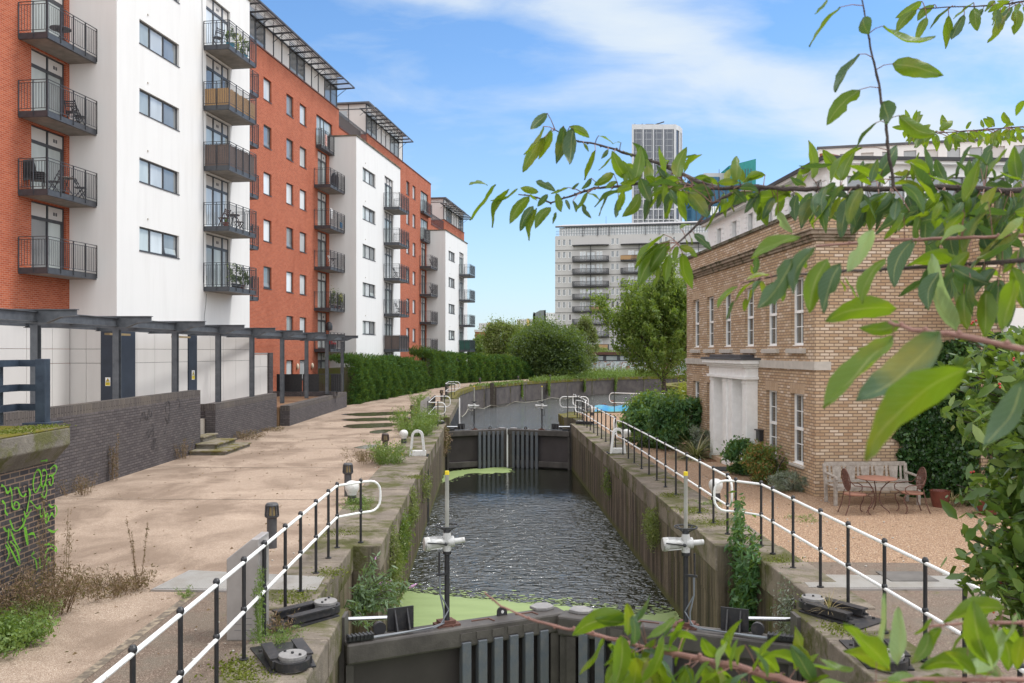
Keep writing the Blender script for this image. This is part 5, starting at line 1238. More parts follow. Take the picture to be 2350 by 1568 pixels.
mb = MB(); mb.box(-.40, .12, 4.36, 5.28, 0, .14); mb.box(-.40, .12, 6.22, 7.16, 0, .14); mb.build('doorstep', SOLD, H)
# attic storey
mb = MB(); X = .72; aw = [(c-.26, c+.26, 7.1, 7.72) for c in (1.6, 3.3, 5.04, 6.74, 8.35, 10.07)]
facade(mb, 'x', X, .9, 11.45, ZP-.1, 7.98, aw, .14, -1)
gw = [(X+.45+1.05*i, X+1.35+1.05*i, 6.95, 7.72) for i in range(7)]
facade(mb, 'y', .9, X, 8.6, ZP-.1, 7.98, gw, .12, -1)
mb.add([(X, 11.45, ZP), (8.6, 11.45, ZP), (8.6, 11.45, 7.98), (X, 11.45, 7.98)], [(0,1,2,3)]); mb.build('attic_wall', PWHITE, H, recalc=False)
mb = MB()
for a in aw: mb.box(X+.12, X+.13, a[0], a[1], a[2], a[3])
for g in gw: mb.box(g[0], g[1], 1.01, 1.02, g[2], g[3])
mb.build_each('attic_window', G_SASH, H)
mb = MB()
for a in aw:
    mb.box(X+.06, X+.11, (a[0]+a[1])/2-.02, (a[0]+a[1])/2+.02, a[2], a[3])
    for i in range(5): mb.box(X-.03, X, a[0]-.28, a[0]-.04-.03*(i % 2), a[2]-.1+.16*i, a[2]+.04+.16*i); mb.box(X-.03, X, a[1]+.04+.03*(i % 2), a[1]+.28, a[2]-.1+.16*i, a[2]+.04+.16*i)
for g in gw: mb.box((g[0]+g[1])/2-.02, (g[0]+g[1])/2+.02, .95, 1.0, g[2], g[3])
mb.build_each('attic_quoin', PWHITE, H)
mb = MB(); mb.box(X-.22, 8.8, .68, 11.65, 7.98, 8.06); mb.build('fascia', PWHITE, H)
mb = MB(); mb.box(X-.30, 8.9, .60, 11.73, 8.06, 8.14); mb.build('gutter', BLACK, H)
mb = MB().add([(X-.28, .62, 8.14), (8.9, .62, 8.14), (8.9, 11.7, 8.14), (X-.28, 11.7, 8.14), (X+1.6, 2.6, 8.42), (7, 2.6, 8.42), (7, 9.7, 8.42), (X+1.6, 9.7, 8.42)], [(0,1,5,4),(1,2,6,5),(2,3,7,6),(3,0,4,7),(4,5,6,7)]); mb.build('roof', SLATE, H)
MB().bar((X-.28, .62, 8.16), (X+1.6, 2.6, 8.44), .16, .07).bar((X-.28, 11.7, 8.16), (X+1.6, 9.7, 8.44), .16, .07).build('hip_tile', RTILE, H)
t = thing('letterbox', 'black wall letterbox beside the white porch', 'letterbox', hp(-.005, 3.78, .95), HR)
MB().box(-.12, 0, -.28, 0, 0, .28).build('box', BLACK, t, bevel=.01); MB().prism([(-.16,-.31),(0,-.31),(0,.03),(-.16,.03)], .28, .31).build('lid', BLACK, t); MB().box(-.126, -.12, -.22, -.06, .20, .225).build('slot', FRAME, t)
# white garden wall behind ivy
t = thing('white_wall', 'white painted wall panel seen between the ivy and the cherry leaves', 'wall', hp(3.3, -1.6), HR)
MB().box(0.25, 6, -.1, .1, 2.2, 4.35).build('wall', WHITE, t); MB().box(1.02, 1.10, -.16, -.10, 2.2, 4.35).build('downpipe', BLACK, t)
DOORM = mat('coir mat', (.20,.095,.05), (.14,.07,.04), rough=.95, scale=40); RUBM = mat('rubber mat', (.02,.02,.02), (.035,.033,.03), rough=.8)
for lab, c, m in (('black rubber doormat in front of the right-hand porch door', (-.72, 4.85), RUBM), ('brown coir doormat in front of the left-hand porch door', (-.62, 7.0), DOORM)):
    t = thing('doormat', lab, 'doormat', hp(c[0], c[1], .006), HR); MB().box(-.27, .27, -.42, .42, 0, .018).build('mat', m, t)
    mb = MB()
    for i in range(6): mb.box(-.25+.09*i, -.23+.09*i, -.40, .40, .018, .026)
    mb.build('rib', m, t)
# ---------------------------------------------------------------- garden furniture
def bench():
    t = thing('garden_bench', 'weathered grey wooden bench against the brick wall', 'bench', (8.06, 19.55, 0), R(3))
    L_ = .94
    leg = MB().box(-.035, .035, -.035, .035, 0, .62).build('leg', OLDW, t, bevel=.006, loc=(-L_, -.28, 0)); inst(leg, t, (L_, -.28, 0))
    bl = MB().bar((0, 0, 0), (0, .03, .42), .07, .06).bar((0, .03, .42), (0, .12, .86), .07, .06).build('leg', OLDW, t, bevel=.006, loc=(-L_, .22, 0)); inst(bl, t, (L_, .22, 0))
    mb = MB(); 
    for i in range(5): mb.box(-L_, L_, -.30+.105*i, -.21+.105*i, .40, .42)
    mb.box(-L_, L_, -.315, -.29, .33, .42); mb.build('seat', OLDW, t, bevel=.004)
    mb = MB(); mb.bar((-L_, .33, .85), (L_, .33, .85), .045, .09); mb.bar((-L_, .27, .47), (L_, .27, .47), .04, .06)
    n = 5
    for i in range(n):
        x = -L_+.28+i*.33; mb.add([(x-.11, .31, .80), (x+.11, .31, .80), (x+.075, .28, .50), (x-.075, .28, .50), (x-.11, .33, .80), (x+.11, .33, .80), (x+.075, .30, .50), (x-.075, .30, .50)], [(0,1,2,3),(7,6,5,4),(0,3,7,4),(1,5,6,2),(0,4,5,1),(3,2,6,7)])
    for i in range(n+1): x = -L_+.115+i*.33; mb.bar((x, .32, .82), (x, .28, .49), .05, .02, up=(0,1,0))
    mb.build('backrest', OLDW, t, bevel=.003)
    for s in (-1, 1): MB().tube([(s*L_, .30, .66), (s*L_, .1, .655), (s*L_, -.2, .64), (s*L_, -.34, .62), (s*L_, -.36, .58)], .03, 8).build('armrest', OLDW, t, smooth=True)
bench()
def table():
    t = thing('bistro_table', 'round rust-coloured metal table in front of the bench', 'table', (7.74, 18.5, 0))
    MB().lathe([(.395,.705),(.405,.71),(.405,.722),(.39,.728),(.001,.728)], n=40).build('tabletop', RUSTT, t, smooth=True)
    for k in range(3):
        a = R(80+120*k); c, s = math.cos(a), math.sin(a)
        P = [(.30, .70), (.20, .62), (.10, .50), (.055, .36), (.06, .25), (.13, .12), (.24, .05), (.27, .0)]
        MB().tube([(r*c, r*s, z) for r, z in P], .011, 7).build('leg', RUST, t, smooth=True)
table()
def chair(label, x, y, rz):
    t = thing('bistro_chair', label, 'chair', (x, y, 0), rz, 'rusty iron garden chairs')
    MB().prism([(.23*math.cos(R(a)), .22*math.sin(R(a))) for a in range(0, 360, 20)], .40, .43).build('seat', RUSTT, t, bevel=.006)
    mb = MB(); oval = [(-.20-.04*math.sin(R(a)), .17*math.cos(R(a)), .72+.23*math.sin(R(a))) for a in range(0, 360, 18)]
    mb.tube(oval, .013, 7, closed=True)
    for u in (-.10, -.05, 0, .05, .10): h = .23*math.sqrt(1-(u/.17)**2); mb.tube([(-.20+.04*h/.23, u, .72-h), (-.20-.04*h/.23, u, .72+h)], .011, 5)
    for v in (-.12, -.04, .04, .12): h = .17*math.sqrt(1-(v/.23)**2); mb.tube([(-.20-.04*v/.23, -h, .72+v), (-.20-.04*v/.23, h, .72+v)], .009, 5)
    mb.build('backrest', RUST, t)
    for s in (-1, 1):
        MB().tube([(.20, s*.16, .41), (.27, s*.18, .36), (.27, s*.18, .27), (.20, s*.17, .14), (.20, s*.17, .05), (.25, s*.18, 0)], .012, 6).build('leg', RUST, t, smooth=True)
        MB().tube([(-.18, s*.12, .50), (-.19, s*.15, .38), (-.22, s*.17, .2), (-.30, s*.18, 0)], .011, 6).build('leg', RUST, t, smooth=True)
        MB().tube([(-.20, s*.16, .72), (-.12, s*.22, .62), (.05, s*.25, .61), (.20, s*.25, .60), (.27, s*.23, .55), (.26, s*.22, .47), (.18, s*.19, .43)], .011, 6).build('armrest', RUST, t, smooth=True)
chair('rusty garden chair left of the table with its oval back to the path', 7.20, 18.28, R(5)); chair('rusty garden chair right of the table facing it', 8.47, 18.45, R(184))
def pot(label, x, y, r, h):
    t = thing('plant_pot', label, 'plant pot', (x, y, 0)); MB().lathe([(r*.72,0),(r*.95,h*.6),(r,h*.93),(r*1.04,h),(r*.93,h),(r*.88,h*.8)], n=28).build('pot', TERRA, t, smooth=True)
    MB().lathe([(r*.88,h*.78),(.001,h*.8)], n=20).build('soil', SOIL, t); return t
pot('tall terracotta pot beside the ivy at the end of the bench', 9.38, 19.1, .205, .36); POT2 = pot('wide terracotta pot holding dry straw grass', 9.95, 18.2, .26, .33)
# ---------------------------------------------------------------- boats and debris by the quay
t = thing('work_boat', 'low boat under a blue and green tarpaulin moored at the quay', 'boat', (6.2, 51.2, -1.35), R(-4))
MB().add([(-1.6,-.8,0),(2.8,-.8,0),(3.3,0,.05),(2.8,.8,0),(-1.6,.8,0),(-1.7,-1,1.25),(2.9,-1,1.25),(3.6,0,1.3),(2.9,1,1.25),(-1.7,1,1.25)], [(0,1,2,3,4),(9,8,7,6,5),(0,5,6,1),(1,6,7,2),(2,7,8,3),(3,8,9,4),(4,9,5,0)]).build('hull', BLACKM, t)
vs = []; nx, ny = 26, 12; r = random.Random(3)
for i in range(nx):
    for j in range(ny): x = -1.6+4.8*i/(nx-1); y = -.95+1.9*j/(ny-1); vs.append((x, y, 1.30+.28*(1-(y/.95)**2)+.05*math.sin(x*5)+r.uniform(-.03, .03)))
MB().add(vs, [(i*ny+j, (i+1)*ny+j, (i+1)*ny+j+1, i*ny+j+1) for i in range(nx-1) for j in range(ny-1)]).build('tarpaulin', TARP, t, smooth=True)
t = thing('rubbish_barge', 'open barge heaped with broken bricks and planks behind the tarpaulined boat', 'barge', (7.6, 54.6, -1.5), R(-3))
MB().box(-2.6, 2.8, -1, 1, 0, 1.2).build('hull', BLACKM, t, bevel=.05)
BRK = [RUSTT, OLDW, TERRA, STONE]
for nm, mi in (('brick_rubble', 0), ('broken_plank', 1)):
    mb = MB(); r = random.Random(9+mi)
    for i in range(90):
        M = Matrix.Translation((r.gauss(-.8, .8) if r.random() < .6 else r.uniform(-2, 2.4), r.uniform(-.8, .8), 1.2+abs(r.gauss(0, .18)))) @ Matrix.Rotation(r.uniform(0, 6), 4, 'Z') @ Matrix.Rotation(r.uniform(-.6, .6), 4, 'X')
        s = (.22, .11, .08) if mi == 0 else (r.uniform(.3, .9), .1, .03); mb.cbox((0, 0, 0), s, M)
    mb.build(nm, BRK[mi], t)
MB().box(1.2, 2.6, -.5, .6, 1.2, 1.75).build('crate', BLACKM, t)
# mooring rope and pile
t = thing('mooring_pile', 'dark timber pile standing against the curved embankment', 'pile', (-2.0, 87.3, -2.4)); MB().box(-.2, .2, -.2, .2, 0, 2.7).build('pile', TIMBER, t, bevel=.04); MB().box(.25, .45, -.1, .1, 0, 2.3).build('fender_timber', TIMBER, t)
rp = [at(x, y, Y) for x, y, Y in ((1052,948,58),(1060,957,60),(1068,950,62),(1074,939,64),(1082,944,68),(1091,936,72),(1110,938,78),(1127,930,85),(1145,933,85),(1160,932,84),(1182,922,84),(1205,924,86),(1240,920,88),(1266,913,90),(1295,916,93),(1330,908,98))]
tag(MB().tube(rp, .03, 6).build('boom_rope', ROPE), 'pale rope boom sagging across the pool in front of the dark embankment', 'rope')
t = thing('depth_pole', 'white pole standing in the water beside the ribbed left wall', 'pole', at(1054.5, 985, 41.9)); MB().lathe([(.03,-1.5),(.03,1.5)], n=8).build('pole', PWHITE, t)
mb = MB()
for i in range(16): y = 45.0+i*1.05; mb.box(XL(y)+.0, XL(y)+.09, y-.06, y+.06, -2.6, -.35)
sp_ = mb.build('sheet_pile_wall', STEEL); tag(sp_, 'grey ribbed sheet piling along the left bank beyond the far gate', 'piling')
# ================================================================ buildings in the distance
def grid_building(name, label, loc, rz, w_, d_, h_, wallm, win, glm, frame=None, roof=None, group=None):
    """win: (u list of (u0,u1), v list of (v0,v1)) openings on the side facing the camera (local -y)"""
    t = thing(name, label, 'building', loc, rz, group)
    mb = MB(); us, vs = win; holes = [(a, b, c, d) for a, b in us for c, d in vs]
    facade(mb, 'y', 0, 0, w_, 0, h_, holes, .25, -1)
    mb.box(0, w_, .3, d_, 0, h_-.02); mb.add([(0,0,h_),(w_,0,h_),(w_,.3,h_),(0,.3,h_)], [(0,1,2,3)]); mb.add([(0,0,0),(0,.3,0),(0,.3,h_),(0,0,h_)], [(0,1,2,3)]); mb.add([(w_,0,0),(w_,.3,0),(w_,.3,h_),(w_,0,h_)], [(0,1,2,3)])
    mb.build('wall', wallm, t, recalc=False)
    g0 = None; cache = {}
    for a, b, c, d in holes:
        k = (round(b-a, 2), round(d-c, 2))
        if k not in cache: cache[k] = MB().box(0, b-a, .18, .2, 0, d-c).build('window', glm, t, loc=(a, 0, c))
        elif len(holes) <= 110: inst(cache[k], t, (a, 0, c))
        else: cache.setdefault('rest', MB()).box(a, b, .18, .2, c, d)
    if 'rest' in cache: o = cache['rest'].build('window', glm, t); o['kind'] = 'stuff'
    return t
# beige apartment slab with oval balconies
def slab():
    W_, Hh = 46, 29.4; ang = R(-11); loc = Vector((9.7, 196, 0))
    fl = [1.0+2.8*i for i in range(10)]
    cols = [8.3, 32.8]
    sm = [(.6, 1.2), (1.75, 2.35), (3.1, 3.6), (12.6, 13.2), (13.7, 14.2), (23.1, 23.7), (24.3, 24.9), (26, 26.6)]
    us = sm; vs = [(z+1.1, z+2.35) for z in fl if z < 27]
    t = grid_building('apartment_slab', 'ten-storey beige apartment block with curved dark balconies in the distance', loc, ang, W_, 14, Hh, BEIGE, (us, vs), G_DARK)
    mb = MB()
    for z in fl: mb.box(-.02, W_, -.06, 0, z-.10, z+.08)
    mb.build('storey_band', mat('grey band', (.24,.23,.22)), t)
    fr = MB()
    for u in us:
        for v in vs: fr.box(u[0]-.08, u[0], -.05, .1, v[0], v[1]); fr.box(u[1], u[1]+.08, -.05, .1, v[0], v[1]); fr.box(u[0]-.1, u[1]+.1, -.08, .1, v[0]-.1, v[0])
    fr.build('window_surround', PWHITE, t)
    b0 = None
    for cx_ in (4.0, 14.7, 27.5):
        for i, z in enumerate(fl[:9]):
            if b0 is None:
                P = [(0, 0)]+[(4.05-4.05*math.cos(R(180*k/12)), -.9-.65*math.sin(R(180*k/12))) for k in range(13)]+[(8.1, 0)]
                b0 = MB().prism(P, 0, .28).build('balcony', BLACKM, t, loc=(cx_, 0, z))
                rl_ = MB(); e = P[1:-1]
                for zz_ in (.45, 1.25): rl_.tube([(x, y, zz_) for x, y in e], .05, 4)
                for k in range(len(e)-1):
                    for f in np.linspace(0, 1, 6): x = e[k][0]*(1-f)+e[k+1][0]*f; y = e[k][1]*(1-f)+e[k+1][1]*f; rl_.box(x-.03, x+.03, y-.02, y+.02, .28, 1.25)
                rl0 = rl_.build('railing', FRAME, b0)
                dr = MB(); 
                for a in (1.6, 2.3, 5.3, 6.0): dr.box(a, a+.6, -.06, -.02, .3, 2.4)
                dr0 = dr.build('french_window', PWHITE, b0); gl = MB()
                for a in (1.7, 2.4, 5.4, 6.1): gl.box(a, a+.4, -.09, -.06, .5, 2.25)
                gl.box(3.2, 4.9, -.05, -.02, .5, 2.2); gl0 = gl.build('pane', G_PALE, b0); k0 = (rl0, dr0, gl0)
            else:
                o = inst(b0, t, (cx_, 0, z))
                for x in k0: c = x.copy(); col.objects.link(c); c.parent = o
        MB().box(cx_+3.95, cx_+4.1, -.5, -.3, 1, 27).build('drainpipe', FRAME, t)
        MB().prism([(cx_+x, y) for x, y in [(0, 0)]+[(4.05-4.05*math.cos(R(180*k/12)), -.9-.65*math.sin(R(180*k/12))) for k in range(13)]+[(8.1, 0)]], 27.0, 27.2).build('top_canopy', BLACKM, t)
    for cx_, i in ((4.2+4.1, 1), (14.7, 8), (4.2+4.1, 4)): MB().box(cx_, cx_+3.6, -1.5, -1.4, fl[i]+.3, fl[i]+1.2).build('timber_screen', PLANK, t)
    ph = MB().box(.8, W_-.5, 1.2, 13, Hh, Hh+2.0).build('penthouse', G_PALE, t)
    mb = MB()
    for i in range(75): mb.box(.8+.6*i, .8+.6*i+.18, 1.05, 1.2, Hh, Hh+2.0)
    mb.build('penthouse_mullion', PWHITE, t)
    mb = MB(); 
    for z in (.45, 1.1): mb.box(.2, W_, .25, .3, Hh+z, Hh+z+.06)
    for i in range(120): mb.box(.2+.38*i, .23+.38*i, .26, .29, Hh, Hh+1.1)
    mb.build('roof_railing', FRAME, t)
    mb = MB().add([(0,.4,Hh+2.0),(W_,.4,Hh+2.0),(W_,.4,Hh+2.35),(0,.4,Hh+2.35),(0,13,Hh+2.3),(W_,13,Hh+2.3),(W_,4,Hh+3.1),(1.5,4,Hh+3.1)], [(0,1,2,3),(3,2,6,7),(7,6,5,4)]); mb.build('roof', PALESTEEL, t)
    MB().box(0, W_, .3, .42, Hh+1.95, Hh+2.25).build('roof_edge', FRAME, t)
    mb = MB()
    for x in (6.2, 9.4, 12, 20, 23, 26): mb.box(x, x+.15, -.3, .2, Hh-.2, Hh+2.2)
    mb.build('rafter_post', FRAME, t)
    MB().lathe([(.04,0),(.03,2.2)], (11, 5, Hh+2.7), 6).build('aerial', FRAME, t)
slab()
# tall tower
def tower():
    D_ = 420; s_ = D_/FD; x0, x1, x2, x3 = 1452, 1549, 1563, 1571
    base = Vector(((x0-1175)*s_, D_, 0)); t = thing('residential_tower', 'tall white-framed glass residential tower on the skyline', 'tower', base)
    W_ = (x1-x0)*s_; Ht = (807.6-286)*s_+3.4
    plan = [(0, 0), (W_, 0), (W_+2.6, 3.4), (W_+4.6, 8), (W_+4.6, 20), (3, 20)]
    MB().prism(plan, 0, Ht).build('glazed_core', G_TOWER, t)
    mb = MB()
    def rib(a, b, zz_list, verts, z0=0):
        a, b = Vector((*a, 0)), Vector((*b, 0)); d = b-a; l = d.length; d.normalize(); nn = Vector((d.y, -d.x, 0))
        for f, w_ in verts:
            c = a+d*l*f; mb.bar(c+nn*.1+Vector((0,0,z0)), c+nn*.1+Vector((0,0,Ht)), w_, .7, up=nn)
        for z, h_ in zz_list: mb.bar(a+nn*.05+Vector((0,0,z)), b+nn*.05+Vector((0,0,z)), .5, h_)
    fl = [(Ht-1.2, 2.4)]+[(Ht-36-4.9*i*1.0, .55) for i in range(15)]
    rib(plan[0], plan[1], fl, [(0, .9), (.245, .5), (.485, .5), (.725, .5), (1, 1.1)])
    rib(plan[1], plan[2], [(Ht-1.2, 2.4)]+[(Ht-27-6.3*i, .9) for i in range(12)], [(1, 1.0)])
    rib(plan[2], plan[3], [(Ht-1.2, 2.6)], [(.5, .5), (1, .8)])
    for f in (.12, .365, .605, .86): mb.bar((W_*f, -.1, 0), (W_*f, -.1, Ht-37), .4, .6, up=(0,1,0))
    mb.build('white_frame', mat('tower frame', (.60,.60,.61), (.52,.52,.54)), t)
    mb = MB()
    for i in range(5):
        for j in range(36):
            z = 2+j*3.05
            for f in (.3, .62): x = W_*(.245*i+.245*f) if i < 4 else None; 
            if i < 4: mb.box(W_*.245*i+.9, W_*.245*(i+1)-.5, -.06, 0, z, z+.28)
    for i in range(8): mb.box(W_*.1225*i+1.5, W_*.1225*i+1.7, -.07, 0, 0, Ht-2)
    mb.build('mullion', mat('tower mullion', (.35,.36,.38)), t)
    mb = MB(); mb.box(7, 11, 5, 8, Ht, Ht+1.6); mb.bar((11, 5, Ht+1), (16, 5, Ht+2.6), .5, .5); mb.bar((12, 5, Ht), (13, 5, Ht+1.8), .6, .6); mb.lathe([(.3,0),(.2,1.2)], (1.5, 3, Ht), 6); mb.lathe([(.3,0),(.2,1.2)], (5, 3, Ht), 6); mb.build('roof_crane', FRAME, t)
tower()
def teal():
    D_ = 350; s_ = D_/FD; X = lambda x: (x-1175)*s_; Z = lambda y: EYE+(807.6-y)*s_
    t = thing('blue_glass_tower', 'blue and teal glass apartment towers with a concrete core', 'tower', (X(1589), D_, 0)); T = Matrix.Translation((-X(1589), -D_, 0))
    MB(T).box(X(1589), X(1650), D_, D_+16, 0, Z(406)).build('blue_block', G_BLUE, t)
    MB(T).box(X(1626), X(1678), D_+8, D_+20, 0, Z(388)).build('concrete_core', BEIGE, t)
    mb = MB(T).add([(X(1676), D_+2, 0), (X(1738), D_+2, 0), (X(1738), D_+2, Z(362)), (X(1676), D_+2, Z(378)), (X(1676), D_+16, 0), (X(1741), D_+16, 0), (X(1741), D_+16, Z(362)), (X(1676), D_+16, Z(378))], [(0,1,2,3),(4,7,6,5),(1,5,6,2),(3,2,6,7),(0,3,7,4)]); mb.build('teal_block', G_TEAL, t)
    MB(T).box(X(1650), X(1741), D_-1, D_+10, 0, Z(424)).build('lower_block', G_BLUE, t)
    mb = MB(T)
    for i in range(16): z = 3.0*i*1.02; mb.box(X(1589), X(1650), D_-.15, D_, z, z+.5); mb.box(X(1650), X(1741), D_-1.15, D_-1, z, z+.5)
    mb.build('storey_band', BLUEST, t); mb = MB(T)
    for x in (1597, 1609, 1621, 1634, 1650): mb.box(X(x), X(x)+.3, D_-.2, D_, 0, Z(407))
    for x in (1664, 1678, 1700, 1720): mb.box(X(x), X(x)+.3, D_-1.2, D_-1, 0, Z(425))
    mb.build('blue_mullion', BLUEST, t); mb = MB(T)
    for x in (1688, 1694, 1700, 1713, 1719, 1726): mb.box(X(x), X(x)+.25, D_+1.8, D_+2, Z(424), Z(385))
    mb.build('mullion', FRAME, t)
    mb = MB(T)
    for z in (8, 14, 20, 26, 32, 38, 44): mb.box(X(1585), X(1589), D_, D_+4, z, z+1)
    mb.build('side_balcony', BLUEST, t)
    mb = MB(T)
    for x in (1597, 1602, 1607, 1611): mb.box(X(x), X(x)+.5, D_-26, D_-25, Z(492)*.925, Z(472)*.925)
    mb.box(X(1596), X(1613), D_-25.5, D_-25, Z(500)*.925, Z(497)*.925); mb.lathe([(.2,0),(.2,30)], (X(1604), D_-25.3, Z(500)*.925-28), 6); mb.build('phone_mast', PWHITE, t)
    MB(T).lathe([(.15,0),(.1,2)], (X(1664), D_+10, Z(388)), 6).build('aerial', FRAME, t)
teal()
# long white roofline behind the house
t = thing('white_office', 'long white modern building showing above the roof of the brick house', 'building', (21.1, 60, 0), math.atan2(-2.9, 12.4))
mb = MB(); hl = [(1.4+i*1.35, 2.2+i*1.35, 16.15, 16.95) for i in range(24)]; facade(mb, 'y', 0, 0, 40, 0, 17.35, hl, .15, -1); mb.add([(0,0,0),(0,8,0),(0,8,17.35),(0,0,17.35)], [(0,1,2,3)]); mb.add([(0,0,17.35),(40,0,17.35),(40,8,17.35),(0,8,17.35)], [(0,1,2,3)]); mb.build('wall', WHITE, t, recalc=False)
w0 = MB().box(0, .8, .12, .14, 0, .8).build('window', G_DARK, t, loc=(1.4, 0, 16.15)); w1 = MB().box(0, .8, .10, .14, 0, .8).build('blank_panel', BEIGE, t, loc=(1.4+1.35, 0, 16.15))
for i in range(2, 24): inst(w0 if i % 3 != 1 else w1, t, (1.4+i*1.35, 0, 16.15))
mb = MB(); mb.box(-.1, 40, -.12, .2, 17.35, 17.5); mb.build('roof_edge', SLATE, t); MB().box(-.02, 40, -.05, 0, 15.2, 15.3).build('ledge', FRAME, t)
# small far buildings
def far(name, label, x0, x1, yt, D_, wallm, nx, ny, yb=800, depth=10, wf=.5, stripe=None, roof=None):
    s_ = D_/FD; W_ = (x1-x0)*s_; Ht = (807.6-yt)*s_+3.4
    us = [(W_*(i+.5-wf/2)/nx, W_*(i+.5+wf/2)/nx) for i in range(nx)]; vs = [(Ht*(j+.30)/ny, Ht*(j+.74)/ny) for j in range(ny)]
    t = grid_building(name, label, ((x0-1175)*s_, D_, 0), 0, W_, depth, Ht, wallm, (us, vs), G_DARK)
    if stripe: MB().box(W_*stripe[0], W_*stripe[1], -.3, 0, 0, Ht+.5).build('yellow_stripe', mat('ochre panel', (.62,.45,.16)), t)
    if roof: MB().box(-.2, W_+.2, -.2, depth, Ht, Ht+.6).build('parapet', roof, t)
    return t
far('tower_block', 'pale distant tower block with ochre stripe at the left of the skyline gap', 1099, 1134, 742, 620, CREAM, 9, 11, stripe=(.58, .78))
far('tower_block', 'pale distant tower block with ochre stripe behind the green bushes', 1186, 1224, 733, 600, CREAM, 9, 12, stripe=(.60, .76))
far('red_terrace', 'small red brick victorian building between distant trees', 1090, 1119, 762, 230, RED, 5, 3, depth=12, roof=CREAM, wf=.35)
far('terrace_row', 'low dark brick terrace roofs behind the big bushes', 1190, 1238, 754, 260, DARKW, 8, 3, roof=DARKW)
far('white_block', 'distant white gridded office block next to the beige apartments', 1251, 1275, 718, 480, PWHITE, 6, 9)
t = thing('grey_arch_block', 'dark grey blocky building with a tall rectangular opening', 'building', ((1224-1175)*.2, 400, 0)); a = .2
MB().box(0, .8, 0, 8, 0, 21.5).box(5.0, 5.7, 0, 8, 0, 22.5).add([(0,0,16),(5.7,0,16),(5.7,0,22.6),(3,0,22.4),(0,0,20.8),(0,8,16),(5.7,8,16),(5.7,8,22.6),(3,8,22.4),(0,8,20.8)], [(0,1,2,3,4),(9,8,7,6,5),(0,5,6,1),(1,6,7,2),(2,7,8,3),(3,8,9,4),(4,9,5,0)]).build('wall', mat('zinc', (.20,.22,.22), rough=.6), t)
MB().box(.8, 5, 3, 6, 0, 10).build('window', G_BLUE, t)
# graffiti wall across the pool
def graffiti():
    m, t, b, o = newmat('painted graffiti'); co = objco(t)
    f = noise(t, mapping(t, co, scale=(1,1,1.3)), 1.1, 3, .6, 1.2)
    c = ramp(t, f, [(.30, (.33,.15,.11)), (.42, (.36,.24,.20)), (.47, (.42,.46,.50)), (.52, (.56,.57,.58)), (.58, (.30,.40,.45)), (.66, (.38,.22,.17)), (.75, (.28,.11,.09))], 'CONSTANT')
    setc(t, b, c); b.inputs['Roughness'].default_value = .8; return m
gm = graffiti(); p0 = Vector((7.0, 127, 0)); t = thing('graffiti_wall', 'low wall covered in pale bubble-letter graffiti across the pool', 'wall', p0, R(3))
MB().box(0, 26, 0, .4, 0, 2.0).build('wall', gm, t)
GW_ = mat('graffiti white', (.72,.73,.74), (.50,.55,.60), rough=.7); GB_ = mat('graffiti blue', (.28,.42,.50), (.35,.3,.4), rough=.7)
mb = MB(); r = random.Random(2)
letters = {'O': [[(.1,.1),(0,.5),(.2,1),(.5,.9),(.6,.4),(.4,.05),(.1,.1)]], 'Z': [[(0,.9),(.5,1),(.1,.5),(.5,.45),(.3,0),(0,.15)]], 'S': [[(.5,.95),(.1,.9),(.1,.55),(.5,.45),(.45,.05),(0,.1)]], 'M': [[(0,0),(.1,1),(.35,.3),(.6,1),(.7,0)]], 'W': [[(0,1),(.15,0),(.35,.7),(.5,0),(.75,1)]], 'E': [[(.5,1),(.1,.9),(.05,.1),(.5,0)],[(.1,.5),(.4,.5)]], 'R': [[(0,0),(.1,1),(.5,.8),(.15,.5),(.55,0)]]}
x = 1.9; Mg = Matrix(((1,0,0,0),(0,0,-1,0),(0,1,0,0),(0,0,0,1)))
for ch in 'OZSMWERSMOZ':
    for pl in letters[ch]: strokes(t, mb, [smooth_line([(x+px*1.35, .35+pz*1.45) for px, pz in pl], 1)], .24, .02, Mg)
    x += 1.12 if ch not in 'MW' else 1.35
mb.build('graffiti_lettering', GW_, t, recalc=False)
t2 = thing('rusty_shed', 'long shed with rust-red roof edge and grey windows behind the graffiti wall', 'shed', (9.2, 131, 0), R(2))
MB().box(0, 22, 0, 5, 0, 2.9).build('wall', FRAME, t2); MB().box(-.3, 23, -.4, 6, 2.95, 3.35).build('roof', RUST, t2)
mb = MB()
for i in range(10): mb.box(.8+2.1*i, 2.4+2.1*i, -.03, 0, 2.15, 2.75)
mb.build('window', G_MID, t2)
MB().box(.2, .5, -.3, 0, .3, 0)
# street lamp posts far away
for lab, x, yt, yb, D_ in (('thin distant grey mast left of the gap', 1143, 733, 790, 240), ('thin distant lamp post by the red brick building', 1116, 768, 808, 215)):
    p = at(x, yb, D_); t = thing('distant_post', lab, 'post', (p.x, p.y, 0)); MB().lathe([(.22,0),(.16,(807.6-yt)*D_/FD+3.4)], n=8).build('post', FRAME, t); MB().box(-.9, .1, -.15, .15, (807.6-yt)*D_/FD+3.2, (807.6-yt)*D_/FD+3.4).build('arm', FRAME, t)
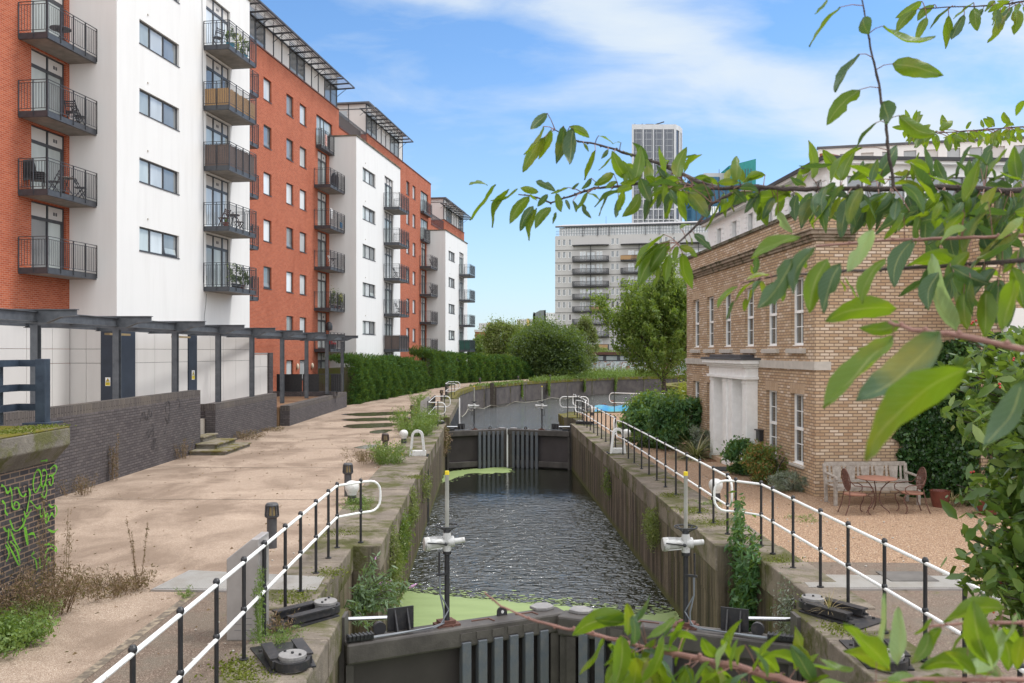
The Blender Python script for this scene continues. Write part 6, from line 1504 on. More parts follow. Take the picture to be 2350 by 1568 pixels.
# ================================================================ vegetation
def leafquads(P, size, D=None, aspect=.45, seed=0, droop=.35, fold=.25, spread=1.0, sj=.35):
    """leaf-shaped quads (base, left, tip, right) at P; D optional preferred directions"""
    g = np.random.default_rng(seed); n = len(P)
    d = g.normal(size=(n, 3)) * spread
    if D is not None: d += D
    d[:, 2] -= droop; d /= np.linalg.norm(d, axis=1, keepdims=True)+1e-9
    r = g.normal(size=(n, 3)); s = np.cross(d, r); s /= np.linalg.norm(s, axis=1, keepdims=True)+1e-9
    u = np.cross(s, d); L_ = size*(1+sj*g.normal(size=(n, 1))).clip(.4, 2.0); W_ = L_*aspect*.5
    base = P-d*L_*.5; tip = P+d*L_*.5-np.array([0, 0, 1])*L_*.08; m = P-d*L_*.08+u*L_*fold*aspect*.5
    V = np.stack([base, m-s*W_, tip, m+s*W_], 1).reshape(-1, 3)
    return V, np.arange(4*n).reshape(-1, 4)
def foliage(name, P, size, m, parent, full=False, **k):
    V, F = leafquads(np.asarray(P, float), size, **k)
    if full:      # eight-point leaf blades for plants seen close up
        q = V.reshape(-1, 4, 3); b, l, t_, r = q[:, 0], q[:, 1], q[:, 2], q[:, 3]; ax = t_-b; m_ = (l+r)/2; s_ = (r-l)/2
        c1 = b+ax*.30+(m_-b-ax*.45)*.9; c2 = b+ax*.66+(m_-b-ax*.45)*.7
        V = np.stack([b, c1-s_*.95, c1-(m_-b-ax*.45)*1.3, c1+s_*.95, c2-s_*.85, c2-(m_-b-ax*.45)*1.2, c2+s_*.85, t_], 1).reshape(-1, 3)
        o_ = (8*np.arange(len(q)))[:, None]; F = np.stack([o_+np.array(f) for f in ((0,1,2,3),(1,4,5,2),(2,5,6,3),(4,7,6,5))], 1).reshape(-1, 4)
    return mesh_np(name, V, F, m, parent)
def blob(n, c, rad, seed, clumps=40, cr=.28, shell=.55, zmin=None):
    """points in clumps spread over an ellipsoid crown"""
    g = np.random.default_rng(seed); c = np.array(c, float); rad = np.array(rad, float)
    q = g.normal(size=(clumps, 3)); q /= np.linalg.norm(q, axis=1, keepdims=True); q *= (shell+(1-shell)*g.random((clumps, 1)))
    i = g.integers(0, clumps, n); w = g.random(clumps)*.7+.5
    p = q[i]+g.normal(size=(n, 3))*cr*w[i][:, None]*.6; P = c+p*rad
    if zmin is not None: P = P[P[:, 2] > zmin]
    return P
def shrub(name, label, cat, x, y, r, h, m, n=2500, leaf=.09, seed=1, clumps=30, stems=True, z0=0, aspect=.45, group=None, extra=None, **k):
    t = thing(name, label, cat, (x, y, z0), 0, group)
    P = blob(n, (0, 0, h*.52), (r, r, h*.52), seed, clumps, zmin=.02); foliage('foliage', P, leaf, m, t, seed=seed, aspect=aspect, **k)
    if stems:
        mb = MB(); rr = random.Random(seed)
        for i in range(6): a = rr.uniform(0, 6.3); mb.tube([(0, 0, 0), (r*.3*math.cos(a), r*.3*math.sin(a), h*.4), (r*.6*math.cos(a), r*.6*math.sin(a), h*.75)], [.02*h, .012*h, .005*h], 5)
        mb.build('stem', BARK, t)
    return t
# conifer hedges -------------------------------------------------
def hedge(label, line, depth, heights, seed, n, leaf=.20):
    o = line[0]; t = thing('conifer_hedge', label, 'hedge', (o[0], o[1], 0), 0, 'clipped conifer hedges by the towpath')
    g = np.random.default_rng(seed); Ls = [math.dist(line[i], line[i+1]) for i in range(len(line)-1)]; tot = sum(Ls); cum = np.cumsum([0]+Ls)
    def pos(sv, off):
        i = np.clip(np.searchsorted(cum, sv, side='right')-1, 0, len(Ls)-1); f = (sv-cum[i])/np.array(Ls)[i]
        A_ = np.array(line)[i]; B_ = np.array(line)[i+1]; p = A_+(B_-A_)*f[:, None]; d = (B_-A_)/np.array(Ls)[i][:, None]; nn = np.stack([d[:, 1], -d[:, 0]], 1)
        return p+nn*off[:, None], nn
    sv = g.random(n)*tot; hv = np.interp(sv, np.linspace(0, tot, len(heights)), heights)
    # individual bushes: bulge of the face and scalloped top
    bounds = np.concatenate([[0], np.cumsum(g.uniform(.9, 2.6, int(tot)+6))]); bounds = bounds[:np.searchsorted(bounds, tot)+2]
    idx = np.clip(np.searchsorted(bounds, sv, side='right')-1, 0, len(bounds)-2); wd = bounds[idx+1]-bounds[idx]; cxs = (sv-bounds[idx])/wd-.5
    ph = g.random(len(bounds)); amp = (.30+ph[idx]*.42)*np.minimum(1, wd/1.5); bulge = (1-np.abs(2*cxs)**2.2)*amp; hv = hv*(.90+.07*(1-(2*cxs)**2)+.16*(g.random(len(bounds))[idx]-.5)+.03*np.sin(sv*5.1))
    bulge = bulge+.10*np.sin(sv*3.7+ph[idx]*9)*np.sin(g.random(n)*0+sv*1.3)
    which = g.random(n); z = np.where(which < .72, g.random(n)*hv, hv+g.normal(size=n)*.07)
    prof = np.sin(np.clip(z/hv, 0, 1)*math.pi*.86+.35)*.35+.10*np.sin(z*4.3+sv*2.9)+.07*np.sin(z*9.1-sv*6.3)
    off = np.where(which < .72, bulge*.75+prof+g.normal(size=n)*.11, (bulge*.75+prof)*g.random(n)*1.0-depth*g.random(n)*.8)
    off = np.where(which < .72, off, off); p, nn = pos(sv, off)
    P = np.column_stack([p, z])-np.array([o[0], o[1], 0])
    D = np.column_stack([nn*.9, np.full(n, .75)]); D[which >= .72] = (0, 0, 1.3)
    foliage('foliage', P, leaf, F_HEDGE, t, D=D, aspect=.28, seed=seed, droop=0, spread=.45)
    # loose sprays sticking out of the top
    m2 = int(tot*26); sv = g.random(m2)*tot; hv = np.interp(sv, np.linspace(0, tot, len(heights)), heights); p, nn = pos(sv, -depth*g.random(m2)*.7)
    P = np.column_stack([p, hv+.08+g.random(m2)*.18])-np.array([o[0], o[1], 0]); foliage('top_spray', P, .32, F_HEDGE, t, D=np.column_stack([nn*.5, np.full(m2, 1.4)]), aspect=.16, seed=seed+1, droop=0, spread=.4)
    # dark woody inside so that the light does not pass
    mb = MB(Matrix.Translation((-o[0], -o[1], 0)))
    for i in range(len(line)-1):
        a, b = Vector(line[i]), Vector(line[i+1]); d = (b-a).normalized(); nn_ = Vector((d.y, -d.x)); hh = min(heights)*.86
        mb.prism([tuple(a-nn_*.1), tuple(b-nn_*.1), tuple(b-nn_*depth), tuple(a-nn_*depth)], 0, hh)
    mb.build('inner_growth', SOIL, t)
bl = lambda t_, s_: tuple(bw(t_, s_)[:2])
hedge('near clipped conifer hedge starting at the end of the pergola', [bl(-18.9, 53.9), bl(-18.9, 60), bl(-18.9, 67), bl(-18.9, 73.2)], 1.8, [3.05, 3.0, 2.85, 2.75, 2.7], 3, 62000, .17)
hedge('far clipped conifer hedge curving along the towpath to the bushes', [(-7.9, 79.5), (-7.0, 86), (-6.6, 92), (-3.4, 99.5), (.2, 106.5), (2.2, 109.5)], 2.2, [3.75, 3.35, 3.1, 3.0, 2.9, 2.2], 4, 60000, .24)
# trees ----------------------------------------------------------
def limb(mb, p, d, l, r, depth, rr, tips, up=.25, spread=.5, seg=4):
    pts = [p]; rad = [r]; d = d.normalized()
    for i in range(seg): d = (d+Vector((rr.uniform(-1,1), rr.uniform(-1,1), rr.uniform(-.4,1)*up))*.16).normalized(); pts.append(pts[-1]+d*l/seg); rad.append(r*(1-.55*(i+1)/seg))
    mb.tube(pts, rad, 6)
    if depth == 0: tips += pts[1:]; return
    k = 3 if depth > 1 else 4
    for i in range(k):
        j = rr.randint(max(1, seg-2), seg); a = rr.uniform(0, 6.283); nd = (d+Vector((math.cos(a), math.sin(a), up*rr.uniform(.0, 1.4)))*spread).normalized()
        limb(mb, pts[j], nd, l*rr.uniform(.6, .82), rad[j]*.7, depth-1, rr, tips, up, spread, seg)
    tips += pts[2:]
def tree(label, x, y, h, trunk_h, r, m, seed, n=9000, leaf=.12, depth=3, spread=.55, up=.5, cr=.45, cat='tree', name='tree', trunk_r=.13, group=None, droop=.5, aspect=.42, lean=(0,0)):
    t = thing(name, label, cat, (x, y, 0), 0, group); rr = random.Random(seed); mb = MB(); tips = []
    mb.tube([(0,0,0), (lean[0]*.5, lean[1]*.5, trunk_h*.5), (*lean, trunk_h)], [trunk_r*1.25, trunk_r, trunk_r*.85], 9)
    tb = []
    for i in range(6):
        a = i*6.283/6+rr.uniform(-.4, .4); limb(mb, Vector((*lean, trunk_h*rr.uniform(.8, 1.0))), Vector((math.cos(a)*r*1.25, math.sin(a)*r*1.25, (h-trunk_h)*rr.uniform(.55, 1.1))), (h-trunk_h)*.50, trunk_r*.55, depth-1, rr, tips, up, spread)
    limb(mb, Vector((*lean, trunk_h)), Vector((0, 0, 1)), (h-trunk_h)*.55, trunk_r*.6, depth-1, rr, tips, up, spread)
    mb.build('trunk', BARK, t, smooth=True)
    tp_ = np.array([tuple(p) for p in tips]); g = np.random.default_rng(seed)
    i = g.integers(0, len(tp_), n); P = tp_[i]+g.normal(size=(n, 3))*cr*g.random((n, 1))
    foliage('crown', P, leaf, m, t, seed=seed, droop=droop, aspect=aspect); return t
tree('bright green cherry tree on the quay in front of the beige apartments', 9.5, 54.5, 7.5, 1.9, 3.3, F_CHERRY, 11, n=30000, leaf=.20, depth=4, spread=.52, up=.7, cr=.42, name='cherry_tree', trunk_r=.15)
_t = [o for o in bpy.data.objects if o.name.startswith('cherry_tree')][0]
_g = np.random.default_rng(70); _c = []
for i in range(150):     # ascending sprays that fill the rounded crown
    a = _g.uniform(0, 6.283); e_ = _g.uniform(.05, 1.5); rr_ = _g.uniform(.72, 1.0)
    tip = np.array([3.75*math.cos(a)*math.cos(e_)*rr_, 3.75*math.sin(a)*math.cos(e_)*rr_, 4.0+3.7*math.sin(e_)*rr_-(0 if e_ > .4 else .9*(1-e_/.4))]); b0 = tip*np.array([.35, .35, 1])+np.array([0, 0, -1.0-.9*math.cos(e_)])
    f = _g.random(300)**.8; c = b0+(tip-b0)*f[:, None]; c[:, 2] += .25*np.sin(f*3.14); _c.append(c+_g.normal(size=(300, 3))*(.09+.16*(1-f))[:, None])
foliage('crown_spray', np.concatenate(_c), .19, F_CHERRY, _t, seed=71, droop=.45, aspect=.36)
def bushtree(label, x, y, w_, h, m, seed, n, leaf, zc=.5, cl=70, cr=.2):
    t = thing('bush', label, 'bush', (x, y, 0)); P = blob(n, (0, 0, h*zc), (w_, w_*.8, h*(1-zc)), seed, cl, cr, .6, zmin=0.0); foliage('foliage', P, leaf, m, t, seed=seed, droop=.1)
    mb = MB(); rr = random.Random(seed)
    for i in range(9): a = rr.uniform(0, 6.3); mb.tube([(0,0,0), (w_*.35*math.cos(a), w_*.3*math.sin(a), h*.4), (w_*.6*math.cos(a), w_*.5*math.sin(a), h*.72)], [.14, .08, .03], 6)
    mb.build('stem', BARK, t); return t
bushtree('big dark green bush overhanging the towpath beyond the hedge', 4.9, 112, 4.6, 6.9, F_DARK, 21, 60000, .26, .52, 130, .26)
bushtree('dark low part of the thicket beneath the big bush', 5.3, 111, 4.0, 3.6, F_DARK, 22, 26000, .24, .5, 70, .3)
bushtree('pale grey green bush left of the big dark bush', -1.0, 128, 3.3, 8.2, F_PALEG, 23, 34000, .26, .5, 90, .26)
bushtree('olive green bush behind the big dark bush', 3.6, 124, 3.9, 7.8, F_MID, 24, 34000, .28, .5, 90, .26)
bushtree('pale feathery bush right of the big dark bush', 9.5, 122, 2.6, 8.2, F_PALEG, 25, 18000, .24, .55, 60)
bushtree('low pale scrub behind the graffiti wall', 13.5, 140, 4.5, 4.2, F_PALEG, 26, 14000, .25)
bushtree('yellowish low scrub beyond the end of the apartment row', -4.2, 122, 3.6, 3.0, F_PALEG, 27, 16000, .22)
bushtree('yellow green scrub patch behind the far hedge', .5, 119, 3.0, 3.3, F_PALEG, 28, 12000, .22)
for i, (lab, xx, yt, D_, w_, m) in enumerate((('distant round green tree behind the pale bush', 1152, 742, 260, 5.0, F_MID), ('dark purple leaved tree beside the red brick building', 1127, 765, 200, 2.4, F_PURP), ('distant green tree at the left end of the skyline gap', 1097, 772, 190, 2.6, F_MID),
        ('small distant tree in front of the grey arch block', 1249, 742, 230, 2.0, F_DARK), ('distant dark tree behind the apartment row corner', 1082, 785, 170, 2.4, F_DARK))):
    h = (807.6-yt)*D_/FD+3.4; x = (xx-1175)/FD*D_
    t = thing('distant_tree', lab, 'tree', (x, D_, 0)); foliage('crown', blob(9000, (0, 0, h*.58), (w_, w_, h*.45), 50+i, 50, .2, .6), .38, m, t, seed=i); MB().lathe([(.3,0),(.2,h*.6)], n=8).build('trunk', BARK, t)
g = np.random.default_rng(77); n = 9000
P = np.column_stack([g.uniform(-14, 14, n), g.uniform(118, 121, n)+0*g.random(n), np.abs(g.normal(size=n))*.5])
mk = lambda a, b, n, w, h, seed: (lambda g: (lambda f: np.column_stack([a[0]+(b[0]-a[0])*f+g.normal(size=n)*w, a[1]+(b[1]-a[1])*f+g.normal(size=n)*w, np.abs(g.normal(size=n))*h]))(g.random(n)))(np.random.default_rng(seed))
P = np.concatenate([mk((2.2,100),(7.2,108.3),2500,.35,.22,1), mk((7.2,108.6),(14,116.2),5000,.5,.35,2), mk((14,116.4),(22,121.5),4000,.5,.35,3), mk((8,124),(20,126),7000,1.2,.5,4), mk((-3.9,84.5),(1.2,98.2),1500,.2,.10,5)])
tag(foliage('verge_grass', P, .30, F_WEED, None, seed=5, D=np.tile((0,0,1.2), (len(P), 1)), aspect=.2, droop=0, spread=.6), kind='stuff')
# shrubs by the house ---------------------------------------------
shrub('garden_shrub', 'rounded green shrub left of the porch bushes, behind the gravel', 'shrub', 6.6, 38.5, 1.25, 1.6, F_MID, 6500, .15, 31, 50)
shrub('garden_shrub', 'glossy dark green mahonia shrub beside the porch', 'shrub', 5.75, 30.6, 1.15, 1.75, F_FERN, 7500, .15, 32, 45, aspect=.4)
shrub('garden_shrub', 'mid green shrub between the gravel and the dark mahonia', 'shrub', 5.35, 33.6, 1.1, 1.6, F_FERN, 6000, .15, 38, 45)
shrub('garden_shrub', 'yellow green conifer shrub at the corner of the brick house', 'shrub', 7.9, 39.5, .9, 1.9, F_YEL, 4500, .12, 33, 40, aspect=.25)
shrub('garden_shrub', 'low dark shrub at the edge of the gravel under the mahonia', 'shrub', 4.95, 31.2, .75, .55, F_DARK, 3000, .10, 34, 30)
shrub('garden_shrub', 'green shrub in front of the brick wall between porch and corner', 'shrub', 6.35, 24.1, .50, .95, F_FERN, 3000, .11, 35, 26)
shrub('garden_shrub', 'green and russet nandina at the corner of the brick house', 'shrub', 6.62, 22.4, .68, .98, F_RUST, 7500, .085, 36, 38, aspect=.3)
shrub('garden_shrub', 'low silver grey lavender by the corner of the brick house', 'shrub', 6.75, 21.25, .55, .50, F_SILV, 4500, .07, 37, 30, aspect=.18, D=None)
shrub('garden_shrub', 'small silver shrub beside the spiky strap-leaved plant', 'shrub', 6.25, 28.55, .45, .95, F_SILV, 2600, .09, 39, 24, aspect=.2)
def straps(name, label, x, y, n, l, m, seed, w_=.04, up=.9, z0=0, parent=None):
    t = thing(name, label, 'plant', (x, y, z0)); g = np.random.default_rng(seed); V = []; F = []
    for i in range(n):
        a = g.uniform(0, 6.283); el_ = g.uniform(.25, 1.45)*up; L_ = l*g.uniform(.6, 1.1); d = np.array([math.cos(a)*math.cos(el_), math.sin(a)*math.cos(el_), math.sin(el_)]); s = np.array([-math.sin(a), math.cos(a), 0])*w_/2
        p = np.zeros(3)+s*g.uniform(-3, 3); b = len(V)
        for k in range(6): w2 = (1-k/5.2)**.7; V += [p-s*w2, p+s*w2]; d = d-np.array([0,0,.22]); d /= np.linalg.norm(d); p = p+d*L_/5; p[2] = max(p[2], .02)
        F += [(b+2*k, b+2*k+1, b+2*k+3, b+2*k+2) for k in range(5)]
    mesh_np('leaf', V, F, m, t); return t
straps('spiky_plant', 'large spiky strap-leaved plant left of the porch', 5.85, 27.7, 190, 1.15, F_STRAP, 3, .05)
straps('straw_grass', 'dry straw grass growing in the wide terracotta pot', 9.95, 18.2, 260, .62, F_STRAW, 4, .008, .9, .3)
straps('straw_grass', 'tuft of straw coloured grass on the right gate anchor', 4.02, 11.05, 60, .34, F_STRAW, 5, .006, 1.25, .1)
straps('straw_grass', 'dry straw grass trailing beside the tall terracotta pot', 9.7, 19.2, 160, .55, F_STRAW, 6, .008, .7, .1)
shrub('garden_shrub', 'low feathery bright green shrub at the left of the planting bed', 'shrub', 5.3, 36.3, .9, .95, F_CHERRY, 4200, .13, 81, 36)
shrub('garden_shrub', 'upright dark glossy shrub against the house left of the porch', 'shrub', 6.2, 32.8, .9, 1.5, F_IVY, 4800, .14, 82, 36)
shrub('garden_shrub', 'grey green ground shrub beneath the glossy planting', 'shrub', 5.0, 34.2, .8, .55, F_SILV, 2600, .10, 83, 30)
# ivy on the side wall
def ivy():
    t = thing('ivy', 'dark green ivy climbing the right end of the brick wall', 'ivy', hp(2.1, -.02, 0), HR); g = np.random.default_rng(8); P = []
    edge = [(0.0, 2.02), (.5, 1.98), (1.2, 1.92), (1.8, 2.02), (2.4, 2.2), (2.9, 2.32), (3.4, 2.6), (3.75, 3.0)]
    z = g.random(26000)*3.8; x0 = np.interp(z, [e[0] for e in edge], [e[1] for e in edge])+.10*np.sin(z*7)+.06*np.sin(z*17)
    x = x0+g.random(26000)**1.15*(4.4-x0); d = .05+.32*np.abs(np.sin(x*2.3+z*1.7))*np.minimum(1, (x-x0)*2)+g.normal(size=26000)*.04
    y = np.where(x > 3.1, -1.5-d, -d); y = np.where((x > 2.6) & (x < 3.3), -d-(x-2.6)*1.9, y)
    P = np.column_stack([x-2.1, y, z]); P = np.concatenate([P, np.column_stack([3.05-2.1-np.abs(g.normal(size=7000))*.12, -1.5*g.random(7000), 3.6*g.random(7000)])])
    foliage('foliage', P, .085, F_IVY, t, seed=8, D=np.tile((0,-.5,.0), (len(P), 1)), aspect=.85, spread=.8)
ivy()
# weeds ------------------------------------------------------------
def weed(label, x, y, r, h, m, seed, n=1400, leaf=.06, z0=.02, name='weed_clump', group='weed clumps along the path', aspect=.22, flowers=None, stalks=14):
    t = thing(name, label, 'weeds', (x, y, z0), 0, group); g = np.random.default_rng(seed); mb = MB(); P = []
    for i in range(stalks):
        a, q = g.uniform(0, 6.28), r*math.sqrt(g.random())*.8; b = Vector((q*math.cos(a), q*math.sin(a), 0)); hh = h*g.uniform(.55, 1.1); tip = b*1.45+Vector((g.normal()*.06, g.normal()*.06, hh))
        mb.tube([b, (b+tip)/2+Vector((0,0,.03)), tip], [.006, .004, .002], 4); k = n//stalks; f = g.random(k)**.7
        P.append(np.array(b)+(np.array(tip)-np.array(b))*f[:, None]+g.normal(size=(k, 3))*np.array([r*.13, r*.13, .03]))
    P = np.concatenate(P); P[:, 2] = np.abs(P[:, 2]); mb.build('stalk', m, t); foliage('foliage', P, leaf, m, t, seed=seed, D=np.tile((0,0,.7), (len(P), 1)), aspect=aspect, droop=0, full=(m is F_WEED and aspect > .3))
    if flowers:
        fm, nf = flowers; mb = MB(); idx = g.integers(0, len(P), nf)
        for i in idx: p = P[i]; mb.sphere((p[0], p[1], p[2]+.03), .013, 5, 4)
        mb.build('flower', fm, t)
    return t
weed('tall feathery green weeds with yellow flowers before the far left cabinet', -4.1, 37.6, .95, 1.0, F_WEED, 1, 5200, .10, flowers=(YFLOWER, 26), stalks=45)
weed('second drift of feathery green weeds nearer the left ladder arch', -3.75, 34.9, .75, .72, F_WEED, 2, 3400, .09, stalks=34, flowers=(YFLOWER, 12))
weed('green weed clump beside the brown bollard light and ladder arch', -3.72, 26.3, .55, .68, F_WEED, 3, 3600, .07, flowers=(YFLOWER, 16), stalks=34)
weed('reddish brown dock and dry weeds left of the brown bollard light', -4.5, 26.6, .65, .42, F_DRY, 4, 1900, .06, stalks=26)
weed('yellow green tall weeds beside the brown bollard beyond the puddles', -4.6, 44.6, .45, 1.05, F_WEED, 5, 1500, .10)
weed('wispy yellow weeds behind the far left cabinet', -5.5, 52.0, .6, 1.0, F_WEED, 6, 1300, .11)
weed('low weeds at the foot of the nearest white globe bollard', -3.35, 19.3, .35, .16, F_WEED, 7, 900, .05)
weed('feathery weed growing up the pale steel cabinet', -2.93, 10.15, .10, .85, F_WEED, 8, 700, .045, stalks=6)
weed('small weed tuft on the path left of the steel cabinet', -4.55, 12.05, .15, .08, F_WEED, 9, 260, .035, stalks=8)
weed('low ragwort tuft by the left coping in front of the handrail loop', -3.3, 18.6, .35, .10, F_WEED, 10, 500, .045)
weed('green plants at the bottom left corner below the graffitied abutment', -5.9, 9.9, .55, .30, F_WEED, 11, 5200, .045, stalks=40, aspect=.45)
weed('tangled dry brown weeds along the foot of the graffitied abutment', -6.2, 11.3, .55, .55, F_DRY, 12, 4200, .05, stalks=60)
weed('dry brown weeds in front of the abutment corner', -5.7, 12.3, .55, .22, F_DRY, 13, 2600, .05, stalks=50)
weed('pale green ground weeds mixed with dry stems by the abutment', -6.1, 10.7, .45, .25, F_PALEG, 24, 2200, .05, stalks=40)
weed('single tall dry stalk on the path near the abutment', -5.35, 12.5, .06, 1.05, F_DRY, 14, 420, .04, stalks=3)
weed('tall dry stalks standing against the graffitied abutment', -6.25, 12.0, .25, 1.35, F_DRY, 15, 1000, .04, stalks=9)
weed('tall reddish dry weed against the tallest grey brick wall', -10.45, 22.9, .14, 1.15, F_DRY, 16, 900, .05, stalks=8)
weed('dry reddish weeds where the tallest grey brick wall meets the path', -10.3, 20.7, .45, .45, F_DRY, 17, 900, .05, stalks=22)
weed('dry weeds in the corner by the stone steps', -10.4, 27.6, .30, .6, F_DRY, 18, 700, .05, stalks=14)
weed('brown dry weeds at the foot of the middle grey brick wall', -10.3, 33.6, .60, .35, F_DRY, 19, 1600, .06, stalks=30)
weed('dry litter and weeds at the end of the middle grey brick wall', -10.3, 37.2, .5, .15, F_DRY, 20, 700, .06, stalks=20)
weed('weeds and moss by the base of the pale steel cabinet', -2.75, 10.1, .28, .16, F_WEED, 21, 700, .04, stalks=14)
weed('dry tuft growing between the arms of the near left gate anchor', -2.85, 10.6, .25, .18, F_DRY, 22, 500, .045, stalks=14)
weed('low green weeds on the gravel behind the long right handrail', 5.9, 17.6, .35, .05, F_WEED, 23, 300, .04)
weed('green weeds by the base of the right white globe bollard', 4.35, 19.2, .25, .10, F_WEED, 25, 400, .04)
# plants hanging from the lock walls
def hanging(label, x, y, z, w_, h, m, seed, n=1500, leaf=.06, sgn=1, name='wall_plant', aspect=.3):
    t = thing(name, label, 'plant', (x, y, z), 0, 'plants growing on the lock walls'); g = np.random.default_rng(seed); k = 12; c = np.column_stack([g.random(k)*.18*sgn, g.normal(size=k)*w_*.5, -g.random(k)*h])
    i = g.integers(0, k, n); P = c[i]+g.normal(size=(n, 3))*np.array([.06, w_*.22, h*.14]); P[:, 0] = np.abs(P[:, 0])*sgn
    foliage('foliage', P, leaf, m, t, seed=seed, aspect=aspect, D=np.tile((sgn*.4,-.2,0), (n, 1)))
    mb = MB()
    for q in c: mb.tube([(0,0,0), tuple(q*.5), tuple(q)], [.008,.006,.003], 4)
    mb.build('stem', BARK, t)
PG = F_SILV
hanging('pale grey green plant hanging below the coping near the left corner', XL(17), 17.0, -.15, .6, 1.2, F_PALEG, 1, 2600)
hanging('bushy green plant growing out of the left lock wall', XL(19), 19.0, -.25, .8, .9, F_MID, 2, 2400)
hanging('upper grey green plant on the left lock wall', XL(21.5), 21.5, -.1, .8, .7, F_PALEG, 3, 1800)
hanging('small tuft high on the left lock wall below the arch', XL(26), 26, -.2, .7, .7, F_PALEG, 4, 900)
hanging('trailing ivy tuft at the far left gate corner', XL(39.6), 39.6, -.1, .9, 1.0, F_DRY, 5, 1300, .08)
hanging('grey green bush on the right lock wall beside the ladder', XR(20.6), 20.6, -.35, .75, .85, F_PALEG, 6, 2400, sgn=-1)
hanging('small green tuft on the right lock wall by the white arch', XR(28.2), 28.2, -.5, .4, .8, F_MID, 7, 700, sgn=-1)
hanging('green weeds at the foot of the sheet piling beyond the far gate', XL(43), 43.2, -1.3, .5, .7, F_WEED, 8, 500, .10)
hanging('dark leafy nettle patch climbing out of the right gate recess', 4.02, 14.6, .35, .50, 2.3, F_FERN, 9, 3600, .12, sgn=-1)
hanging('wispy dry plants hanging in the right recess behind the ram rod', 4.1, 12.6, -.1, .7, 1.5, F_SILV, 10, 2200, .05, sgn=-1)
for i, (x, y, w_) in enumerate(((13.5, 114.6, 1.0), (4.2, 102, .9), (9, 109.5, .8), (1.0, 97, .6))): hanging(('green tuft hanging from the mossy embankment, ' + ['farthest to the right', 'left of centre', 'right of centre', 'farthest to the left'][i]), x, y, -.2, w_, 1.3, F_MID, 60+i, 700, .2, sgn=1)
# buddleia in the left recess
t = thing('buddleia', 'buddleia with lilac flower spikes growing out of the left gate recess', 'shrub', (-2.5, 13.6, -.7)); g = np.random.default_rng(5); mb = MB(); P = []; fl = MB()
for i in range(22):
    a = g.uniform(-1.4, 1.6); el_ = g.uniform(.1, 1.2); l = g.uniform(.6, 1.25); d = Vector((math.cos(a)*math.cos(el_), math.sin(a)*math.cos(el_)*.8, math.sin(el_))); tip = d*l; tip.z -= .1*l
    mb.tube([(0,0,0), d*l*.5+Vector((0,0,.06)), tip], [.012,.008,.004], 5); f = g.random(75)*.8+.2; P.append(np.array(tip)*f[:, None]+g.normal(size=(75, 3))*.045+np.array([0,0,.05])*np.sin(f*3.14)[:, None])
    if i % 4 == 0: fl.tube([tip, tip+d*.05, tip+d*.15], [.02, .028, .006], 8)
mb.build('stem', BARK, t); fl.build('flower_spike', FLOWER, t, smooth=True); foliage('foliage', np.concatenate(P), .115, F_BUDD, t, seed=6, aspect=.24, D=np.tile((.5,-.1,0), (22*75, 1)))
# moss tufts on copings (patches in the surface are in the material)
def mosspatch(P, name='moss'): return foliage(name, P, .035, MOSS, None, seed=3, D=np.tile((0,0,1.0), (len(P), 1)), aspect=.5, droop=0)
g = np.random.default_rng(9); PP = []
for (x, y, r, k) in ((-2.95, 9.35, .25, 500), (-2.75, 9.0, .3, 600), (-3.0, 12.0, .3, 500), (-2.8, 13.3, .25, 400), (3.95, 17.2, .35, 700), (3.85, 18.5, .4, 600), (3.75, 20.5, .3, 400), (4.35, 14.0, .3, 300), (4.15, 11.7, .25, 400), (4.0, 10.6, .25, 350), (-3.2, 16.3, .35, 300), (-2.65, 23.4, .3, 500), (-6.75, 12.45, .3, 500), (-6.7, 11.7, .25, 500)):
    q = g.normal(size=(k, 2))*r*.5; PP.append(np.column_stack([x+q[:, 0], y+q[:, 1]*1.3, np.full(k, .04 if y > 12.9 or abs(x) < 5 else 0)]))
PP[-1][:, 2] = 2.33; PP[-2][:, 2] = 2.33
tag(mosspatch(np.concatenate(PP)), kind='stuff')
# fallen leaves and grit on the gravel and path
g = np.random.default_rng(12); q = np.column_stack([g.uniform(-10, -2.4, 700), g.uniform(9, 45, 700), np.full(700, .012)]); q2 = np.column_stack([g.uniform(4.3, 10, 500), g.uniform(9, 30, 500), np.full(500, .012)])
tag(foliage('fallen_leaves', np.concatenate([q, q2]), .05, F_DRY, None, seed=12, aspect=.6, spread=.1, D=np.tile((.5,.8,0.), (1200, 1)), droop=0), kind='stuff')

g = np.random.default_rng(31); k = 420; st = MB()
for i in range(k):
    if i % 2: x, y = g.uniform(4.3, 7.5), g.uniform(8, 30)
    else: y = g.uniform(9, 40); x = XL(y)-CW+g.normal()*.22
    s_ = g.uniform(.008, .024); st.sphere((x, y, .015), s_, 5, 3, (1, 1, .6))
o = st.build('loose_stones', STONE); tag(o, kind='stuff')
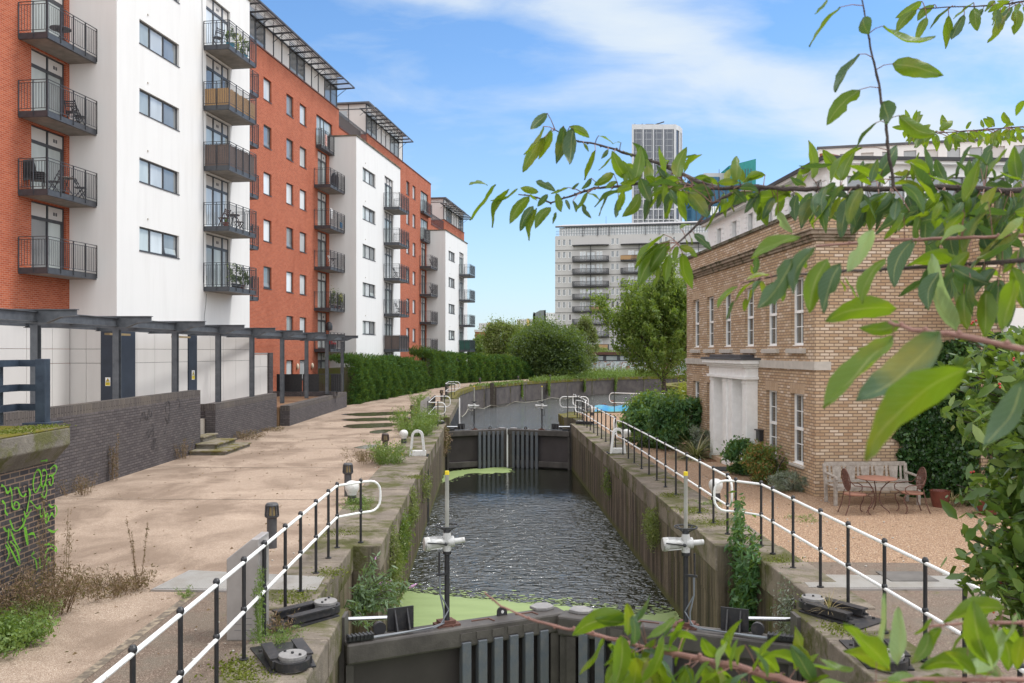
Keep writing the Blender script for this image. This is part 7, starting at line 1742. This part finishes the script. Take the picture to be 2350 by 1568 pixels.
# ================================================================ things on the balconies (frame of the building)
def bthing(name, label, cat, t_, s_, z, rz=0, group=None): return thing(name, label, cat, bw(t_, s_, z), BR+rz, group)
def fold_chair(label, t_, s_, z, rz, m, g='folding chairs on the balconies'):
    t = bthing('folding_chair', label, 'chair', t_, s_, z, rz, g)
    mb = MB(); 
    for s in (-.2, .2): mb.bar((-.18, s, 0), (.18, s, .46), .03, .03); mb.bar((.20, s, 0), (-.22, s, .86), .03, .03)
    mb.build('frame', m, t); mb = MB()
    for i in range(5): mb.box(-.18+.08*i, -.12+.08*i, -.2, .2, .45, .465)
    mb.build('seat', m, t); mb = MB()
    for i in range(3): mb.bar((-.15-.025*i, -.2, .64+.08*i), (-.15-.025*i, .2, .64+.08*i), .012, .05)
    mb.build('backrest', m, t)
def small_table(label, t_, s_, z, r, m, h=.7):
    t = bthing('balcony_table', label, 'table', t_, s_, z, 0, 'small tables on the balconies')
    MB().lathe([(r, h-.025), (r, h)], n=20).build('tabletop', m, t); mb = MB()
    for a in (.7, 2.8, 4.9): mb.bar((.8*r*math.cos(a), .8*r*math.sin(a), 0), (-.4*r*math.cos(a), -.4*r*math.sin(a), h-.02), .02, .02)
    mb.build('leg', BLACKM, t)
def potplant(label, t_, s_, z, r, h, pm, fm, seed, n=260, leaf=.10):
    t = bthing('potted_plant', label, 'potted plant', t_, s_, z, 0, 'potted plants on the balconies')
    MB().lathe([(r*.75, 0), (r, r*1.5), (r*1.05, r*1.55)], n=16).build('pot', pm, t)
    foliage('foliage', blob(n, (0, 0, r*1.5+h*.5), (h*.33, h*.33, h*.5), seed, 12, .3), leaf, fm, t, seed=seed, D=np.tile((0,0,.5), (n, 1)))
DB = mat('blue glaze', (.02,.22,.30), (.02,.16,.24), rough=.3); DWOOD = mat('dark slatted wood', (.09,.035,.025), (.06,.025,.02))
e = lambda k: LV(k)+.225
small_table('round mesh table on the top visible balcony of the near corner', -21.4, 29.6, e(4), .38, STEEL, .6)
fold_chair('first of two black chairs at the right end of the third balcony up, near corner', -21.35, 30.2, e(3), R(100), BLACK); fold_chair('second of two black chairs at the right end of the third balcony up, near corner', -21.5, 30.8, e(3), R(60), BLACK)
t = bthing('stacked_chairs', 'stack of dark plastic chairs at the left end of the balcony', 'chairs', -21.7, 28.75, e(2), R(30))
for i in range(5): MB().box(-.24, .24, -.22, .22, .38+.07*i, .41+.07*i).bar((-.24, 0, .4+.07*i), (-.34, 0, .85+.07*i), .44, .02, up=(0,1,0)).build('seat', BLACK, t, bevel=.01)
MB().box(-.2, -.17, -.2, -.17, 0, .4).box(.17, .2, -.2, -.17, 0, .4).box(-.2, -.17, .17, .2, 0, .4).box(.17, .2, .17, .2, 0, .4).build('leg', BLACK, t)
fold_chair('grey chair left of the small round table on the second balcony up', -21.45, 29.35, e(2), R(200), FRAME); small_table('small round slatted table between two grey chairs', -21.4, 29.95, e(2), .30, OLDW, .72); fold_chair('grey chair right of the small round table on the second balcony up', -21.3, 30.6, e(2), R(20), FRAME)
potplant('shrub in a turquoise glazed pot on the top middle balcony', -19.2, 38.7, e(5), .2, .75, DB, F_DARK, 1); potplant('young yellow green plant on the top middle balcony', -19.2, 39.4, e(5), .12, .9, BLACKM, F_YEL, 2)
potplant('leafy plant with red flower at the far end of the top middle balcony', -19.15, 40.1, e(5), .15, .7, DB, F_MID, 3); fold_chair('wire lounge chair on the top middle balcony', -19.6, 38.3, e(5), R(150), FRAME)
fold_chair('dark red slatted chair on the fourth middle balcony', -19.4, 38.5, e(2), R(170), DWOOD); small_table('dark red slatted table on the fourth middle balcony', -19.3, 39.15, e(2), .33, DWOOD, .7); fold_chair('dark red slatted chair beside the slatted table, facing it', -19.3, 39.8, e(2), R(10), DWOOD)
potplant('small terracotta pot on the fourth middle balcony', -19.15, 38.15, e(2), .13, .15, TERRA, F_MID, 4, 60)
for i, (s_, h, pm, fm, lab) in enumerate(((39.0, 1.15, BLACKM, F_MID, 'tallest leafy plant on the lowest middle balcony'), (39.4, .7, BLACKM, F_DARK, 'dark bushy plant on the lowest middle balcony'), (39.8, .8, TERRA, F_MID, 'plant in a terracotta pot on the lowest middle balcony'), (40.2, .55, PWHITE, F_DARK, 'small plant in a pale pot on the lowest middle balcony'))):
    potplant(lab, -19.15, s_, e(1), .14, h, pm, fm, 10+i)
# stack on the second block side
o2 = 28.5
fold_chair('white folding chair on a balcony of the middle block side', -21.3, 57.9, e(2), R(30), PWHITE); small_table('small table beside the white folding chair', -21.4, 58.5, e(2), .28, BLACKM)
for i, (s_, h, fm) in enumerate(((57.9, .6, F_DARK), (58.4, 1.3, F_MID), (58.9, 1.1, F_YEL), (59.2, .8, F_MID))): potplant(['low dark plant', 'tallest pot plant', 'yellow green pot plant', 'end pot plant'][i]+' on the crowded balcony of the middle block', -21.25, s_, e(1), .14, h, TERRA if i % 2 else BLACKM, fm, 30+i)
t = bthing('bicycle', 'bicycle wheel and frame leaning at the end of the crowded balcony', 'bicycle', -20.98, 59.1, e(1)+.33)
MB().tube([(0, .30*math.cos(R(a)), .30*math.sin(R(a))) for a in range(0, 360, 15)], .02, 6, closed=True).build('wheel', BLACK, t)
t = bthing('laundry', 'pale shirt and blue cloth drying on a balcony of the middle block side', 'laundry', -21.3, 57.9, e(3)+.7); MB().box(-.02, .02, -.25, .25, -.1, .6).build('shirt', PWHITE, t, bevel=.02); MB().box(.3, .34, .9, 1.3, -.6, -.2).build('cloth', TARP, t, bevel=.01)
t = bthing('laundry', 'red and white towel on the shallow top balcony of the orange wall', 'laundry', -21.72, 58.0, LV(5)+.55); MB().box(-.01, .02, -.18, .18, -.25, .55).build('towel', mat('red towel', (.45,.10,.07), (.6,.5,.45), scale=9), t)
t = bthing('storage_box', 'covered barbecue standing on the upper balcony of the middle block side', 'barbecue', -21.4, 58.9, e(4)); MB().box(-.2, .2, -.25, .25, 0, .9).sphere((0,0,.95), .25, 12, 8).build('cover', BLACK, t)
t = bthing('red_chair', 'red and black items on the lowest balcony above the black fence', 'chair', -21.35, 58.3, e(0)); MB().box(-.2, .2, -.2, .2, .3, .42).bar((-.2, 0, .4), (-.25, 0, .95), .4, .05, up=(0,1,0)).build('seat', mat('red cloth', (.55,.02,.02)), t); MB().box(-.2, .2, -.2, .2, 0, .3).build('base', BLACK, t)
t = bthing('parasol', 'folded dark parasol above the lowest balcony of the middle block side', 'parasol', -21.2, 57.2, e(0)); MB().lathe([(.02,0),(.02,1.2),(.22,1.25),(.25,1.5),(.18,1.75),(.02,1.85)], n=12).build('canopy', BLACK, t, smooth=True)
fold_chair('dark chairs on the third balcony of the far block side', -21.2, 86.6, e(3), R(20), BLACK); fold_chair('dark chairs on the second balcony of the far block side', -21.2, 86.6, e(2), R(20), BLACK)
for i, (s_, k) in enumerate(((66.9, 2), (67.6, 1), (67.2, 0))): fold_chair(['upper', 'middle', 'lower'][i]+' dark chair on a front balcony of the middle block', -19.3, s_, e(k), R(30*i), BLACK)
t = thing('cable', 'thin black cable hanging down the white render from the roof', 'cable', bw(TW, 37.6, 21.5), BR)
MB().tube([(.02, .0, 0), (.03, .08, -2.5), (.02, .10, -5), (.03, .22, -9), (.02, .2, -14.9)], .009, 5).build('cable', FRAME, t)
t = thing('cable', 'loose thin cable below the lowest middle balcony', 'cable', bw(TW, 38.1, 6.1), BR)
MB().tube([(.02, 0, 0), (.03, -.08, -.5), (.03, -.22, -1.0), (.03, -.28, -1.8)], .009, 5).build('cable', FRAME, t)

# ================================================================ foreground cherry
RG = {'7': (1034, 235, .24), '1': (1222, 235, .32965), '2': (1504, 376, .29967), '5': (1880, 423, .2698), '6': (1880, 799, .2998), 'T': (1786, 0, .29976), 'a': (846, 1081, .32), 'b': (1410, 1034, .3406), 'c': (1880, 1034, .3406), 'D': (0, 0, 1)}
def rc(g, x, y): a = RG[g]; return a[0]+x*a[2], a[1]+y*a[2]
def hero_leaves(root, name, recs, branches, seed=0, thick=.0):
    """recs: (region, bx, by, tx, ty, ratio, tone, Y)"""
    r = random.Random(seed); NS, NV = 11, 5; us = np.linspace(0, 1, NS); vs_ = np.linspace(-1, 1, NV)
    V = []; F = []; M = []; A_ = []; pet = MB()
    bp = []
    for pl in branches:
        for i in range(len(pl)-1):
            for f in np.linspace(0, 1, 6): bp.append(pl[i][0].lerp(pl[i+1][0], f))
    for rec in recs:
        g, bx, by, tx, ty, ra, tone, Y = rec
        p = at(*rc(g, bx, by), Y); q = at(*rc(g, tx, ty), Y+r.uniform(-.12, .12)*Y*.12)
        ax = q-p; l = ax.length
        if l < 1e-4: continue
        axn = ax/l; view = p.normalized(); sd_ = axn.cross(view); sd_.normalize(); nn = sd_.cross(axn); nn.normalize()
        wr = .44 if ra < .40 else ra*1.06; ti = math.acos(min(1, max(.25, ra/wr)))*r.choice((-1, 1)); 
        s2 = sd_*math.cos(ti)+nn*math.sin(ti); n2 = -sd_*math.sin(ti)+nn*math.cos(ti)
        curve = r.uniform(.03, .14)*l*r.choice((-1, 1, 1)); side_c = r.uniform(-.10, .10)*l; fold = r.uniform(.14, .42) if ra < .8 else .12
        b0 = len(V); bite = r.random() < .25; bu = r.uniform(.3, .75); bs = r.choice((-1, 1))
        for i, u in enumerate(us):
            w_ = (u**.62)*((1-u)**.85)*1.62; w_ = min(w_, 1.0)*wr*l*.5*1.28
            c = p+ax*u+nn*curve*math.sin(math.pi*u)+sd_*side_c*math.sin(math.pi*u)-Vector((0,0,1))*0
            for v in vs_:
                ww = w_*(1+(.07 if (i % 2 and abs(v) == 1) else 0))
                if bite and v*bs > 0 and abs(u-bu) < .10: ww *= .55
                V.append(c+s2*v*ww+n2*(v*v-.4)*ww*fold*1.2+n2*math.sin(u*9+v*2.4+len(V)%7)*.022*l); A_.append((u, v, 0))
        for i in range(NS-1):
            for j in range(NV-1): k = b0+i*NV+j; F.append((k, k+1, k+NV+1, k+NV)); M.append({'g': 0, 'b': 1, 'p': 2}[tone])
        if bp:
            d, o = min(((x-p).length, ii) for ii, x in enumerate(bp))
            if d < .06*Y/2+.02: e_ = bp[o]; pet.tube([e_, (e_+p)/2+Vector((0,0,.004)), p, p+ax*.05], [.0014*Y/2.2, .0011*Y/2.2, .0010*Y/2.2, .0006], 5)
    o = mesh_np(name, [tuple(x) for x in V], F, [H_GREEN, H_BLUE, H_PALE], root, M, smooth=True)
    a = o.data.attributes.new('uvl', 'FLOAT_VECTOR', 'POINT'); a.data.foreach_set('vector', np.array(A_, dtype=np.float32).ravel())
    if pet.v: pet.build('petiole', TWIG, root, smooth=True)
    return o
def branch_pts(g, pts, Y): 
    n = len(pts); Ys = Y if isinstance(Y, (list, tuple)) else [Y]*n
    return [at(*rc(g, x, y), Ys[i]) for i, (x, y) in enumerate(pts)]
def fine(P, R_): # subdivide and roughen a branch
    out = []; rr = []; r = random.Random(len(P))
    for i in range(len(P)-1):
        for f in np.linspace(0, 1, 5)[:-1]:
            q = P[i].lerp(P[i+1], f); s = R_[i]*(1-f)+R_[i+1]*f; out.append(q+Vector((r.uniform(-1,1), r.uniform(-1,1), r.uniform(-1,1)))*s*.4); rr.append(s*r.uniform(.9, 1.18))
    return out+[P[-1]], rr+[R_[-1]]
TREE_AT = Vector((2.75, 2.1, 0))
CH = thing('cherry_tree', 'cherry tree beside the camera whose leafy branches overhang the right and bottom of the view', 'tree', TREE_AT)
MB().tube([(0,0,0), (.03,-.02,1.2), (-.02,.03,2.6), (.02,0,3.9), (.05,.05,5.2)], [.13,.10,.08,.05,.02], 12).build('trunk', BARK, CH, smooth=True)
def make_branch(label, defs, recs, seed, extra=()):
    t = None; bl_ = []
    for g, pts, Y, radii, m in defs:
        P = branch_pts(g, pts, Y); n = len(P); rr = [radii[0]+(radii[1]-radii[0])*i/(n-1) for i in range(n)]; q, rq = fine(P, rr)
        if rc(g, *pts[-1])[0] > 2352 or pts[-1][1] > 1600:
            e_ = P[-1]; tz = min(4.9, max(1.6, e_.z-.25)); w_ = TREE_AT+Vector((0, 0, tz)); q = q+[e_.lerp(w_, .35)+Vector((0,0,.06)), e_.lerp(w_, .7)+Vector((0,0,.03)), w_]; rq = rq+[radii[1]*1.4, radii[1]*2.0, radii[1]*2.6]
        mb = MB(); mb.tube(q, rq, 8)
        r = random.Random(int(pts[0][0]))
        for i in range(2, len(q)-4, 3): mb.sphere(tuple(q[i]+Vector((0,0,rq[i]*.8*r.choice((-1,1))))), rq[i]*.75+.0012, 6, 4)
        o = mb.build('branch' if t is None else 'twig', m, CH if t is None else t, smooth=True)
        if t is None: t = o; t.location = -TREE_AT; t['label'] = label
        bl_.append([(x,) for x in P])
    hero_leaves(t, 'foliage', recs, bl_, seed); return t
def auto(g, pts, n, Y, lpx, seed, tone='gb', down=True, spread=1.0):
    r = random.Random(seed); out = []
    P = [rc(g, *p) for p in pts]
    for i in range(n):
        k = r.randrange(len(P)-1); f = r.random(); x = P[k][0]*(1-f)+P[k+1][0]*f; y = P[k][1]*(1-f)+P[k+1][1]*f
        a = R(r.gauss(100, 42)*spread+ (0 if r.random() < .8 else 180)); l = lpx*r.uniform(.55, 1.15); o = l*.25
        x0, y0 = x+o*math.cos(a), y+o*math.sin(a)
        out.append(('D', x0, y0, x0+l*math.cos(a), y0+l*math.sin(a), r.uniform(.28, .56), r.choice(tone), Y*r.uniform(.94, 1.06)))
    return out
def L7(s, g, Y):
    return [(g, *x[:4], x[4], x[5], Y) for x in s]
z7 = L7([(925,105,765,260,.28,'b'),(890,230,700,500,.3,'g'),(965,260,840,545,.22,'g'),(900,330,690,670,.25,'g'),(1080,225,1010,590,.45,'b'),(1170,240,1140,595,.45,'b'),(1140,230,1330,340,.3,'g'),(1415,320,1555,400,.25,'g'),(1630,385,1555,400,.3,'g'),
 (1270,390,1320,475,.45,'b'),(1385,460,1280,745,.32,'g'),(1510,450,1440,540,.45,'b'),(1555,495,1415,650,.3,'g'),(1345,725,1250,830,.4,'b'),(1560,680,1370,795,.35,'g'),(1590,755,1480,825,.25,'g'),(430,785,185,1130,.28,'g'),(175,790,355,795,.15,'g'),(640,825,380,940,.3,'g'),
 (560,830,400,1200,.35,'g'),(840,860,665,820,.25,'g'),(755,900,565,1165,.3,'g'),(815,755,1005,850,.3,'b'),(1125,815,960,875,.2,'g'),(930,880,830,1000,.45,'b'),(790,990,665,1235,.3,'b'),(825,1010,750,1325,.35,'g'),(960,1005,810,1210,.25,'g'),(1010,870,1060,1050,.45,'g'),
 (1100,930,1140,1030,.3,'b'),(1010,1050,975,1165,.25,'b'),(1170,940,1200,1055,.3,'b'),(1310,860,1190,1040,.2,'g'),(1310,870,1430,940,.25,'g'),(1260,970,1345,1110,.25,'b'),(1535,840,1420,1090,.35,'b'),(1605,920,1580,1105,.35,'b'),(1810,870,1640,1095,.3,'g'),(1675,595,1800,650,.46,'g'),
 (1730,765,1650,880,.4,'g'),(1835,690,1740,760,.6,'b'),(1880,730,1990,750,.35,'g'),(2040,800,1910,1010,.35,'g'),(2150,880,2060,1125,.4,'g'),(2215,850,2260,990,.45,'g'),(2350,500,2210,540,.4,'b'),(2090,560,1950,700,.3,'g'),(1650,470,1740,515,.3,'b'),(2270,630,2200,600,.4,'g'),
 (2100,760,2010,900,.4,'g'),(2000,600,2100,560,.4,'g'),(2250,740,2120,720,.3,'g'),(1940,800,1850,870,.35,'b'),(1620,780,1720,740,.3,'g'),(1160,830,1230,770,.4,'b'),(760,880,830,940,.4,'g')], '7', 2.6)
c1 = L7([(915,920,715,1150,.3,'g'),(880,985,715,1165,.3,'g'),(955,960,740,1280,.25,'g'),(880,1110,840,1300,.3,'g'),(950,1060,930,1260,.35,'g'),(1010,1000,990,1110,.46,'g'),(1045,1055,1115,1300,.45,'g'),(1020,1000,1150,1080,.3,'g'),(1125,915,1245,1030,.3,'b'),(1065,950,1080,1010,.3,'g'),
 (1100,940,1110,1000,.3,'g'),(1310,690,1200,895,.3,'g'),(1030,880,1100,850,.3,'g'),(1620,505,1470,560,.35,'g'),(1440,560,1600,500,.35,'g'),(1400,600,1490,700,.4,'b'),(1820,590,1500,650,.35,'g'),(1840,640,1830,830,.46,'b'),(1700,640,1560,830,.35,'g'),(1680,660,1600,820,.25,'b'),
 (1710,760,1810,910,.3,'p'),(1980,640,1880,750,.3,'b'),(1290,560,1440,560,.3,'g'),(1180,540,1300,580,.4,'g'),(1250,560,1130,520,.35,'g'),(930,1000,800,1210,.3,'g'),(1700,600,1800,660,.4,'g')], '1', 2.35)
z2 = L7([(1110,560,730,730,.2,'g'),(1670,505,1470,830,.3,'p'),(1220,640,1060,1000,.45,'b'),(1050,720,780,1110,.25,'b'),(1320,725,1180,1150,.3,'g'),(1420,760,1285,1150,.3,'b'),(1760,730,1580,1070,.3,'g'),(1850,1110,1300,1210,.3,'g'),(1882,1230,1560,1260,.25,'g'),(1830,1310,1550,1420,.3,'g'),(1810,1400,1430,1600,.35,'g')], '2', 1.15)
z2s = L7([(875,850,700,890,.35,'g'),(630,940,475,1105,.35,'g'),(760,900,610,1060,.35,'g'),(690,1030,680,1130,.46,'g'),(790,930,710,1080,.35,'g'),(600,1050,545,1200,.35,'b'),(970,940,975,1060,.46,'g'),(890,960,900,1070,.4,'g'),(1450,870,1545,1035,.2,'g'),(1405,890,1450,980,.25,'g'),(1550,760,1490,780,.4,'g')], '2', 1.7)
z5 = L7([(800,470,640,880,.3,'b'),(1170,1240,960,590,.38,'p'),(1240,235,1060,420,.35,'g'),(1440,150,1330,310,.5,'b'),(700,0,890,250,.4,'b'),(1050,150,950,330,.5,'g'),(1230,150,1060,320,.35,'b'),(600,60,490,150,.7,'b'),(720,250,550,470,.45,'g'),(660,140,640,310,.46,'b'),(1250,380,1030,500,.5,'p'),
 (1540,450,1290,720,.45,'b'),(1742,290,1500,470,.5,'p'),(1500,720,1300,960,.35,'b'),(1230,920,1260,1240,.45,'g'),(1420,900,1410,1310,.45,'g'),(1642,700,1742,1060,.45,'g'),(1280,570,1070,830,.3,'g'),(1400,720,1210,960,.3,'g'),(360,30,250,350,.35,'b'),(210,0,90,190,.46,'b'),(60,20,20,190,.46,'b'),(1560,560,1380,800,.4,'b'),(1700,560,1560,760,.4,'g')], '5', 1.55)
zT = L7([(475,55,235,360,.3,'g'),(370,0,280,110,.45,'g'),(650,135,695,262,1.25,'b'),(620,415,435,710,.3,'b'),(630,685,370,960,.28,'g'),(750,940,590,1150,.35,'b'),(645,1130,400,1400,.35,'g'),(805,200,1205,280,.2,'g'),(870,490,1265,580,.22,'g'),(800,780,842,945,.95,'b'),(925,885,1220,1030,.25,'g')], 'T', 1.95)
zH = L7([(1100,10,895,140,.3,'g'),(1060,75,905,250,.3,'g'),(1195,35,1065,160,.3,'g'),(1135,130,1050,320,.3,'g'),(1325,50,1160,220,.25,'b'),(1305,115,1280,375,.35,'g'),(1495,20,1340,145,.3,'g'),(1425,110,1325,305,.25,'b'),(1500,60,1525,240,.5,'g'),(1570,65,1455,185,.25,'b'),(1700,100,1600,330,.3,'g'),(1765,90,1715,190,.4,'b'),(1820,70,1805,270,.5,'g'),(1660,10,1580,90,.4,'g')], 'T', 2.9)
zM = L7([(735,1250,560,1380,.3,'g'),(410,1260,160,1270,.4,'b'),(1160,1330,960,1240,.4,'g'),(1600,1270,1410,1180,.35,'b'),(1750,1140,1610,1330,.46,'g'),(1490,1480,1300,1380,.45,'b'),(1115,1540,920,1380,.4,'g'),(1882,770,1820,890,.46,'g'),(800,1300,710,1330,.4,'g'),(1000,1310,880,1330,.3,'g'),(1550,1290,1490,1320,.4,'g'),(1882,1380,1700,1320,.3,'g'),(250,1290,150,1330,.5,'g'),(440,1400,310,1480,.5,'b'),(510,1430,420,1560,.5,'b'),(860,1470,800,1568,.5,'b')], 'T', 2.1)
mainpts = [(1190,447),(1221,450),(1264,465),(1305,452),(1334,441),(1365,432),(1418,429),(1478,420),(1560,426),(1640,432),(1720,430),(1800,433),(1900,434),(2045,433),(2200,430),(2350,438),(2500,442)]
defs = [('D', mainpts, [2.75,2.72,2.7,2.7,2.68,2.66,2.62,2.58,2.5,2.42,2.35,2.3,2.22,2.15,2.1,2.05,2.0], (.0019, .0075), BARK),
 ('D', [(1274,298.6),(1317,321),(1326.8,325),(1355.6,328.6),(1403.6,340.6),(1449,356),(1478,362),(1514,376.6),(1598,415),(1645,431)], [2.65]*8+[2.5,2.42], (.0018, .0055), BARK),
 ('D', [(1973,-30),(1993,78),(2002,132),(2015,180),(2023,234),(2033,282),(2039,345),(2050,428)], 1.98, (.0016, .0042), BARK),
 ('1', [(1010,980),(1100,900),(1190,800),(1250,705),(1380,635)], [2.35,2.35,2.36,2.38,2.4], (.0022, .0045), BARK)]
big_auto = auto('D', [(1420,428),(1560,426),(1700,430),(1900,434)], 60, 2.45, 66, 1) + auto('D', [(1850,433),(2045,433),(2200,430),(2350,438)], 105, 2.15, 84, 2, 'gbb') + auto('D', [(2100,470),(2250,500),(2350,470)], 44, 2.0, 96, 3, 'gbb') + auto('D', [(1460,395),(1540,400),(1600,420)], 14, 2.5, 55, 4)
make_branch('long upper cherry branch reaching left across the sky in front of the glass tower', defs, z7+c1+zT+zM+big_auto, 1)
make_branch('small leafy twig entering at the top right corner', [('T', [(1080,70),(1300,55),(1500,50),(1700,40),(1882,10),(2100,-20)], 2.9, (.0015, .0035), BARK)], zH+auto('T', [(1650,30),(1882,10)], 10, 2.9, 50, 5), 2)
zI = auto('T', [(960,960),(1220,1020),(1500,1000),(1882,970)], 85, 5.6, 34, 6, 'gg')
make_branch('distant small-leaved cherry twig in front of the white office roof', [('T', [(1000,940),(1220,1020),(1500,1000),(1882,970),(2050,960)], 5.6, (.002, .006), BARK)], zI, 3)
make_branch('middle cherry twigs hanging over the brick house front', [('D', [(1872,565),(2028,552.5),(2109,550),(2231,546),(2350,540),(2480,530)], [1.6,1.6,1.58,1.56,1.55,1.5], (.002, .0035), TWIG), ('D', [(1700,650),(1789,631),(1880,628),(1942,622.7),(2104,614.6),(2300,600),(2480,590)], [1.75,1.7,1.66,1.62,1.6,1.55,1.5], (.0015, .004), BARK)],
    z5+z2s+auto('D', [(2150,600),(2250,620),(2350,640)], 26, 1.6, 105, 7, 'gbb')+auto('D', [(1720,640),(1789,631),(1860,628)], 8, 1.7, 50, 8), 4)
make_branch('nearest blurred cherry twig with the largest leaves over the brick side wall', [('D', [(2040,740),(2096,757.5),(2204,771),(2350,801),(2480,830)], [.95,.92,.88,.84,.8], (.0018, .0036), TWIG)],
    z2+[('D', 2158,762,1964,919,.22,'b',.85),('D', 2050,775,1889,937,.35,'g',.95),('D', 2224,845,1985,1057,.30,'g',.72),('D', 2350,871,2255,1027,.3,'b',.9),('D', 2330,640,2300,760,.5,'g',1.1)], 5)
bt = L7([(1860,1040,1460,1180,.25,'g'),(1900,1060,1620,1060,.3,'g'),(1960,1080,1880,1260,.4,'b'),(1810,1180,1690,1400,.3,'g'),(1690,1200,1510,1460,.3,'g'),(1850,1350,1700,1580,.35,'g'),(2200,1050,1990,1200,.35,'g'),(2060,1200,1930,1480,.4,'g'),(2290,1130,2200,1400,.4,'g')], 'a', 1.35)
bt += L7([(470,1150,370,1330,.46,'g'),(560,1280,350,1250,.35,'g'),(640,1420,540,1580,.5,'g'),(760,1290,690,1480,.5,'p'),(880,1310,830,1450,.7,'g'),(1270,1440,990,1390,.35,'g'),(970,1420,1080,1600,.4,'g'),(1610,1470,1310,1440,.4,'g'),(330,1250,160,1590,.4,'g'),(50,1250,0,1600,.4,'g'),(120,1110,130,1310,.4,'b'),
  (700,1500,560,1620,.5,'g'),(900,1500,760,1620,.5,'b'),(1150,1500,980,1600,.4,'g'),(1450,1520,1250,1600,.4,'g')], 'b', 1.2)
bt2 = L7([(760,1130,640,1240,.35,'g'),(740,1220,620,1440,.3,'g'),(820,1190,740,1390,.35,'g'),(1090,1180,880,1390,.45,'g'),(1250,1060,830,1160,.28,'g'),(480,1490,160,1350,.3,'g'),(230,1480,0,1400,.35,'g'),(1220,1500,680,1470,.28,'g'),(1330,1100,1250,1290,.46,'p'),(1220,1110,1140,1240,.4,'g'),(850,1530,300,1580,.3,'g'),(1000,1420,1240,1560,.3,'p'),(1380,1250,1330,1480,.4,'g')], 'c', 1.05)
make_branch('lower foreground cherry twig lying across the near gate', [('D', [(1111.6,1359.4),(1150,1391),(1214,1420),(1294,1442.6),(1342,1449),(1420,1470),(1502,1490.6),(1590,1508),(1665,1524.5),(1760,1550),(1880,1590),(2000,1640)], [1.5,1.5,1.48,1.45,1.42,1.4,1.35,1.3,1.25,1.2,1.15,1.1], (.0012, .0055), TWIG)],
    bt+auto('D', [(1380,1465),(1500,1490),(1665,1524),(1800,1560),(1900,1580)], 62, 1.3, 96, 9, 'ggb', spread=.8)+auto('D', [(1500,1540),(1700,1560),(1900,1590)], 28, 1.15, 120, 19, 'ggb'), 6)
make_branch('lower right foreground cherry twig crossing the right handrail', [('D', [(2120,1440),(2220,1429),(2350,1429),(2500,1420)], 1.05, (.0012, .003), TWIG), ('D', [(1950,1580),(2100,1560),(2300,1560),(2500,1570)], .95, (.002, .003), TWIG)], bt2+auto('D', [(2000,1560),(2150,1560),(2330,1570)], 22, .95, 140, 10, 'ggp', spread=.6)+auto('D', [(2220,1429),(2350,1429)], 10, 1.1, 80, 11, 'gp'), 7)
# ---------------------------------------------------------------- berry bush on the right edge
def berry_bush():
    Y0 = 7.0; t = thing('berry_bush', 'large evergreen bush with small red berries down the right edge', 'bush', (4.45, 7.05, 0)); o = t.location.copy()
    g = random.Random(4); mb = MB(); P = []; 
    outline = [(2215,812),(2150,850),(2180,930),(2165,1010),(2190,1090),(2215,1160),(2235,1215),(2185,1262),(2200,1300),(2250,1350),(2300,1400)]
    root = o+Vector((0, 0, 0))
    tips = []
    for i in range(105):
        k = g.randrange(len(outline)); x, y = outline[k]; f = g.random()**.8; x = x+(2420-x)*f+g.uniform(-8, 8); y = y+g.uniform(-45, 45); Y = Y0+g.uniform(-.6, .7); p = at(x+(g.uniform(60, 330) if i > 80 else 0), y, Y)
        q = at(2440, y+g.uniform(10, 70), Y0+.2); tips.append((q, p))
        mb.tube([q-o, (p+q)/2-o+Vector((0,0,-.03)), p-o], [.010, .006, .003], 5)
    mb.tube([Vector((0,0,0)), at(2440, 1300, Y0)-o, at(2430, 1000, Y0)-o, at(2410, 800, Y0)-o], [.05,.04,.03,.015], 7); mb.build('stem', BARK, t, smooth=True)
    V = []; F = []; nr = np.random.default_rng(4); C = []; Dd = []
    for q, p in tips:
        for j in range(60):
            f = nr.uniform(.15, 1.05); c = q.lerp(p, f)+Vector(nr.normal(size=3)*.075); C.append(tuple(c-o)); d = (p-q).normalized(); Dd.append((d.x*.8, -.3, d.z+.25))
    C = np.array(C); foliage('foliage', C, .128, leafmat('bush leaf', [(0, (.045,.095,.022)), (.5, (.085,.16,.035)), (.85, (.15,.24,.06)), (1, (.26,.34,.10))], .3, .3, .5), t, D=np.array(Dd), aspect=.40, seed=5, spread=.6, droop=.1, full=True)
    mb = MB()
    for i in range(130):
        c = C[nr.integers(0, len(C))]
        for j in range(nr.integers(2, 5)): d = nr.normal(size=3)*.016; mb.sphere((c[0]+d[0], c[1]+d[1]-.05, c[2]+d[2]), .0095, 6, 5)
    mb.build('berry', BERRY, t, smooth=True)
berry_bush()
